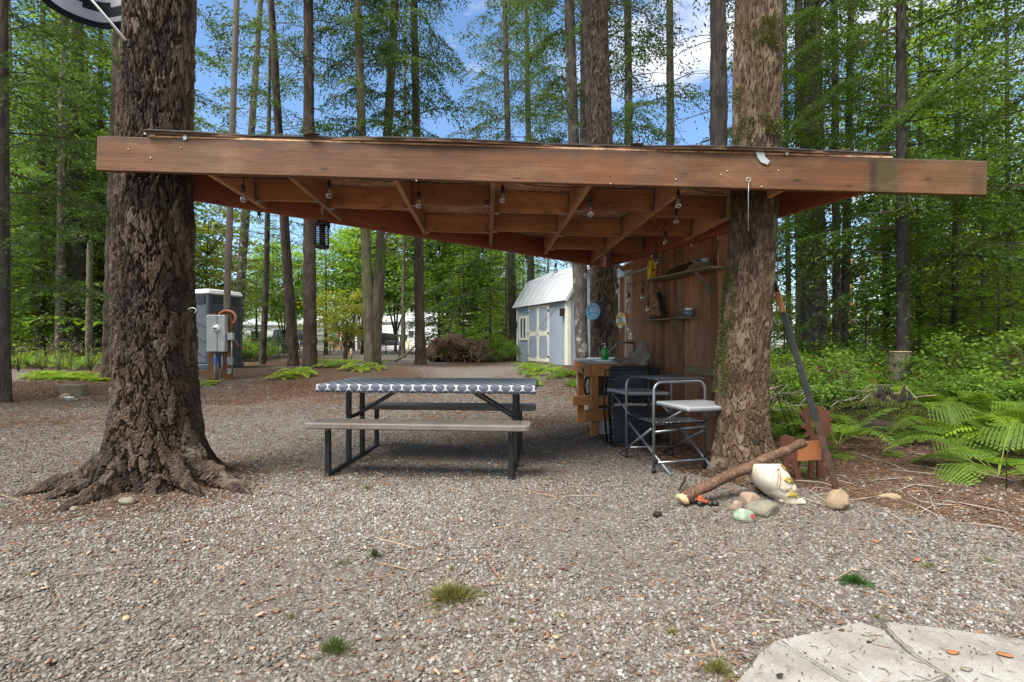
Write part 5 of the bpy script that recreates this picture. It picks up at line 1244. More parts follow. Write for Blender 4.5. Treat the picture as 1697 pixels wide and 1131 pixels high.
for i in range(7):
    c0 = zc+Vector((0,0,.185+i*.026)); ax_ = Vector((1,0,0)) if i % 2 else Vector((0,1,0))
    mb = MB(); mb.tube([c0+ax_*.009*math.cos(a)+Vector((0,0,.017*math.sin(a))) for a in [2*PI*k/8 for k in range(9)]], .0028, 4); mb.build('chain_link', M['silver'], t, zc)

# ------------------------------------------------------------------ picnic table
pc = Vector((-.715, 4.72, tz(-.7, 4.7))); YAW = RAD(-4.5)
Rt = Euler((0,0,YAW)).to_matrix()
pt = thing('picnic_table', pc, 'folding picnic table with two brown plastic benches and black steel legs', 'picnic table'); pt.rotation_euler = (0,0,YAW)
def pbuild(mb, name, mat, par=pt): o = mb.build(name, mat); o.parent = par; return o
mb = MB(); mb.box((0,0,.715), (1.83,.75,.045), None, .012); pbuild(mb, 'tabletop', M['plastic_brown'])
for sy in (-1, 1):
    ol = []
    for cx_, cy_, a0_ in ((.915-.05,.1275-.05,0),(-.915+.05,.1275-.05,90),(-.915+.05,-.1275+.05,180),(.915-.05,-.1275+.05,270)):
        ol += [(cx_+.05*math.cos(RAD(a0_+q_*22.5)), cy_+.05*math.sin(RAD(a0_+q_*22.5))) for q_ in range(5)]
    mb = MB(); rr3 = [(-.010,.410),(0,.418),(0,.450),(-.003,.457),(-.010,.460)]; vs_ = []; no_ = len(ol)
    for ins, z_ in rr3: vs_ += [(x_*(1+ins/.915), sy*.585+y_*(1+ins/.1275), z_) for x_, y_ in ol]
    fs_ = [(i_*no_+k_, i_*no_+(k_+1)%no_, (i_+1)*no_+(k_+1)%no_, (i_+1)*no_+k_) for i_ in range(len(rr3)-1) for k_ in range(no_)]+[tuple(range(no_-1,-1,-1)), tuple((len(rr3)-1)*no_+k_ for k_ in range(no_))]
    mb.add(vs_, fs_)
    b_ = pbuild(mb, 'bench', M['plastic_brown'])
    mb = MB()
    for k in range(4): mb.box((0, sy*.585-.075+.05*k, .4602), (1.66, .004, .0016))
    for s2 in (-1,1): mb.box((s2*.83, sy*.585, .4607), (.004,.15,.0016))
    g = mb.build('bench_groove', M['black_metal']); g.parent = b_
for sx in (-1, 1):
    x = sx*.755
    mb = MB(); mb.box((x, .03, .018), (.035, 1.24, .03), None, .005); pbuild(mb, 'floor_rail', M['black_metal'])
    for y, zt in ((-.57,.41),(.60,.41),(-.14,.69),(.19,.69)):
        mb = MB(); mb.box((x, y, (zt+.02)/2+.012), (.042,.042,zt-.02), None, .005); pbuild(mb, 'leg', M['black_metal'])
    for y in (-.57, .60): mb = MB(); mb.lathe([(.03,0),(.032,.012),(.022,.02)], (x, y, -.002), 12); pbuild(mb, 'foot_cap', M['black_metal'])
    for y in (-.06, .11): mb = MB(); mb.beam((x-sx*.01, y, .42), (sx*.30, y, .688), .022, .022); pbuild(mb, 'brace', M['black_metal'])
    mb = MB(); mb.box((x, .025, .42), (.03,.31,.03), None, .004); pbuild(mb, 'cross_bar', M['black_metal'])
    mb = MB()
    for y in (-.57,.60,-.14,.19):
        for z in (.38, .41): mb.lathe([(.006,0),(.006,.004),(0,.005)], (x, y-.021, z), 6, Euler((RAD(90),0,0)).to_matrix())
    pbuild(mb, 'bolt', M['silver'])
# fitted cover with printed quatrefoil lattice
def clothmat():
    m, n, l, b, o = newmat('lattice_print_cloth')
    t = n.new('ShaderNodeTexCoord').outputs['UV']
    s = n.new('ShaderNodeSeparateXYZ'); l.new(t, s.inputs[0])
    def fold(src, per, off=0.0):
        a = math_(n, l, 'ADD', math_(n, l, 'DIVIDE', src, per), off); fr = math_(n, l, 'FRACT', a); return math_(n, l, 'MULTIPLY', math_(n, l, 'SUBTRACT', fr, .5), per)
    P_, Q_ = .093, .150
    def quatre(off):
        x = math_(n, l, 'ABSOLUTE', fold(s.outputs[0], P_, off)); y = math_(n, l, 'ABSOLUTE', fold(s.outputs[1], Q_, off))
        r_ = .0245
        def circ(cx, cy):
            dx = math_(n, l, 'SUBTRACT', x, cx); dy = math_(n, l, 'SUBTRACT', y, cy)
            return math_(n, l, 'SUBTRACT', math_(n, l, 'SQRT', math_(n, l, 'ADD', math_(n, l, 'MULTIPLY', dx, dx), math_(n, l, 'MULTIPLY', dy, dy))), r_)
        return math_(n, l, 'MINIMUM', circ(.016, 0), circ(0, .026))
    d = math_(n, l, 'MINIMUM', quatre(0.0), quatre(.5))
    line = math_(n, l, 'GREATER_THAN', d, .0008)
    nz_ = noise(n, l, mapping(n, l, t, (8, 60, 1)), 1, 4)
    c = mixc(n, l, line, (.080,.094,.130), (.62,.64,.66))
    l.new(mixc(n, l, math_(n, l, 'MULTIPLY', nz_, .15), c, (.3,.3,.32)), b.inputs['Base Color']); b.inputs['Roughness'].default_value = .38
    b.inputs['Specular IOR Level'].default_value = .6
    bump(n, l, b, noise(n, l, mapping(n, l, t, (3, 26, 1)), 1, 4, .6, .6), .35, .006); return m
bm = bmesh.new(); uvl = bm.loops.layers.uv.new('UVMap')
nxc, HX, HY = 96, .935, .395
prof = [(-HY+.03,-.072),(-HY+.006,-.068),(-HY-.006,-.045),(-HY-.005,-.008),(-HY+.004,.002)]+[(-HY+.004+(2*HY-.008)*i/14, .004) for i in range(1,14)]+[(HY-.004,.002),(HY+.005,-.008),(HY+.006,-.045),(HY-.006,-.068),(HY-.03,-.072)]
arc = [0]
for i in range(1, len(prof)): arc.append(arc[-1]+math.hypot(prof[i][0]-prof[i-1][0], prof[i][1]-prof[i-1][1]))
xsec = [(-HX-.000,-.068,.955),(-HX-.012,-.045,.985),(-HX-.008,-.008,.995),(-HX+.004,.001,1)]+[(-HX+.004+(2*HX-.008)*i/nxc, .003, 1) for i in range(1,nxc)]+[(HX-.004,.001,1),(HX+.008,-.008,.995),(HX+.012,-.045,.985),(HX,-.068,.955)]
grid = []; rc = random.Random(2)
for i, (x, zc_, sy) in enumerate(xsec):
    row = []
    for j, (y, z) in enumerate(prof):
        edge = 0 if 5 <= j <= len(prof)-6 else 1
        wob = .0022*math.sin(x*31+j)*edge+.0015*math.sin(x*83)*edge+(.0012*math.sin(x*9+y*22)+.0009*math.sin(x*37+y*5))*(1-edge)
        zz = z if zc_ >= .003 else min(z, zc_)
        row.append(bm.verts.new((x, y*sy+(wob if edge else 0), .742+zz+(wob if not edge else -.004*abs(math.sin(x*14.8))*(z < -.02)))))
    grid.append(row)
for i in range(len(xsec)-1):
    for j in range(len(prof)-1):
        f = bm.faces.new((grid[i][j], grid[i+1][j], grid[i+1][j+1], grid[i][j+1])); f.smooth = True
        for lp, (a, b) in zip(f.loops, ((i,j),(i+1,j),(i+1,j+1),(i,j+1))): lp[uvl].uv = (xsec[a][0], arc[b])
me = bpy.data.meshes.new('table_cover'); bm.to_mesh(me); bm.free(); me.materials.append(clothmat())
o = link('table_cover', me); o.location = pc; o.rotation_euler = (0,0,YAW); tag(o, 'dark grey fitted table cover with a white lattice print on the picnic table', 'tablecloth')
# ------------------------------------------------------------------ camp kitchen
A=Vector((1.09,4.88,0)); B=Vector((1.185,4.28,0)); C_=Vector((1.665,4.42,0)); D_=Vector((1.56,5.02,0))
for q in (A,B,C_,D_): q.z = tz(q.x,q.y)
ck = thing('camp_kitchen', (A+C_)/2, 'grey folding camp kitchen stand with slatted top and two side shelves', 'camp table')
def ckb(mb, n, m): return mb.build(n, m, ck, ck.location)
TZ=.775
def hoop(p, q):
    d=(q-p).normalized(); r=.075; pts=[p+Vector((0,0,.01)), p+Vector((0,0,TZ-r))]
    for i in range(1,6): a=RAD(90*i/5); pts.append(Vector((p.x,p.y,0))+d*r*(1-math.cos(a))+Vector((0,0,TZ-r+r*math.sin(a)+p.z*0)))
    for i in range(0,6): a=RAD(90*i/5); pts.append(Vector((q.x,q.y,0))-d*r*(1-math.sin(a))+Vector((0,0,TZ-r+r*math.cos(a))))
    pts += [q+Vector((0,0,.01))]; mb=MB(); mb.tube(pts,.0125,10); ckb(mb,'leg_hoop',M['steel'])
hoop(B,C_); hoop(A,D_)
for q in (A,B,C_,D_): mb=MB(); mb.lathe([(.016,0),(.017,.03),(.013,.035)], q, 10); ckb(mb,'foot_cap',M['black'])
ab=(A-B); e=(C_-B).normalized(); w=(C_-B).length
a_u=ab.normalized()
for i in range(9):
    c=B+e*(w*(i+.5)/9)+ab*.5; c.z=TZ+.018; mb=MB(); mb.beam(c-a_u*.31,c+a_u*.31,.036,.008,bev=.002); ckb(mb,'top_slat',M['darkslat'])
for s2 in (.06,.94):
    c0=B+ab*s2; c0.z=TZ+.008; mb=MB(); mb.beam(c0+e*.06,c0+e*(w-.06),.02,.012); ckb(mb,'slat_rail',M['steel'])
# wire rack
z=.425
for i in range(13):
    c=B+e*(w*(i+.4)/13)+ab*.5; c.z=z; mb=MB(); mb.tube([c-ab*.5,c+ab*.5],.0035,6); ckb(mb,'rack_wire',M['chrome'])
for s2 in (0,.5,1):
    c0=B+ab*s2; c0.z=z-.005; mb=MB(); mb.tube([c0,c0+e*w],.005,6); ckb(mb,'rack_rail',M['black_metal'])
# side shelves
def side_shelf(p,q,out,zs,lg):
    d=(q-p); o=Vector(out).normalized()
    c=(p+q)/2+o*(lg/2+.01); c.z=zs; R=Matrix((d.normalized(), -o if False else Vector((0,0,1)).cross(d.normalized()), Vector((0,0,1)))).transposed()
    mb=MB(); mb.box(c,(d.length-.03,lg,.022),R,.006); ckb(mb,'side_shelf',M['tray'])
    mb=MB(); mb.box(c+Vector((0,0,-.014)),(d.length-.022,lg+.008,.016),R,.004); ckb(mb,'shelf_rim',M['steel'])
    for pp in (p+d*.06,q-d*.06):
        a=Vector((pp.x,pp.y,zs-.19)); b=a+o*(lg*.8); b.z=zs-.025; mb=MB(); mb.tube([a,b],.009,8); ckb(mb,'shelf_strut',M['steel'])
nB=Vector((e.y,-e.x,0))
side_shelf(B,C_,nB,.607,.44); side_shelf(D_,A,-nB,.615,.42)
# crossed braces
def br(p,q): mb=MB(); mb.tube([p,q],.0115,8); ckb(mb,'brace',M['steel'])
zz=Vector((0,0,1))
br(A+nB*.05+zz*.35-A.z*zz, B+nB*.16+e*.06+zz*.015); br(B+a_u*.05+zz*.36+nB*0, A-nB*.12-e*.0+zz*.02)
br(D_+nB*.05+zz*.36, C_+nB*.16-e*.02+zz*.015); br(C_+zz*.34, D_-nB*.12+zz*.02)
br(B+e*.02+nB*.03+zz*.09, C_+nB*.02+zz*.09); br(A+e*.02+zz*.10, D_+zz*.09)
br(B+zz*.34, C_+zz*.37)

# ------------------------------------------------------------------ folded lounge chair
f0=Vector((1.06,5.42,tz(1.06,5.42))); fd=Vector((.86,.10,0)).normalized(); fn=Vector((fd.y,-fd.x,0))
fc=thing('folded_lounge_chair', f0+fd*.2, 'folded black reclining lawn chair leaning against the potting bench', 'folding chair')
def fcb(mb,n,m): return mb.build(n,m,fc,fc.location)
for i,(off,h_,wd) in enumerate(((0,.86,.42),(-.035,.84,.44),(.045,.82,.40))):
    o=f0-fn*off*1.2-fd*.02*i; lean=-fn*.10
    pts=[o+lean*0+Vector((0,0,.04)),o-fd*.02+Vector((0,0,.02+.02)),o+lean*-.0+Vector((-.03,0,h_*.5)),o+lean*-1+Vector((-.05,0,h_))]
    q=[o+fd*wd+Vector((.0,0,h_)),o+fd*wd+Vector((.02,0,h_*.5)),o+fd*(wd+.02)+Vector((0,0,.04))]
    mb=MB(); mb.tube([pts[0],pts[2],pts[3]]+q+[pts[0]],.011,8); fcb(mb,'tube_frame',M['black_metal'])
def panel(name,z0,z1,off,sag,mat):
    vs=[];n1,n2=8,6
    for i in range(n1+1):
        for j in range(n2+1):
            a,b=i/n1,j/n2; vs.append(f0+fd*(.01+.40*b)+fn*(off+sag*math.sin(PI*a)*math.sin(PI*b)+.006*math.sin(a*9+b*5))+Vector((-.035*(z0+(z1-z0)*a),0,z0+(z1-z0)*a+.015*math.sin(b*PI)*(1 if i==n1 else 0))))
    fs=[(i*(n2+1)+j,i*(n2+1)+j+1,(i+1)*(n2+1)+j+1,(i+1)*(n2+1)+j) for i in range(n1) for j in range(n2)]
    m_=len(vs); vs+=[v-fn*.008 for v in vs]; fs+=[tuple(x+m_ for x in f[::-1]) for f in fs]
    mb=MB(); mb.smooth=True; mb.add(vs,fs); return fcb(mb,name,mat)
panel('back_fabric',.47,.85,.03,.05,M['blackfab']); panel('seat_fabric',.07,.44,.035,.05,M['blackfab'])
mb=MB(); mb.beam(f0+fn*.05+Vector((.0,0,.455)),f0+fd*.42+fn*.05+Vector((0,0,.455)),.02,.018); fcb(mb,'cross_tube',M['silver'])
for k in range(7): mb=MB(); mb.tube([f0+fn*.04+Vector((-.02,0,.12+k*.1)),f0+fn*.035+fd*.03+Vector((0,0,.125+k*.1))],.003,5); fcb(mb,'bungee_cord',M['silver'])
for s2 in (0,.4): mb=MB(); mb.beam(f0+fd*s2+fn*.06+Vector((-.02,0,.40)),f0+fd*s2+fn*.08+Vector((-.03,0,.70)),.04,.02,bev=.006); fcb(mb,'armrest',M['black'])
mb=MB(); mb.tube([f0+fd*.0-fn*.03+Vector((0,0,.03)),f0+fd*.48-fn*.03+Vector((0,0,.03))],.011,8); fcb(mb,'base_tube',M['black_metal'])

# ------------------------------------------------------------------ potting bench
P1=Vector((.915,5.95,0)); P2=Vector((1.58,6.05,0)); P3=Vector((.90,7.12,0)); P4=P2+(P3-P1)
e1=(P2-P1).normalized(); e2=(P3-P1).normalized(); L1=(P2-P1).length; L2=(P3-P1).length; ZT=.865
pb=thing('potting_bench', (P1+P4)/2, 'orange brown timber work bench with a pale grey sink tray at the wall end', 'work bench')
def pbb(mb,n,m): return mb.build(n,m,pb,pb.location)
gz=tz(1.2,6.5)
for q,i in ((P1,0),(P2,0),(P3,1),(P4,1)):
    c=q+e1*(.05 if q in (P1,P3) else -.05)+e2*(.05 if not i else -.05); mb=MB(); mb.box(c+Vector((0,0,(ZT-.04+tz(c.x,c.y))/2)),(.09,.09,ZT-.04-tz(c.x,c.y)),Matrix((e1,e2,Vector((0,0,1)))).transposed(),.004); pbb(mb,'leg',M['bench_wood'])
mb=MB(); mb.beam(P1+Vector((0,0,ZT-.085))-e2*.02,P2+Vector((0,0,ZT-.085))-e2*.02,.038,.145,bev=.004); pbb(mb,'front_apron',M['bench_wood_x'])
mb=MB(); mb.beam(P1+Vector((0,0,ZT-.085))-e1*.02-e2*.04,P3+Vector((0,0,ZT-.085))-e1*.02,.038,.145,bev=.004); pbb(mb,'side_apron',M['bench_wood_x'])
mb=MB(); mb.beam(P2+Vector((0,0,ZT-.085)),P4+Vector((0,0,ZT-.085)),.038,.145,bev=.004); pbb(mb,'side_apron',M['bench_wood_x'])
for q,z_,nm in ((P1-e2*.02,.26,0),(P3-e2*.10,.30,1)):
    mb=MB(); mb.beam(q-e1*.07+Vector((0,0,z_)),q+e1*.62+Vector((0,0,z_)),.05,.13,bev=.004); pbb(mb,'lower_rail',M['bench_wood_x'])
mb=MB(); mb.box((P1+P4)/2+Vector((0,0,ZT)),(L1+.06,L2+.05,.022),Matrix((e1,e2,Vector((0,0,1)))).transposed(),.004); pbb(mb,'tray_top',M['tray'])
R2=Matrix((e1,e2,Vector((0,0,1)))).transposed()
mb=MB(); c=P1+e1*.36+e2*.55+Vector((0,0,ZT+.02))
for s2 in (-1,1): mb.box(c+e1*s2*.24,(.02,.80,.02),R2,.003); mb.box(c+e2*s2*.41,(.50,.02,.02),R2,.003)
pbb(mb,'sink_rim',M['white'])
mb=MB(); mb.box(P1-e1*.043+e2*.30+Vector((0,0,ZT-.10)),(.012,.035,.05),R2,.002); pbb(mb,'latch',M['black'])
# black wheel-like hose reel behind the legs, white bucket
q=at(974,640,6.6); t=thing('hose_reel', Vector((q.x,q.y,q.z)), 'black round rim of a wheel showing between the legs of the potting bench','wheel')
mb=MB(); mb.tube([q+Vector((.03*math.cos(a)*0+.11*math.cos(a)*.5,.11*math.cos(a)*.86,.11*math.sin(a))) for a in [2*PI*i/20 for i in range(21)]],.016,8); mb.build('rim',M['black'],t,q)
q=gnd(993,712); t=thing('white_bucket', Vector((q.x+.02,6.15,tz(q.x,6.15))), 'white plastic bucket standing behind the bench leg and folded chair','bucket'); q=Vector(t.location)
mb=MB(); mb.lathe([(.10,0),(.125,.27),(.13,.275),(.118,.275),(.095,.01)],q,18); mb.build('pail',M['white'],t,q)
# soap bottle
q=Vector((1.19,6.55,ZT+.012)); t=thing('soap_bottle',q,'bottle of green soap with a pump on the potting bench','soap bottle')
mb=MB(); mb.lathe([(.038,0),(.042,.01),(.042,.12),(.03,.15),(.014,.16)],q,14,sx=1.1,sy=.7); mb.build('bottle',M['soap'],t,q)
mb=MB(); mb.lathe([(.016,.158),(.016,.175),(.005,.178),(.005,.205),(.012,.206),(.012,.214),(0,.216)],q,10); mb.tube([q+Vector((0,0,.21)),q+Vector((-.05,-.01,.205))],.005,6); mb.build('pump',M['white'],t,q)
# tap with lever
q=Vector((1.14,6.32,ZT+.012)); t=thing('kitchen_tap',q,'old metal tap with a long spout and lever beside the green soap','tap')
q2=at(1031,568,6.2)
mb=MB(); mb.tube([q2+Vector((.18,.1,-.01)),q2+Vector((0,0,0)),q2+Vector((-.04,0,.01)),at(1008,586,6.2)],.010,8); mb.build('spout',M['steel'],t,q)
mb=MB(); mb.beam(q2+Vector((.02,0,.004)),q2+Vector((.15,.05,.004)),.012,.014); mb.build('lever',M['rust'],t,q)
mb=MB(); mb.lathe([(.022,0),(.018,.02),(.012,.025),(.012,.22)],(q2.x+.17,q2.y+.08,ZT+.012),10); mb.build('stem',M['steel'],t,q)
# driftwood
q=Vector((1.50,6.02,ZT+.012)); t=thing('driftwood',q,'bleached jagged piece of driftwood leaning against the plank wall on the bench','driftwood')
mb=MB(); rs=random.Random(6)
for i in range(9):
    x0=-.14+.03*i; h_=.10+.16*math.exp(-((i-5)/2.4)**2)+rs.uniform(-.02,.02); mb.smooth=True
    mb.tube([q+Vector((x0*.7-.02,0,-.03)),q+Vector((x0,-.01,h_*.5)),q+Vector((x0*.9+.04,.0,h_))],[.030,.028,.007],6)
mb.build('splinters',M['driftwood'],t,q)
mb=MB(); mb.blob(q+Vector((-.18,0,.012)),.12,.06,.045,3,.3,3); mb.blob(q+Vector((.03,-.02,-.16)),.07,.06,.2,4,.3,3); mb.build('knot',M['driftwood'],t,q)
q=Vector((1.30,6.0,ZT+.012)); mb=MB(); mb.blob(q+Vector((0,0,.02)),.10,.07,.035,9,.25,3); tag(mb.build('dark_stone',M['rock_grey'],None,q),'dark flat stone lying on the bench tray beside the driftwood','stone')
q=wallpt(1085,614,.08); t=thing('grey_pot',q,'small dark grey pot behind the folded chair against the wall','pot'); mb=MB(); mb.lathe([(.05,-.05),(.06,.03),(.064,.035),(.055,.035)],q,14); mb.build('pot_body',M['darkslat'],t,q)

# ------------------------------------------------------------------ log, pole, skull, moose, stones
a=gnd(1133,838)+Vector((0,0,.05)); b=at(1333,735,3.66); t=thing('fallen_log',a,'long peeling log propped up slantwise in front of the right beam tree','log')
trunk('log_bark',[a,a.lerp(b,.5)+Vector((0,0,.012)),b],[.052,.044,.034],22,90,.006,M['log'],t,6,.12,4,origin=a) if False else None
mb=MB(); npt=30; pts=[];rd=[]
for i in range(npt+1):
    f=i/npt; pts.append(a.lerp(b,f)+Vector((0,.01*math.sin(f*9),.012*math.sin(f*PI)+.004*math.sin(f*21)))); rd.append(.040-.010*f+.0025*math.sin(f*40)+.002*math.sin(f*93))
rd[0]=.046; mb.tube(pts,rd,16); mb.build('log_body',M['log'],t,a)
dl=(b-a).normalized(); mb=MB(); mb.blob(a-dl*.0,.042,.040,.04,3,.25,3); mb.build('broken_end',M['tan'],t,a)
mb=MB(); Rl=Vector((0,0,1)).rotation_difference(dl).to_matrix(); mb.lathe([(.029,0),(.0,.002)],pts[-1]+dl*.0005,16,Rl); mb.build('sawn_end',M['driftwood'],t,a)
a=at(1277,450,3.98); b=gnd(1388,812); a.y=b.y+.28; a=at(1277,450,a.y); t=thing('leaning_pole',b,'long thin dark post leaning from the rock up against the right beam tree','post')
m1=b.lerp(a,.30); m2=b.lerp(a,.80); m3=b.lerp(a,.90)
mb=MB(); mb.beam(b+Vector((0,0,-.02)),m1,.038,.042,bev=.004); mb.build('rusty_lower_section',M['rust_pole'],t,b)
mb=MB(); mb.beam(m1,m2,.040,.044,bev=.004); mb.build('painted_section',M['darkgreen'],t,b)
mb=MB(); mb.beam(m2,m3,.036,.040,bev=.004); mb.build('bare_section',M['bench_wood'],t,b)
mb=MB(); mb.beam(m3,a,.034,.038,bev=.004); mb.build('upper_section',M['black_metal'],t,b)

# skull planter: profile in the x-z plane, facing right
s0=gnd(1292,834); s0=Vector((s0.x,s0.y+.05,s0.z-.01)); SC=3.50/K
t=thing('skull_planter',s0,'weathered white skull shaped planter with gold eyes facing right below the log','planter')
def sk_(px,py): return ((px-1292)*SC, (834-py)*SC)     # photo outline laid on the planter's own side plane
rings=[]; NS=26
prof_=[(836,1293,1331,.085),(829,1288,1330,.092),(822,1279,1328,.10),(815,1271,1325,.105),(808,1264,1323,.12),(800,1258,1321,.128),(792,1254,1319,.130),(784,1252,1314,.128),(777,1253,1309,.122),(772,1257,1306,.112)]
p0_=prof_; prof_=[]
for i in range(len(p0_)-1):
    q0,q1,q2,q3=[p0_[max(0,min(len(p0_)-1,i+j))] for j in (-1,0,1,2)]
    for f in (0,.33,.67): prof_.append(tuple(.5*((2*q1[c])+(q2[c]-q0[c])*f+(2*q0[c]-5*q1[c]+4*q2[c]-q3[c])*f*f+(3*q1[c]-q0[c]-3*q2[c]+q3[c])*f**3) for c in range(4)))
prof_.append(p0_[-1])
vs=[]
for (v,ul,ur,ry) in prof_:
    z=(834-v)*SC; xc=((ul+ur)/2-1292)*SC; rx=(ur-ul)/2*SC
    for k_ in range(NS):
        an=2*PI*k_/NS; c,s_=math.cos(an),math.sin(an); ex=abs(c)**.85*(1 if c>0 else -1); narrow=1-.30*max(0,c)
        vs.append(s0+Vector((xc+rx*ex, ry*s_*narrow, z)))
m_=len(prof_); fs=[(i*NS+k_,i*NS+(k_+1)%NS,(i+1)*NS+(k_+1)%NS,(i+1)*NS+k_) for i in range(m_-1) for k_ in range(NS)]+[tuple(range(NS-1,-1,-1))]
top=len(vs); 
for k_ in range(NS): q=Vector(vs[(m_-1)*NS+k_]); cc=s0+Vector(((1281.5-1292)*SC,0,q.z-s0.z)); vs.append(q.lerp(cc,.12))
for k_ in range(NS): q=Vector(vs[top+k_]); vs.append(q+Vector((0,0,-.10)))
fs+=[((m_-1)*NS+k_,(m_-1)*NS+(k_+1)%NS,top+(k_+1)%NS,top+k_) for k_ in range(NS)]+[(top+k_,top+(k_+1)%NS,top+NS+(k_+1)%NS,top+NS+k_) for k_ in range(NS)]+[tuple(top+NS+k_ for k_ in range(NS))]
mb=MB(); mb.smooth=True; mb.add(vs,fs); o=mb.build('skull_shell',M['skull'],t,s0); t.rotation_euler=(RAD(-13),0,0)
def side_y(u,v):    # camera-facing surface of the shell
    best=None
    for i in range(len(prof_)-1):
        if prof_[i+1][0]<=v<=prof_[i][0]:
            f=(prof_[i][0]-v)/(prof_[i][0]-prof_[i+1][0]); ul,ur,ry=[prof_[i][j]+(prof_[i+1][j]-prof_[i][j])*f for j in (1,2,3)]
            xx=max(-.97,min(.97,(u-(ul+ur)/2)/((ur-ul)/2))); c=(abs(xx)**(1/.85))*(1 if xx>0 else -1); return -ry*math.sqrt(max(0,1-c*c))*(1-.30*max(0,c))
    return -.05
def face(name,poly,mat,proud,thick):
    pts=[]
    for (u,v) in poly: x_,z_=sk_(u,v); pts.append(Vector((x_,side_y(u,v)*.97-proud,z_)))
    c=sum(pts,Vector())/len(pts); c.y-=thick*.8; n_=len(pts)
    mb=MB(); mb.add([s0+p for p in pts]+[s0+c]+[s0+p+Vector((0,.03,0)) for p in pts],[(i,(i+1)%n_,n_) for i in range(n_)]+[(i,n_+1+i,n_+1+(i+1)%n_,(i+1)%n_) for i in range(n_)]); return mb.build(name,mat,t,s0)
def crop(x,y): return (1190+x/5.654, 680+y/5.655)
for poly in ([(600,530),(640,575),(700,592),(675,545),(650,525)],[(590,662),(640,640),(735,650),(745,690),(715,702),(650,690)],[(620,808),(675,762),(750,780),(735,820),(700,815)]):
    face(['gold_brow','gold_eye','gold_mouth'][[600,590,620].index(poly[0][0])],[crop(*q) for q in poly],M['gold'],.014,.016)
face('rust_streak',[crop(*q) for q in ((540,562),(562,566),(560,640),(545,720),(522,812),(510,820),(522,700),(538,620))],M['rust_o'],.010,.001)
face('cheek',[crop(*q) for q in ((550,735),(600,715),(680,728),(640,760),(590,768))],M['skull'],.009,.014)
face('nose',[crop(*q) for q in ((700,720),(750,705),(765,745),(740,775),(690,762))],M['skull'],.014,.02)
for i in range(9):
    u,v=crop(655+i*17,872); x_,z_=sk_(u,v); mb=MB(); mb.box(s0+Vector((x_,-.076,z_+.008)),(.0120,.014,.024),None,.003); mb.build('tooth',M['skull'],t,s0)
x_,z_=sk_(1325,835); mb=MB(); mb.box(s0+Vector((x_-.055,-.005,.014)),(.165,.135,.030),None,.010); mb.build('jaw_plate',M['skull'],t,s0)

def rock(label,u,v,w,h,mat,seed,flat=0,dp=.8,dz=.35,rough=.12,sub=3,name='stone'):
    p=gnd(u,v); s2=p.y/K; mb=MB(); rz_=h*s2/2*1.1; mb.blob(p+Vector((0,w*s2*.3,rz_*dz*1.25)),w*s2/2,w*s2/2*dp,rz_,seed,rough,sub,flat=flat or 5); return tag(mb.build(name,M[mat],None,p),label,'stone')
rock('small round beige stone at the left of the stones by the skull planter',1224,846,21,18,'rock_pink',1)
rock('pinkish stone with a dark red mark touching the skull planter',1248,838,38,24,'rock_pink',2)
rock('large smooth grey green stone in front of the skull planter',1273,858,56,29,'rock_grey',3,rough=.05)
q_=rock('round stone painted pale green with a red patch nearest the camera',1238,868,37,27,'rock_green' if 'rock_green' in M else 'rock_grey',4,rough=.05)
def paintrock():
    m,n,l,b,o=newmat('painted_stone'); t_=n.new('ShaderNodeTexCoord').outputs['Object']; s_=n.new('ShaderNodeSeparateXYZ'); l.new(t_,s_.inputs[0])
    c=mixc(n,l,ramp(n,l,noise(n,l,t_,30,4),[(.45,(0,0,0)),(.6,(1,1,1))]),(.15,.21,.15),(.25,.30,.22))
    dn=n.new('ShaderNodeVectorMath'); dn.operation='DISTANCE'; dn.inputs[1].default_value=(.052,-.02,.045); l.new(t_,dn.inputs[0])
    rd_=math_(n,l,'LESS_THAN',math_(n,l,'ADD',dn.outputs['Value'],math_(n,l,'MULTIPLY',noise(n,l,t_,40,4),.02)),.045)
    c=mixc(n,l,rd_,c,(.34,.035,.035)); lo=math_(n,l,'LESS_THAN',math_(n,l,'ADD',s_.outputs[2],math_(n,l,'MULTIPLY',noise(n,l,t_,25,4),.03)),.035)
    c=mixc(n,l,lo,c,(.13,.12,.10)); l.new(c,b.inputs['Base Color']); b.inputs['Roughness'].default_value=.7; return m
q_.data.materials[0]=paintrock()
rock('angular tan rock at the foot of the leaning post',1397,849,42,38,'rock_tan',15,16,.8,.5,.05,3,'rock')
rock('flat pale stone sunk in the bare soil right of the tan rock',1484,829,38,10,'rock_tan',6,4,.6,.2)
rock('flat dark stone near the foot of the huge left fir',205,838,26,16,'rock_grey',8)
rock('small grey stone between the roots of the huge left fir',120,848,14,9,'rock_grey',9)
# toy
q=gnd(1170,838); t=thing('broken_toy',q,'small broken orange and black toy car beside the lower end of the log','toy'); mb=MB(); mb.box(q+Vector((-.02,0,.03)),(.09,.05,.022),(0,.3,.3),.006); mb.box(q+Vector((-.035,.0,.052)),(.04,.04,.02),(0,.5,.3),.006); mb.build('toy_body',M['orange'],t,q)
for dx_ in (-.05,.02,.055):
    mb=MB(); mb.lathe([(.0,-.008),(.02,-.008),(.02,.008),(0,.008)],q+Vector((dx_,-.03,.02)),12,Euler((RAD(80),0,.3)).to_matrix()); mb.build('toy_wheel',M['black'],t,q)
# dark stick
a=gnd(1125,818)+Vector((0,0,.02)); b=a+Vector((.10,.15,.06)); mb=MB(); mb.tube([a,a.lerp(b,.5)+Vector((.01,0,.01)),b],[.007,.012,.006],6); tag(mb.build('dark_stick',M['bark_dark'],None,a),'short dark stick lying left of the log near the camp kitchen','stick')

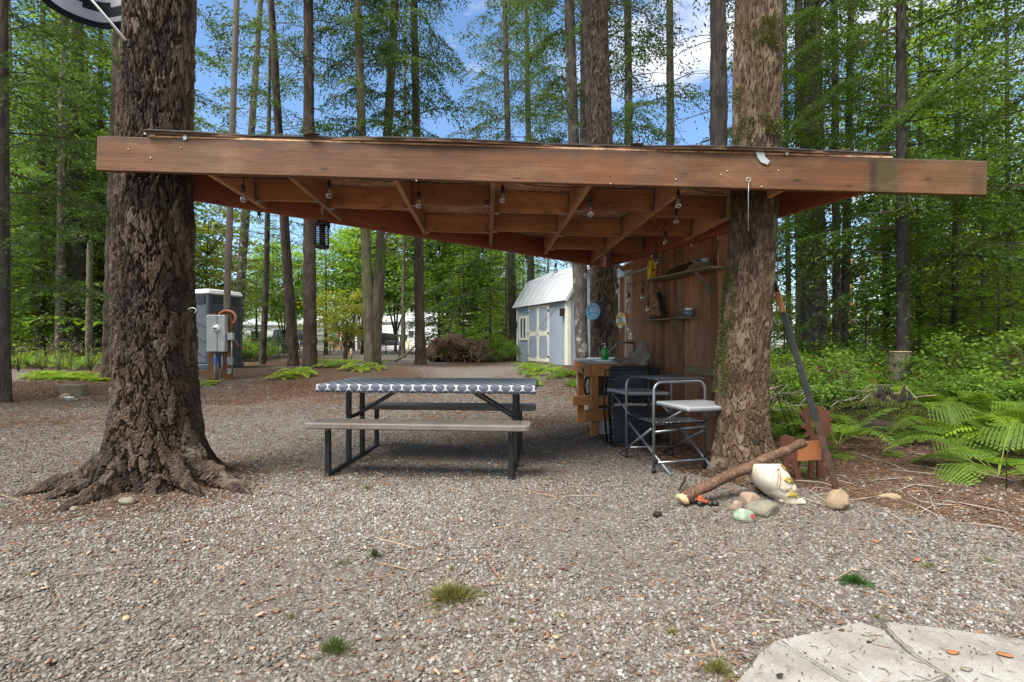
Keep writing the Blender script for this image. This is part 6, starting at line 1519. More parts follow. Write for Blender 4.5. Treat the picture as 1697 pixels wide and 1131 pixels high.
# moose of sheet steel
m0=gnd(1345,800); t=thing('moose_sculpture',m0,'rusty cut out moose yard ornament behind the skull planter','sculpture'); mD=m0.y
def mp2(u,v,dy=0): p=at(u,v,mD+dy); return p
def sheet(name,poly,dy,mat,th=.018,ang=0.0):
    c=Vector((sum(p[0] for p in poly)/len(poly),sum(p[1] for p in poly)/len(poly))); o3=at(c.x,c.y,mD+dy)
    ax=Vector((math.cos(ang),math.sin(ang),0)); pts=[((u-c.x)/K*(mD+dy)/max(.3,math.cos(ang)),-(v-c.y)/K*(mD+dy)) for u,v in poly]
    mb=MB(); mb.prism(pts,o3,ax,(0,0,1),-th); return mb.build(name,mat,t,m0)
cz_=lambda L:[(1100+x/2.458,420+y/2.459) for x,y in L]
sheet('front_panel_with_antlers',cz_([(545,655),(562,640),(548,622),(575,640),(585,618),(598,655),(600,700),(612,735),(622,755),(648,742),(640,700),(625,628),(645,625),(655,650),(668,630),(672,655),(692,645),(684,668),(706,682),(684,690),(700,705),(688,712),(698,728),(684,732),(690,752),(672,748),(662,770),(655,800),(650,850),(660,930),(630,930),(628,850),(612,842),(608,905),(618,918),(586,912),(592,850),(588,780),(592,740),(570,745),(578,720),(556,708),(572,690)]),.10,M['rust_d'],.02,.25)
sheet('body_panel',cz_([(545,768),(645,766),(645,842),(545,846)]),-.03,M['rust_o'],.02,.1)
sheet('body_panel',cz_([(545,768),(645,766),(645,842),(545,846)]),.12,M['rust_o'],.02,.1)
sheet('rear_panel',cz_([(478,775),(482,752),(500,742),(525,748),(545,775),(552,830),(548,880),(556,930),(568,942),(545,945),(528,880),(522,840),(512,870),(516,925),(492,922),(492,840),(480,800)]),.02,M['rust_d'],.02,-.3)
# plant stand wires with a tray behind
q=gnd(1312,752); t=thing('plant_hook',q,'thin black wire stand with a small black tray right behind the right beam tree','plant stand'); D0=q.y+.6
for (u0,v0,u1,v1) in ((1270,590,1309,722),(1274,620,1313,725),(1285,620,1322,722),(1300,650,1330,715)): mb=MB(); mb.tube([at(u0,v0,D0),at(u1,v1,D0)],.004,5); mb.build('wire_leg',M['black'],t,q)
mb=MB(); mb.lathe([(.0,0),(.085,.0),(.09,.012),(.085,.012),(.08,.004)],at(1300,703,D0),16); mb.build('tray',M['black'],t,q)
mb=MB(); p=gnd(1271,712); mb.box(p+Vector((0,0,.22)),(.05,.05,.46),None,.004); tag(mb.build('short_green_post',M['concrete_d'],None,p),'short mossy green post just right of the right beam tree','post')
# twigs of the brush pile
rs=random.Random(12); p0=at(1330,640,7.0); p0.z=tz(p0.x,7)
t=thing('brush_pile',p0,'pile of dry bare twigs and roots right behind the right beam tree','brush pile'); mb=MB()
for k in range(130):
    c=p0+Vector((rs.uniform(-.9,1.1),rs.uniform(-.9,.8),rs.uniform(.03,.42))); d=Vector((rs.gauss(0,1),rs.gauss(0,.6),rs.gauss(0,.35))).normalized()*rs.uniform(.1,.38)
    mb.tube([c-d,c+Vector((rs.gauss(0,.04),0,rs.gauss(0,.05))),c+d],[.006,.005,.002],4)
o=mb.build('twigs',M['driftwood'],t,p0); o['kind']='stuff'
for k in range(46):
    u=rs.uniform(1300,1697); v=rs.uniform(735,880)
    if v>830 and u<1420: continue
    p=gnd(u,v)+Vector((0,0,.008)); an=rs.uniform(0,3.1); d=Vector((math.cos(an),math.sin(an),rs.uniform(-.02,.05)))*rs.uniform(.06,.25); mb=MB()
    mb.tube([p-d,p+Vector((rs.gauss(0,.03),rs.gauss(0,.03),.01)),p+d],[.004,.004,.002],4); tag(mb.build('dry_twig',M['driftwood'],None,p),'thin pale dry twig lying on the bare soil at right','twig','dry twigs on the bare soil')
p=gnd(1668,812); mb=MB(); mb.tube([p,p+Vector((.0,0,.25)),p+Vector((.03,0,.37)),p+Vector((.08,0,.41))],.004,5); tag(mb.build('bent_stem',M['moss'],None,p),'single bent pale green stem standing at the right edge','stem')

# ------------------------------------------------------------------ concrete slabs
def slab(label,poly,th,dz,seed):
    rs=random.Random(seed); pts=[]
    for i in range(len(poly)):
        a,b=poly[i],poly[(i+1)%len(poly)]
        for k in range(8):
            f=k/8; u=a[0]+(b[0]-a[0])*f; v=a[1]+(b[1]-a[1])*f; y=(HC-dz)*K/(v-565.5); pts.append(Vector(((u-848.5)/K*y+rs.uniform(-.003,.003),y+rs.uniform(-.003,.003),dz)))
    c=sum(pts,Vector())/len(pts); bm=bmesh.new(); vs=[bm.verts.new(p-c) for p in pts]; f=bm.faces.new(vs)
    if f.normal.z<0: f.normal_flip()
    r_=bmesh.ops.extrude_face_region(bm,geom=[f]); 
    for v in r_['geom']:
        if isinstance(v,bmesh.types.BMVert): v.co.z-=th
    bmesh.ops.recalc_face_normals(bm,faces=bm.faces)
    es=[e for e in bm.edges if e.verts[0].co.z>-.001 and e.verts[1].co.z>-.001]; bmesh.ops.bevel(bm,geom=es,offset=.006,segments=2,affect='EDGES')
    me=bpy.data.meshes.new('concrete_slab'); bm.to_mesh(me); bm.free(); me.materials.append(M['concrete']); o=link('concrete_slab',me,None,c); return tag(o,label,'slab')
slab('darker concrete slab at the bottom left of the slab group',[(1195,1160),(1262,1078),(1284,1061),(1342,1096),(1405,1136),(1450,1180)],.06,.036,1)
slab('middle concrete slab with a white smear and a lifted front corner',[(1287,1060),(1427,1030),(1464,1043),(1500,1078),(1564,1119),(1545,1128),(1505,1130),(1440,1140),(1408,1134),(1346,1094)],.07,.044,2)
slab('concrete slab cut off by the bottom right corner of the photo',[(1469,1030),(1560,1040),(1780,1070),(1900,1200),(1660,1220),(1572,1122),(1508,1078),(1472,1043)],.07,.042,3)
for (u,v,col,w) in ((1578,1082,'orange',.018),(1665,1086,'orange',.022),(1292,1120,'bark_dark',.012),(1602,1110,'rock_grey',.016),(1440,1065,'bark_dark',.008),(1395,1045,'rustleaf',.01)):
    y=(HC-.046)*K/(v-565.5); p=Vector(((u-848.5)/K*y,y,.048)); mb=MB(); mb.blob(p,w,w*.6,.004,int(u),.3,2); tag(mb.build('fallen_leaf',M['rust_o' if col=='orange' else col],None,p),'little curled fallen leaf or crumb lying on the concrete slabs','leaf','crumbs on the concrete slabs')
rs=random.Random(31)
for k in range(70):
    u=rs.uniform(0,1697); v=rs.uniform(690,1125); p=gnd(u,v)+Vector((0,0,.014)); w=rs.uniform(.009,.018)
    mb=MB(); mb.blob(p,w,w*.6,.003,k,.35,2,rot=(rs.gauss(0,.3),rs.gauss(0,.3),rs.uniform(0,3))); tag(mb.build('fallen_leaf',M[rs.choice(['rust_o','tan','tancloth','rust'])],None,p),'small orange brown fallen leaf on the gravel','leaf','fallen leaves on the gravel')
for (u,v) in ((1118,740),(1090,770),(1090,858)):
    p=gnd(u,v); mb=MB(); mb.blob(p+Vector((0,0,.018)),.028,.020,.018,u,.25,3,freq=7); tag(mb.build('pine_cone',M['bark_red'],None,p),'small brown fir cone lying on the gravel','cone','fir cones on the gravel')
# ------------------------------------------------------------------ blue shed
S1=Vector((1.78,16.5,.33)); g1=Vector((-.393,.9195,0)).normalized(); g2=Vector((g1.y,-g1.x,0)); LS,WS=4.02,3.0; HS=2.12
sd_=thing('garden_shed',S1+g1*2+g2*1.5,'blue barn style shed with white metal roof and cream double doors','shed')
def sb(mb,n,m,par=sd_): return mb.build(n,m,par,sd_.location if par is sd_ else world(par))
def sidemat():
    m,n,l,b,o=newmat('blue_grooved_siding'); g=n.new('ShaderNodeNewGeometry')
    t=n.new('ShaderNodeTexCoord').outputs['Object']
    dt=n.new('ShaderNodeVectorMath'); dt.operation='DOT_PRODUCT'; dt.inputs[1].default_value=(g1.x+g2.x,g1.y+g2.y,0); l.new(t,dt.inputs[0])
    f=math_(n,l,'FRACT',math_(n,l,'MULTIPLY',dt.outputs['Value'],1/.2)); ln=math_(n,l,'LESS_THAN',f,.10)
    c=ramp(n,l,noise(n,l,t,1.5,6,.7),[(.3,(.25,.305,.37)),(.7,(.31,.365,.43))]); c=mixc(n,l,math_(n,l,'MULTIPLY',ln,.45),c,(.10,.14,.19))
    l.new(c,b.inputs['Base Color']); b.inputs['Roughness'].default_value=.7; bump(n,l,b,math_(n,l,'SUBTRACT',1.0,ln),.6,.01); return m
M['siding']=sidemat()
def quadbox(p,ax,length,h,th,nrm):   # wall slab from p along ax, outer face on the nrm side
    mb=MB(); c=p+ax*length/2-nrm*th/2+Vector((0,0,h/2)); mb.box(c,(length,th,h),Matrix((ax,Vector((0,0,1)).cross(ax),Vector((0,0,1)))).transposed()); return mb
nS=-g2; nG=-g1
sb(quadbox(S1,g1,LS,HS,.06,nS),'side_wall',M['siding'])
sb(quadbox(S1+g2*WS,g1,LS,HS,.06,-nS),'side_wall',M['siding'])
gp=[(0,0),(WS,0),(WS,HS),(WS-.55,HS+.92),(WS/2,HS+1.35),(.55,HS+.92),(0,HS)]
for off in (.03,LS-.02):
    mb=MB(); mb.prism([(x+.001,z) for x,z in gp],S1+g1*off,g2,(0,0,1),.05); sb(mb,'gable_wall',M['siding'])
def slope(a,b,nr,name):
    # panels between profile points a and b (x across, z up)
    for k in range(9):
        L=(LS+.24)/9; p=S1-g1*.12+g1*L*k; d=Vector((0,0,1))*(b[1]-a[1])+g2*(b[0]-a[0])
        c=p+g1*L/2+g2*(a[0]+b[0])/2+Vector((0,0,(a[1]+b[1])/2)); n_=g1.cross(d.normalized())
        if n_.z<0: n_=-n_
        mb=MB(); mb.box(c+n_*.02,(L-.012,d.length,.02),Matrix((g1,d.normalized(),g1.cross(d.normalized()))).transposed())
        mb.box(c+n_*.035+g1*(L/2),(.03,d.length,.03),Matrix((g1,d.normalized(),g1.cross(d.normalized()))).transposed())
        sb(mb,name,M['roofwhite'])
slope((-.12,HS-.04),(.53,HS+.98),1,'roof_panel'); slope((.53,HS+.98),(WS/2,HS+1.42),1,'roof_panel'); slope((WS/2,HS+1.42),(WS-.53,HS+.98),1,'roof_panel'); slope((WS-.53,HS+.98),(WS+.12,HS-.04),1,'roof_panel')
for a,b in (((-.10,HS-.06),(.53,HS+.94)),((.53,HS+.94),(WS/2,HS+1.38))):
    mb=MB(); p=S1-g1*.10; mb.beam(p+g2*a[0]+Vector((0,0,a[1])),p+g2*b[0]+Vector((0,0,b[1])),.03,.07); sb(mb,'rake_trim',M['roofwhite'])
for q,ax in ((S1,g1),(S1,g2),(S1+g1*LS,-g1)):
    mb=MB(); nn_=nS if ax is not g2 else nG; c=q+ax*.06+nn_*.014+Vector((0,0,HS/2)); mb.box(c,(.12,.025,HS-.02),Matrix((ax,Vector((0,0,1)).cross(ax),Vector((0,0,1)))).transposed()); sb(mb,'corner_board',M['cream'])
Rg=Matrix((g1,Vector((0,0,1)).cross(g1),Vector((0,0,1)))).transposed()
def son(s,z,off): return S1+g1*s+nS*off+Vector((0,0,z))
# double doors s 1.22..2.94
for k,(a,b) in enumerate(((1.24,2.07),(2.09,2.92))):
    mb=MB(); mb.box(son((a+b)/2,1.06,.02),(b-a,.03,2.0),Rg,.004); d=sb(mb,'door',M['cream'])
    for (z0,z1) in ((.17,.98),(1.14,1.97)):
        w=(b-a)/2-.085; h=(z1-z0)/2; c_=.10; poly=[(-w+c_,-h),(w-c_,-h),(w,-h+c_),(w,h-c_),(w-c_,h),(-w+c_,h),(-w,h-c_),(-w,-h+c_)]
        mb=MB(); mb.prism(poly,son((a+b)/2,(z0+z1)/2,.037),-g1,(0,0,1),-.006)
        mb2=MB(); mb2.prism([(x,y) for x,y in poly],son((a+b)/2,(z0+z1)/2,.036),g1,(0,0,1),.005); x_=mb2.build('door_panel',M['siding']); x_.parent=d; x_.location=-world(d)
    for z in (.25,1.06,1.85):
        mb=MB(); s2=a+.02 if k==0 else b-.02; mb.box(son(s2,z,.045),(.09,.015,.05),Rg); hx=mb.build('hinge',M['black']); hx.parent=d; hx.location=-world(d)
mb=MB(); mb.box(son(2.08,1.02,.05),(.04,.03,.12),Rg,.004); sb(mb,'door_handle',M['chrome'])
# window s 2.97..3.78
mb=MB(); c=son(3.40,1.28,.015)
for s2 in (-1,1): mb.box(c+g1*s2*.33,(.09,.04,.92),Rg,.003); mb.box(c+Vector((0,0,s2*.42)),(.58,.042,.09),Rg,.003)
wf=sb(mb,'window',M['cream'])
for s2 in (-1,1):
    mb=MB(); mb.box(c+g1*s2*.14-nS*.005,(.26,.02,.74),Rg); x_=mb.build('pane',M['glass']); x_.parent=wf; x_.location=-world(wf)
mb=MB()
mb.box(c+nS*.006,(.05,.03,.75),Rg); 
for s2 in (-1,1): mb.box(c+g1*s2*.265+nS*.006,(.04,.03,.75),Rg)
x_=mb.build('sash',M['white']); x_.parent=wf; x_.location=-world(wf)
for s2,zz_ in ((-.0,1.70),(LS+.0,1.40)):
    mb=MB(); c=son(s2+(.16 if s2==0 else -.04),zz_,.10); mb.box(c,(.12,.12,.22),Rg,.01); mb.box(c+Vector((0,0,.13)),(.16,.16,.03),Rg,.006); sb(mb,'wall_lantern',M['black'])
mb=MB(); c=S1+g2*.42+nG*.06+Vector((0,0,1.22)); mb.box(c,(.10,.06,.14),None,.01); sb(mb,'outlet_box',M['darkslat'])
mb=MB(); mb.box(son(2.08,.02,.12),(1.75,.25,.04),Rg,.004); sb(mb,'door_step',M['oldwood'])
mb=MB(); mb.box(S1+g1*LS/2+g2*WS/2+Vector((0,0,-.06)),(LS-.1,WS-.1,.12),Rg); sb(mb,'skid_base',M['joist'])

# ------------------------------------------------------------------ portable toilet
q0=Vector((-8.41,14.2,0)); th_=RAD(70); h1=Vector((math.cos(th_),math.sin(th_),0)); h2=Vector((-math.sin(th_),math.cos(th_),0)); q0.z=tz(-8.6,14.8)-.03
Rq=Matrix((h1,h2,Vector((0,0,1)))).transposed(); cc=q0+(h1+h2)*.55
pp=thing('portable_toilet',cc,'slate blue portable toilet with a white domed roof behind the huge fir','portable toilet')
def ppb(mb,n,m): return mb.build(n,m,pp,pp.location)
mb=MB(); mb.box(cc+Vector((0,0,.09)),(1.20,1.20,.16),Rq,.03); ppb(mb,'base',M['potty'])
mb=MB(); mb.box(cc+Vector((0,0,1.14)),(1.06,1.06,2.0),Rq,.05); ppb(mb,'cabin_wall',M['potty'])
for a,b in ((-1,-1),(1,-1),(-1,1),(1,1)):
    mb=MB(); mb.box(cc+h1*a*.52+h2*b*.52+Vector((0,0,1.14)),(.09,.09,2.02),Rq,.02); ppb(mb,'corner_post',M['potty'])
mb=MB()
for i,(w,z) in enumerate(((1.16,2.15),(1.10,2.21),(.8,2.25))): mb.box(cc+Vector((0,0,z)),(w,w,.08-.01*i),Rq,.03)
ppb(mb,'roof',M['white'])
for fdir,sdir in ((-h2,h1),(-h1,h2)):
    lite=M['potty_l'] if fdir is not None and abs(fdir.dot(h1))>.5 else M['potty']  # camera-side panel painted lighter, the side turned away darker, as light would fall
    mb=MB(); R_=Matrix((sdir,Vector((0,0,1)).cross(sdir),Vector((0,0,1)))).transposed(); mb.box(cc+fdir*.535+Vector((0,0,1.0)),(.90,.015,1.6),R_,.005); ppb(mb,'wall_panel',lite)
    for k in range(6): mb=MB(); mb.box(cc+fdir*.545+Vector((0,0,1.88+k*.036)),(.78,.03,.018),R_,.004); ppb(mb,'vent_louvre',M['potty'])
    for k in range(3): mb=MB(); mb.beam(cc+fdir*.548+sdir*-.42+Vector((0,0,.35+k*.42)),cc+fdir*.548+sdir*.3+Vector((0,0,.65+k*.42)),.02,.03); ppb(mb,'pressed_rib',M['potty'])

# ------------------------------------------------------------------ meter post
mD_=12.2; g0=onground(368,mD_); t=thing('meter_post',g0,'grey electric meter box on a brown plank post with conduits and a tap','electric meter')
def mbx(n,u0,v0,u1,v1,dy,th,mat,bev=.006):
    a=at(u0,v1,mD_); b=at(u1,v0,mD_); mb=MB(); mb.box(((a.x+b.x)/2,mD_+dy,(a.z+b.z)/2),(abs(b.x-a.x),th,abs(b.z-a.z)),None,bev); return mb.build(n,mat,t,g0)
mbx('post_board',345,520,357,632,.02,.05,M['post_wood']); mbx('post_board',366,515,384,632,.04,.05,M['post_wood'])
mbx('meter_box',349,523,379,583,-.10,.16,M['silver'],.012); mbx('box_cover_seam',366.5,524,367.5,582,-.185,.012,M['steel'],.001)
p=at(359.5,544.5,mD_-.19); mb=MB(); mb.lathe([(.088,0),(.09,.03),(.075,.06),(.072,.075),(0,.085)],p,18,Euler((RAD(90),0,0)).to_matrix()); mb.build('round_meter',M['white'],t,g0)
mb=MB(); mb.box(p+Vector((0,-.087,0)),(.09,.006,.035)); mb.build('meter_dial',M['darkslat'],t,g0)
mbx('lower_box',380,552,389,564,-.06,.10,M['silver']); mbx('socket_box',380,592,389,605,-.06,.08,M['steel']); mbx('socket_box',380,611,387,620,-.06,.08,M['steel'])
for (u,v0,v1,r,m_) in ((356,583,628,.022,'silver'),(368,583,632,.014,'steel'),(384,564,625,.012,'steel'),(361,600,628,.022,'potty_l')):
    a=at(u,v0,mD_-.08); b=at(u,v1,mD_-.08); mb=MB(); mb.tube([a,b],r,8); mb.build('conduit',M[m_],t,g0)
mbx('valve',358.5,592,363.5,604,-.09,.06,M['bluefaucet'])
mb=MB(); c=at(376,527,mD_-.02); mb.tube([c+Vector((.21*math.cos(a),0,.17*math.sin(a))) for a in [RAD(170-i*13) for i in range(18)]],.028,8); mb.build('orange_conduit',M['terracotta'],t,g0)
mb=MB(); a=at(388,562,mD_-.05); mb.tube([a,a+Vector((.1,0,-.15)),a+Vector((.25,.1,-.28)),a+Vector((.3,.2,.1))],.006,5); mb.build('loose_cable',M['terracotta'],t,g0)
a=onground(372,12.4); b=at(394,-60,12.4); t=thing('utility_pole',a,'slim grey service pole rising behind the electric meter','pole'); trunk('pole_shaft',[a-Vector((0,0,.1)),b],[.078,.066],14,60,.002,M['pole_wood'],t,5,.6,3,origin=a)

# concrete block with stones at the left
p=gnd(116,656); t=thing('concrete_block',p,'mossy grey concrete block lying on the needle litter at left','concrete block'); mb=MB(); mb.box(p+Vector((0,.1,.10)),(.42,.22,.24),(0,0,.05),.02); mb.build('block_body',M['concrete_d'],t,p)
rock('brown stone in front of the mossy concrete block',105,661,18,11,'rock_pink',21)
rock('dark stone right of the white plastic tub',122,665,12,6,'rock_grey',22)
p=gnd(115,664); t=thing('plastic_tub',p,'small white plastic tub in front of the concrete block','tub'); mb=MB(); mb.lathe([(.05,0),(.062,.055),(.07,.058),(.07,.066),(0,.07)],p,14,sx=1.3); mb.build('tub_body',M['white'],t,p)

# ------------------------------------------------------------------ root wad
p=onground(762,19.2); t=thing('root_wad',p,'uprooted tangle of brown roots and stumps at the back of the clearing','root pile'); rs=random.Random(3); mb=MB()
mb.blob(p+Vector((-.75,.1,.45)),.42,.5,.42,1,.35,3); mb.blob(p+Vector((.1,.2,.5)),.55,.5,.5,2,.4,3); mb.blob(p+Vector((.75,.2,.35)),.5,.45,.38,3,.4,3); mb.build('root_clod',plain('root_clod',(.10,.06,.035),.95,var=.6,scale=7,bmp=.9,dirt=(.20,.12,.07)),t,p)
for k in range(85):
    c=p+Vector((rs.uniform(-1.0,1.0),rs.uniform(-.5,.1),rs.uniform(.1,.8))); a_=rs.uniform(0,6.28); L=rs.uniform(.2,.6); d=Vector((math.cos(a_),-.4*abs(rs.gauss(0,1)),math.sin(a_)*.7)).normalized()*L; bend=Vector((rs.gauss(0,.12),0,rs.gauss(0,.12)))
    r_=rs.uniform(.018,.06); mb=MB(); mb.tube([c,c+d*.5+bend,c+d],[r_,r_*.7,r_*.2],5); mb.build('root',M['rootwood'],t,p)
for (x,z,h) in ((-.25,.85,.45),(-.35,.8,.35),(-.1,.8,.3)): mb=MB(); mb.tube([p+Vector((x,0,z-.3)),p+Vector((x-.05,0,z)),p+Vector((x-.12,0,z+h*.6))],[.09,.07,.03],6); mb.build('root',M['rootwood'],t,p)
a=onground(655,19.5)+Vector((0,0,.03)); b=at(690,572,17.6); mb=MB(); mb.tube([a,a.lerp(b,.5)+Vector((0,0,-.06)),b],[.05,.04,.03],6); tag(mb.build('leaning_branch',M['driftwood'],None,a),'bare curved branch leaning on the straight trunk by the long white house','branch')

# ------------------------------------------------------------------ chain link fence, posts
def mesh_fence(label,u0,D0,u1,D1,n):
    a=onground(u0,D0); b=onground(u1,D1); t=thing('chain_link_fence',a,label,'fence'); H_=.78
    for i in range(n+1):
        q=a.lerp(b,i/n); q.z=tz(q.x,q.y); mb=MB(); mb.tube([q,q+Vector((0,0,H_))],.028,6); mb.build('fence_post',M['black_metal' if i%2 else 'steel'],t,a)
    mb=MB(); mb.tube([a+Vector((0,0,H_)),b+Vector((0,0,H_))],.02,6); mb.build('top_rail',M['steel'],t,a)
    mb=MB(); L=(b-a).length; d=(b-a)/L; k=0; s_=0
    while s_<L:
        for s2 in (-1,1):
            e0=s_; e1_=s_+s2*(H_-.04)
            if 0<=e1_<=L: mb.tube([a+d*e0+Vector((0,0,.03)),a+d*e1_+Vector((0,0,H_-.01))],.0035,3,False)
        s_+=.16
    o=mb.build('wire_mesh',M['silver'],t,a); o['kind']='stuff'
mesh_fence('chain link fence running left from the trunks in front of the pickup',395,30,598,30,8)
mesh_fence('chain link fence in front of the boat and the long white house',618,30.5,662,29.5,2)
mesh_fence('chain link fence right of the gate behind the straight trunk',690,29.5,732,29,2)
for (u,D,h,mt,lb) in ((662,26,1.0,'steel','grey gate post beside the gravel drive'),(677,28.5,.85,'yellow','yellow post at the gravel drive left of the straight trunk'),(668,24,.35,'bark_dark','short dark stub of a post by the gravel drive'),(582,22,.45,'tan','short thin stake in the gravel drive'),(600,30.3,1.2,'black_metal','black gate post left of the crossing trunks')):
    p=onground(u,D); mb=MB(); mb.tube([p,p+Vector((0,0,h))],.05,8); tag(mb.build('marker_post',M[mt],None,p),lb,'post')

# ------------------------------------------------------------------ houses beyond the fence
def house(label,u0,u1,D,dp,h,roof_h,mat=M['whitewall'],roof=M['roofwhite'],wins=(),over=.25):
    a=onground(u0,D); b=onground(u1,D); z0=min(a.z,b.z); L=b.x-a.x; c=Vector(((a.x+b.x)/2,D+dp/2,z0)); t=thing('house',c,label,'house')
    mb=MB(); mb.box(c+Vector((0,0,h/2)),(L,dp,h)); mb.build('wall',mat,t,c)
    mb=MB()
    for s2 in (-1,1): mb.add([c+Vector((sx*(L/2+over),s2*(dp/2+over),h-.06)) for sx in (-1,1)]+[c+Vector((sx*(L/2+over),0,h+roof_h)) for sx in (1,-1)]+[c+Vector((sx*(L/2+over),s2*(dp/2+over),h+.06)) for sx in (-1,1)]+[c+Vector((sx*(L/2+over),0,h+roof_h+.12)) for sx in (1,-1)],[(0,1,2,3),(4,5,6,7),(0,1,5,4),(1,2,6,5),(3,0,4,7)])
    mb.build('roof',roof,t,c)
    mb=MB(); mb.add([c+Vector((sx*L/2*.999,sy*dp/2,h)) for sx in (-1,) for sy in (-1,1)]+[c+Vector((-L/2*.999,0,h+roof_h))],[(0,1,2)]); mb.add([c+Vector((L/2*.999,sy*dp/2,h)) for sy in (-1,1)]+[c+Vector((L/2*.999,0,h+roof_h))],[(0,1,2)]); mb.build('gable',mat,t,c)
    for (f,zc_,w,hh,isdoor) in wins:
        p=Vector((a.x+L*f,D-.03,z0+zc_)); mb=MB(); mb.box(p,(w+.14,.06,hh+.14),None,.01); fr=mb.build('door' if isdoor else 'window',M['white'],t,c)
        mb=MB(); mb.box(p+Vector((0,-.02,0)),(w,.05,hh)); x_=mb.build('pane',M['glass'] if not isdoor else M['darkslat']); x_.parent=fr; x_.location=-world(fr)
    nsd=int(h/.22)
    for k in range(1,nsd): mb=MB(); mb.box(Vector((c.x,D-.012,z0+k*.22)),(L-.02,.02,.02)); mb.build('siding_lap',mat,t,c)
    return t,c,L
house('long white house behind the boat at the right of the drive',605,728,50,9,2.7,1.0,wins=((.30,1.5,.9,.9,0),(.62,1.5,.5,.6,0)))
house('white house behind the parked pickup',402,512,54,8,2.5,1.0,wins=((.2,1.4,1.0,.9,0),(.92,1.1,.8,1.9,1)))
th2,c2,L2_=house('house with an open shaded porch right of the yellow maple',556,604,47,6,2.3,.9,mat=M['tancloth'],roof=M['silver'],wins=((.35,1.3,.8,.9,0),(.6,1.05,.7,1.9,1)))
for f in (-.48,.0,.48): mb=MB(); mb.box(Vector((c2.x+L2_*f,44.6,c2.z+1.05)),(.12,.12,2.1)); mb.build('porch_post',M['white'],th2,c2)
mb=MB(); mb.box(Vector((c2.x,45.8,c2.z+2.2)),(L2_+.3,2.8,.1)); mb.build('porch_roof',M['silver'],th2,c2)
house('house with a rusty brown roof far beyond the bushes at right',1425,1530,44,8,2.0,1.0,roof=M['silver'],wins=((.3,1.3,1.2,.9,0),(.7,1.3,.9,.9,0)))
house('low white building far behind the leaning pole',1290,1345,40,7,1.9,.7,wins=((.5,1.1,1.0,.7,0),))
for (u,D,lb) in ((1411,42,'far reddish pole standing in the clearing left of the stump trunk'),(1431,45,'far reddish pole right of its twin in the clearing')):
    p=onground(u,D); t=thing('far_pole',p,lb,'pole'); mb=MB(); mb.tube([p,p+Vector((0,0,8))],[.16,.11],8); mb.build('pole_shaft',M['rust_o'],t,p); mb=MB(); mb.box(p+Vector((0,0,7.4)),(1.6,.1,.1)); mb.build('cross_arm',M['rust_o'],t,p)
# patio furniture and grill
for (u,w,lb) in ((553,1.2,'tan patio bench leftmost in front of the porch'),(566,1.3,'tan patio bench right in front of the porch')):
    p=onground(u,42); t=thing('patio_bench',p,lb,'bench'); mb=MB(); mb.box(p+Vector((0,0,.42)),(w,.45,.06)); mb.build('seat',M['tancloth'],t,p)
    for k in range(3): mb=MB(); mb.box(p+Vector((0,.2,.55+k*.13)),(w,.04,.09)); mb.build('back_slat',M['tancloth'],t,p)
    for s2 in (-1,1): mb=MB(); mb.box(p+Vector((s2*w/2,0,.42)),(.07,.45,.84)); mb.build('leg',M['tancloth'],t,p)
p=onground(583,41); t=thing('barbecue_grill',p,'black barbecue grill standing in front of the porch','grill'); mb=MB(); mb.box(p+Vector((0,0,.35)),(.5,.4,.7),None,.02); mb.build('cabinet',M['black'],t,p)
mb=MB(); mb.lathe([(.26,0),(.24,.12),(.12,.2),(0,.22)],p+Vector((0,0,.75)),14); mb.build('lid',M['black'],t,p)
for s2 in (-1,1): mb=MB(); mb.box(p+Vector((s2*.42,0,.74)),(.3,.35,.03)); mb.build('side_table',M['silver'],t,p)
# wheelie bin
p=onground(472,33); t=thing('wheeled_bin',p,'dark wheeled bin behind the fence below the pickup','bin'); mb=MB(); mb.box(p+Vector((0,0,.30)),(.42,.4,.55),None,.04); mb.build('bin_body',M['black'],t,p); mb=MB(); mb.box(p+Vector((0,0,.60)),(.46,.46,.06),None,.02); mb.build('lid',M['black'],t,p)

# ------------------------------------------------------------------ pickup truck, seen from the rear left corner
tp=onground(474,45); t=thing('pickup_truck',tp,'black pickup truck parked in front of the white house','pickup'); ta=RAD(62); t.rotation_euler=(0,0,ta)
def tb(mb,n,m,par=None): o=mb.build(n,m); o.parent=par or t; return o
# local: +x forward, y sideways
mb=MB(); mb.prism([(-2.7,.5),(2.6,.45),(2.7,.75),(2.65,1.0),(1.35,1.12),(-2.72,1.12),(-2.75,.7)],(0,.95,0),(1,0,0),(0,0,1),1.9); o=tb(mb,'body',M['truckpaint']); bv=o.modifiers.new('b','BEVEL'); bv.width=.05; bv.segments=2
mb=MB(); vs=[(-.75,.9,1.1),(1.35,.9,1.1),(.75,.76,1.78),(-.6,.76,1.78)]; mb.add([Vector(v) for v in vs]+[Vector((x,-y,z)) for x,y,z in vs],[(0,1,2,3),(7,6,5,4),(0,3,7,4),(1,5,6,2),(3,2,6,7),(0,4,5,1)]); tb(mb,'cab',M['truckpaint'])
for s2 in (-1,1):
    for x0,x1,xt0,xt1 in ((-.62,.10,-.52,.08),(.16,1.12,.14,.66)):
        mb=MB(); mb.add([Vector((x0,s2*.897,1.16)),Vector((x1,s2*.897,1.16)),Vector((xt1,s2*.79,1.70)),Vector((xt0,s2*.79,1.70))],[(0,1,2,3)] if s2<0 else [(3,2,1,0)]); tb(mb,'side_window',M['glass'])
mb=MB(); mb.add([Vector((-.753,.78,1.17)),Vector((-.753,-.78,1.17)),Vector((-.64,-.68,1.70)),Vector((-.64,.68,1.70))],[(0,1,2,3)]); tb(mb,'rear_window',M['glass'])
for s2 in (-1,1): mb=MB(); mb.box((-2.74,s2*.85,.88),(.06,.14,.34),None,.01); tb(mb,'tail_light',M['redlamp'])
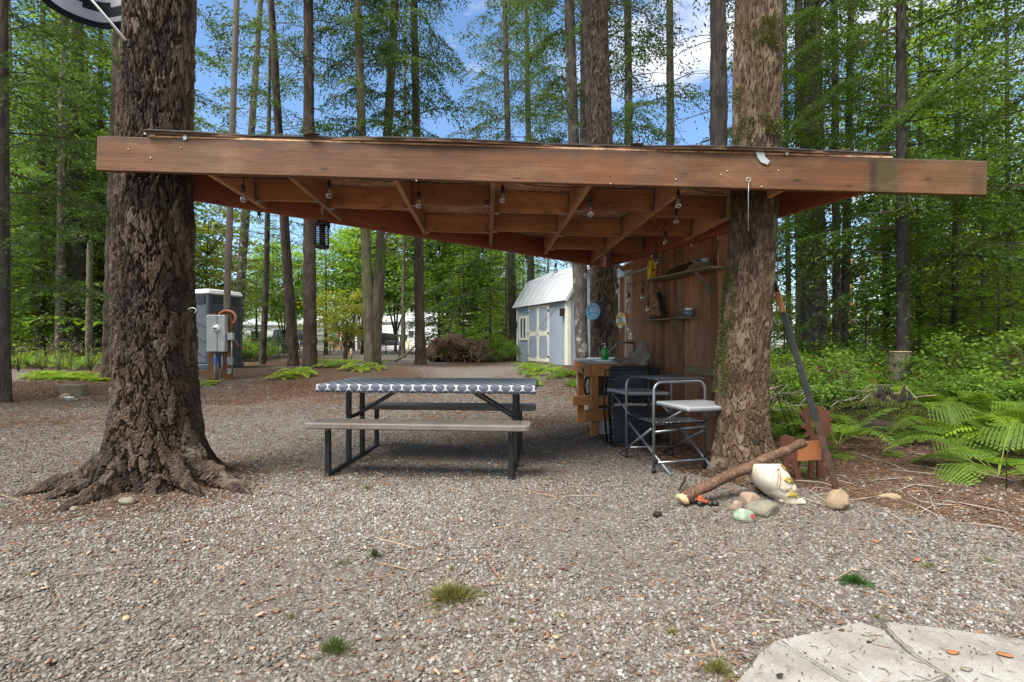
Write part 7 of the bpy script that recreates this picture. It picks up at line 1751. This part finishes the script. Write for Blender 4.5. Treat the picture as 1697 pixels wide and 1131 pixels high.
mb=MB(); mb.box((-2.80,0,.52),(.12,1.8,.18),None,.02); tb(mb,'bumper',M['chrome'])
mb=MB(); mb.box((-2.76,0,.88),(.03,1.45,.42),None,.01); tg=tb(mb,'tailgate',M['truckpaint']); mb=MB(); mb.box((-2.785,0,.98),(.02,.25,.06)); tb(mb,'handle',M['silver'],tg)
for x in (-1.75,1.75):
    for s2 in (-1,1):
        mb=MB(); mb.lathe([(.25,-.12),(.38,-.12),(.40,-.08),(.40,.08),(.38,.12),(.25,.12)],(x,s2*.85,.40),20,Euler((RAD(90),0,0)).to_matrix()); wh=tb(mb,'wheel',M['black']); mb=MB(); mb.lathe([(.0,-.10),(.24,-.115),(.24,.115),(0,.10)],(x,s2*.85,.40),14,Euler((RAD(90),0,0)).to_matrix()); tb(mb,'rim',M['chrome'],wh)
mb=MB(); mb.prism([(-.1,0),(.1,0),(.1,.16),(-.1,.16)],(.95,-1.15,1.12),(0,1,0),(0,0,1),.08); tb(mb,'mirror',M['black'])

# ------------------------------------------------------------------ boat on trailer, bow towards the camera
bp0=onground(638,40); t=thing('boat_on_trailer',bp0,'motor boat with a dark hull and white windscreen parked on a trailer','boat'); t.rotation_euler=(0,0,RAD(-12))
vs=[];secs=[(-2.6,.02,.95,1.45),(-2.2,.30,.80,1.42),(-1.4,.72,.62,1.36),(0,.98,.52,1.30),(2.2,1.0,.50,1.28)]
for (y,w,zk,zd) in secs: vs += [Vector((-w,y,zd)),Vector((-w*.85,y,zk+(zd-zk)*.35)),Vector((0,y,zk)),Vector((w*.85,y,zk+(zd-zk)*.35)),Vector((w,y,zd))]
fs=[(i*5+j,i*5+j+1,(i+1)*5+j+1,(i+1)*5+j) for i in range(4) for j in range(4)]+[(20,21,22,23,24),(0,4,3,2,1)]
mb=MB(); mb.smooth=True; mb.add(vs,fs); tb(mb,'hull',M['hull'])
mb=MB(); mb.add([v+Vector((0,0,.01)) for i,v in enumerate(vs) if i%5 in (0,4)],[(0,1,3,2),(2,3,5,4),(4,5,7,6),(6,7,9,8)]); tb(mb,'deck',M['white'])
mb=MB()
for s2 in (0,4): mb.tube([vs[i*5+s2]+Vector((0,0,.02)) for i in range(5)],.05,6)
tb(mb,'gunwale',M['white'])
mb=MB(); mb.add([Vector(v) for v in ((-.8,-.4,1.35),(.8,-.4,1.35),(.7,-.05,2.0),(-.7,-.05,2.0),(-.8,1.4,1.35),(.8,1.4,1.35),(.7,1.2,2.0),(-.7,1.2,2.0))],[(0,1,2,3),(1,5,6,2),(4,0,3,7),(3,2,6,7),(5,4,7,6)]); wsx=tb(mb,'cabin',M['white'])
for x in (-.37,.37): mb=MB(); mb.add([Vector(v) for v in ((x-.3,-.40,1.45),(x+.3,-.40,1.45),(x+.27,-.10,1.92),(x-.27,-.10,1.92))],[(0,1,2,3)]); mb.v=[(a,b-.03,c) for a,b,c in mb.v]; tb(mb,'windscreen_pane',plain('pale_blue_glass',(.35,.42,.5),.15,bmp=0),wsx)
for x in (-.55,.55): mb=MB(); mb.beam((x,-2.2,.48),(x,2.4,.48),.08,.1); tb(mb,'trailer_rail',M['black_metal'])
mb=MB(); mb.beam((0,-3.4,.48),(0,-1.8,.48),.09,.1); mb.tube([(0,-3.1,.45),(0,-3.1,.0)],.04,6); tb(mb,'trailer_tongue',M['black_metal'])
for x in (-1.0,1.0): mb=MB(); mb.lathe([(.12,-.1),(.30,-.1),(.32,-.06),(.32,.06),(.30,.1),(.12,.1)],(x,.9,.32),16,Euler((0,RAD(90),0)).to_matrix()); tb(mb,'trailer_wheel',M['black'])

# ------------------------------------------------------------------ hanging striped cloth and its pole at the top left
fc0=at(144,4,4.02); t=thing('hanging_windsock',fc0,'striped grey and navy cloth drum with blue lining hung on a metal pole','windsock')
NA,NR=40,14; RR_=.325; vs=[];fs=[];ms=[]
for i in range(NR+1):
    for k in range(NA):
        a=2*PI*k/NA; r_=RR_*(1+.03*math.sin(3*a+1)+.015*math.sin(7*a+i*.3))*(1-.012*i); vs.append(fc0+Vector((r_*math.cos(a),r_*math.sin(a),i*.04+.015*math.sin(2*a))))
mb=MB(); mb.smooth=True
def band(i,k):
    a=k/NA; z=i+1.6*math.sin(2*PI*a*1.0+.4)+.8*math.sin(4*PI*a)
    if i==0: return 0
    if z<3: return 1
    if z<5.2: return 0
    if z<7.4: return 1
    return 2
for i in range(NR):
    for k in range(NA): mb.mi=band(i,k); b0=len(mb.v) if False else None; fs.append((i*NA+k,i*NA+(k+1)%NA,(i+1)*NA+(k+1)%NA,(i+1)*NA+k)); ms.append(band(i,k))
mb.add(vs,fs); mb.m=ms; o=mb.build('cloth_drum',[M['navycloth'],M['greycloth'],M['bluecloth']],t,fc0); sl=o.modifiers.new('s','SOLIDIFY'); sl.thickness=.006
mb=MB(); mb.smooth=True; mb.tube([fc0+Vector((RR_*1.0*math.cos(a),RR_*1.0*math.sin(a),.0+.015*math.sin(2*a))) for a in [2*PI*k/36 for k in range(37)]],.012,6); mb.build('hem',M['navycloth'],t,fc0)
a=at(209,68,3.60); b=at(140,-14,3.52); t=thing('metal_pole',a,'shiny thin metal pole slanting up from the huge fir below the striped cloth','pole'); mb=MB(); mb.tube([a,b+(b-a)*.8],.010,10); mb.build('pole_tube',M['chrome'],t,a)
mb=MB(); mb.box(a+Vector((.008,.02,-.01)),(.022,.03,.05),None,.004); mb.build('bracket',M['black_metal'],t,a)
# small wire loop on the huge fir
p=at(326,515,3.75); mb=MB(); mb.tube([p+Vector((-.03+.03*math.cos(x_),-.005,.02*math.sin(x_))) for x_ in [RAD(k*25-60) for k in range(10)]],.003,5); tag(mb.build('wire_loop',M['silver'],None,p),'bent pale wire loop fixed to the side of the huge left fir','wire')
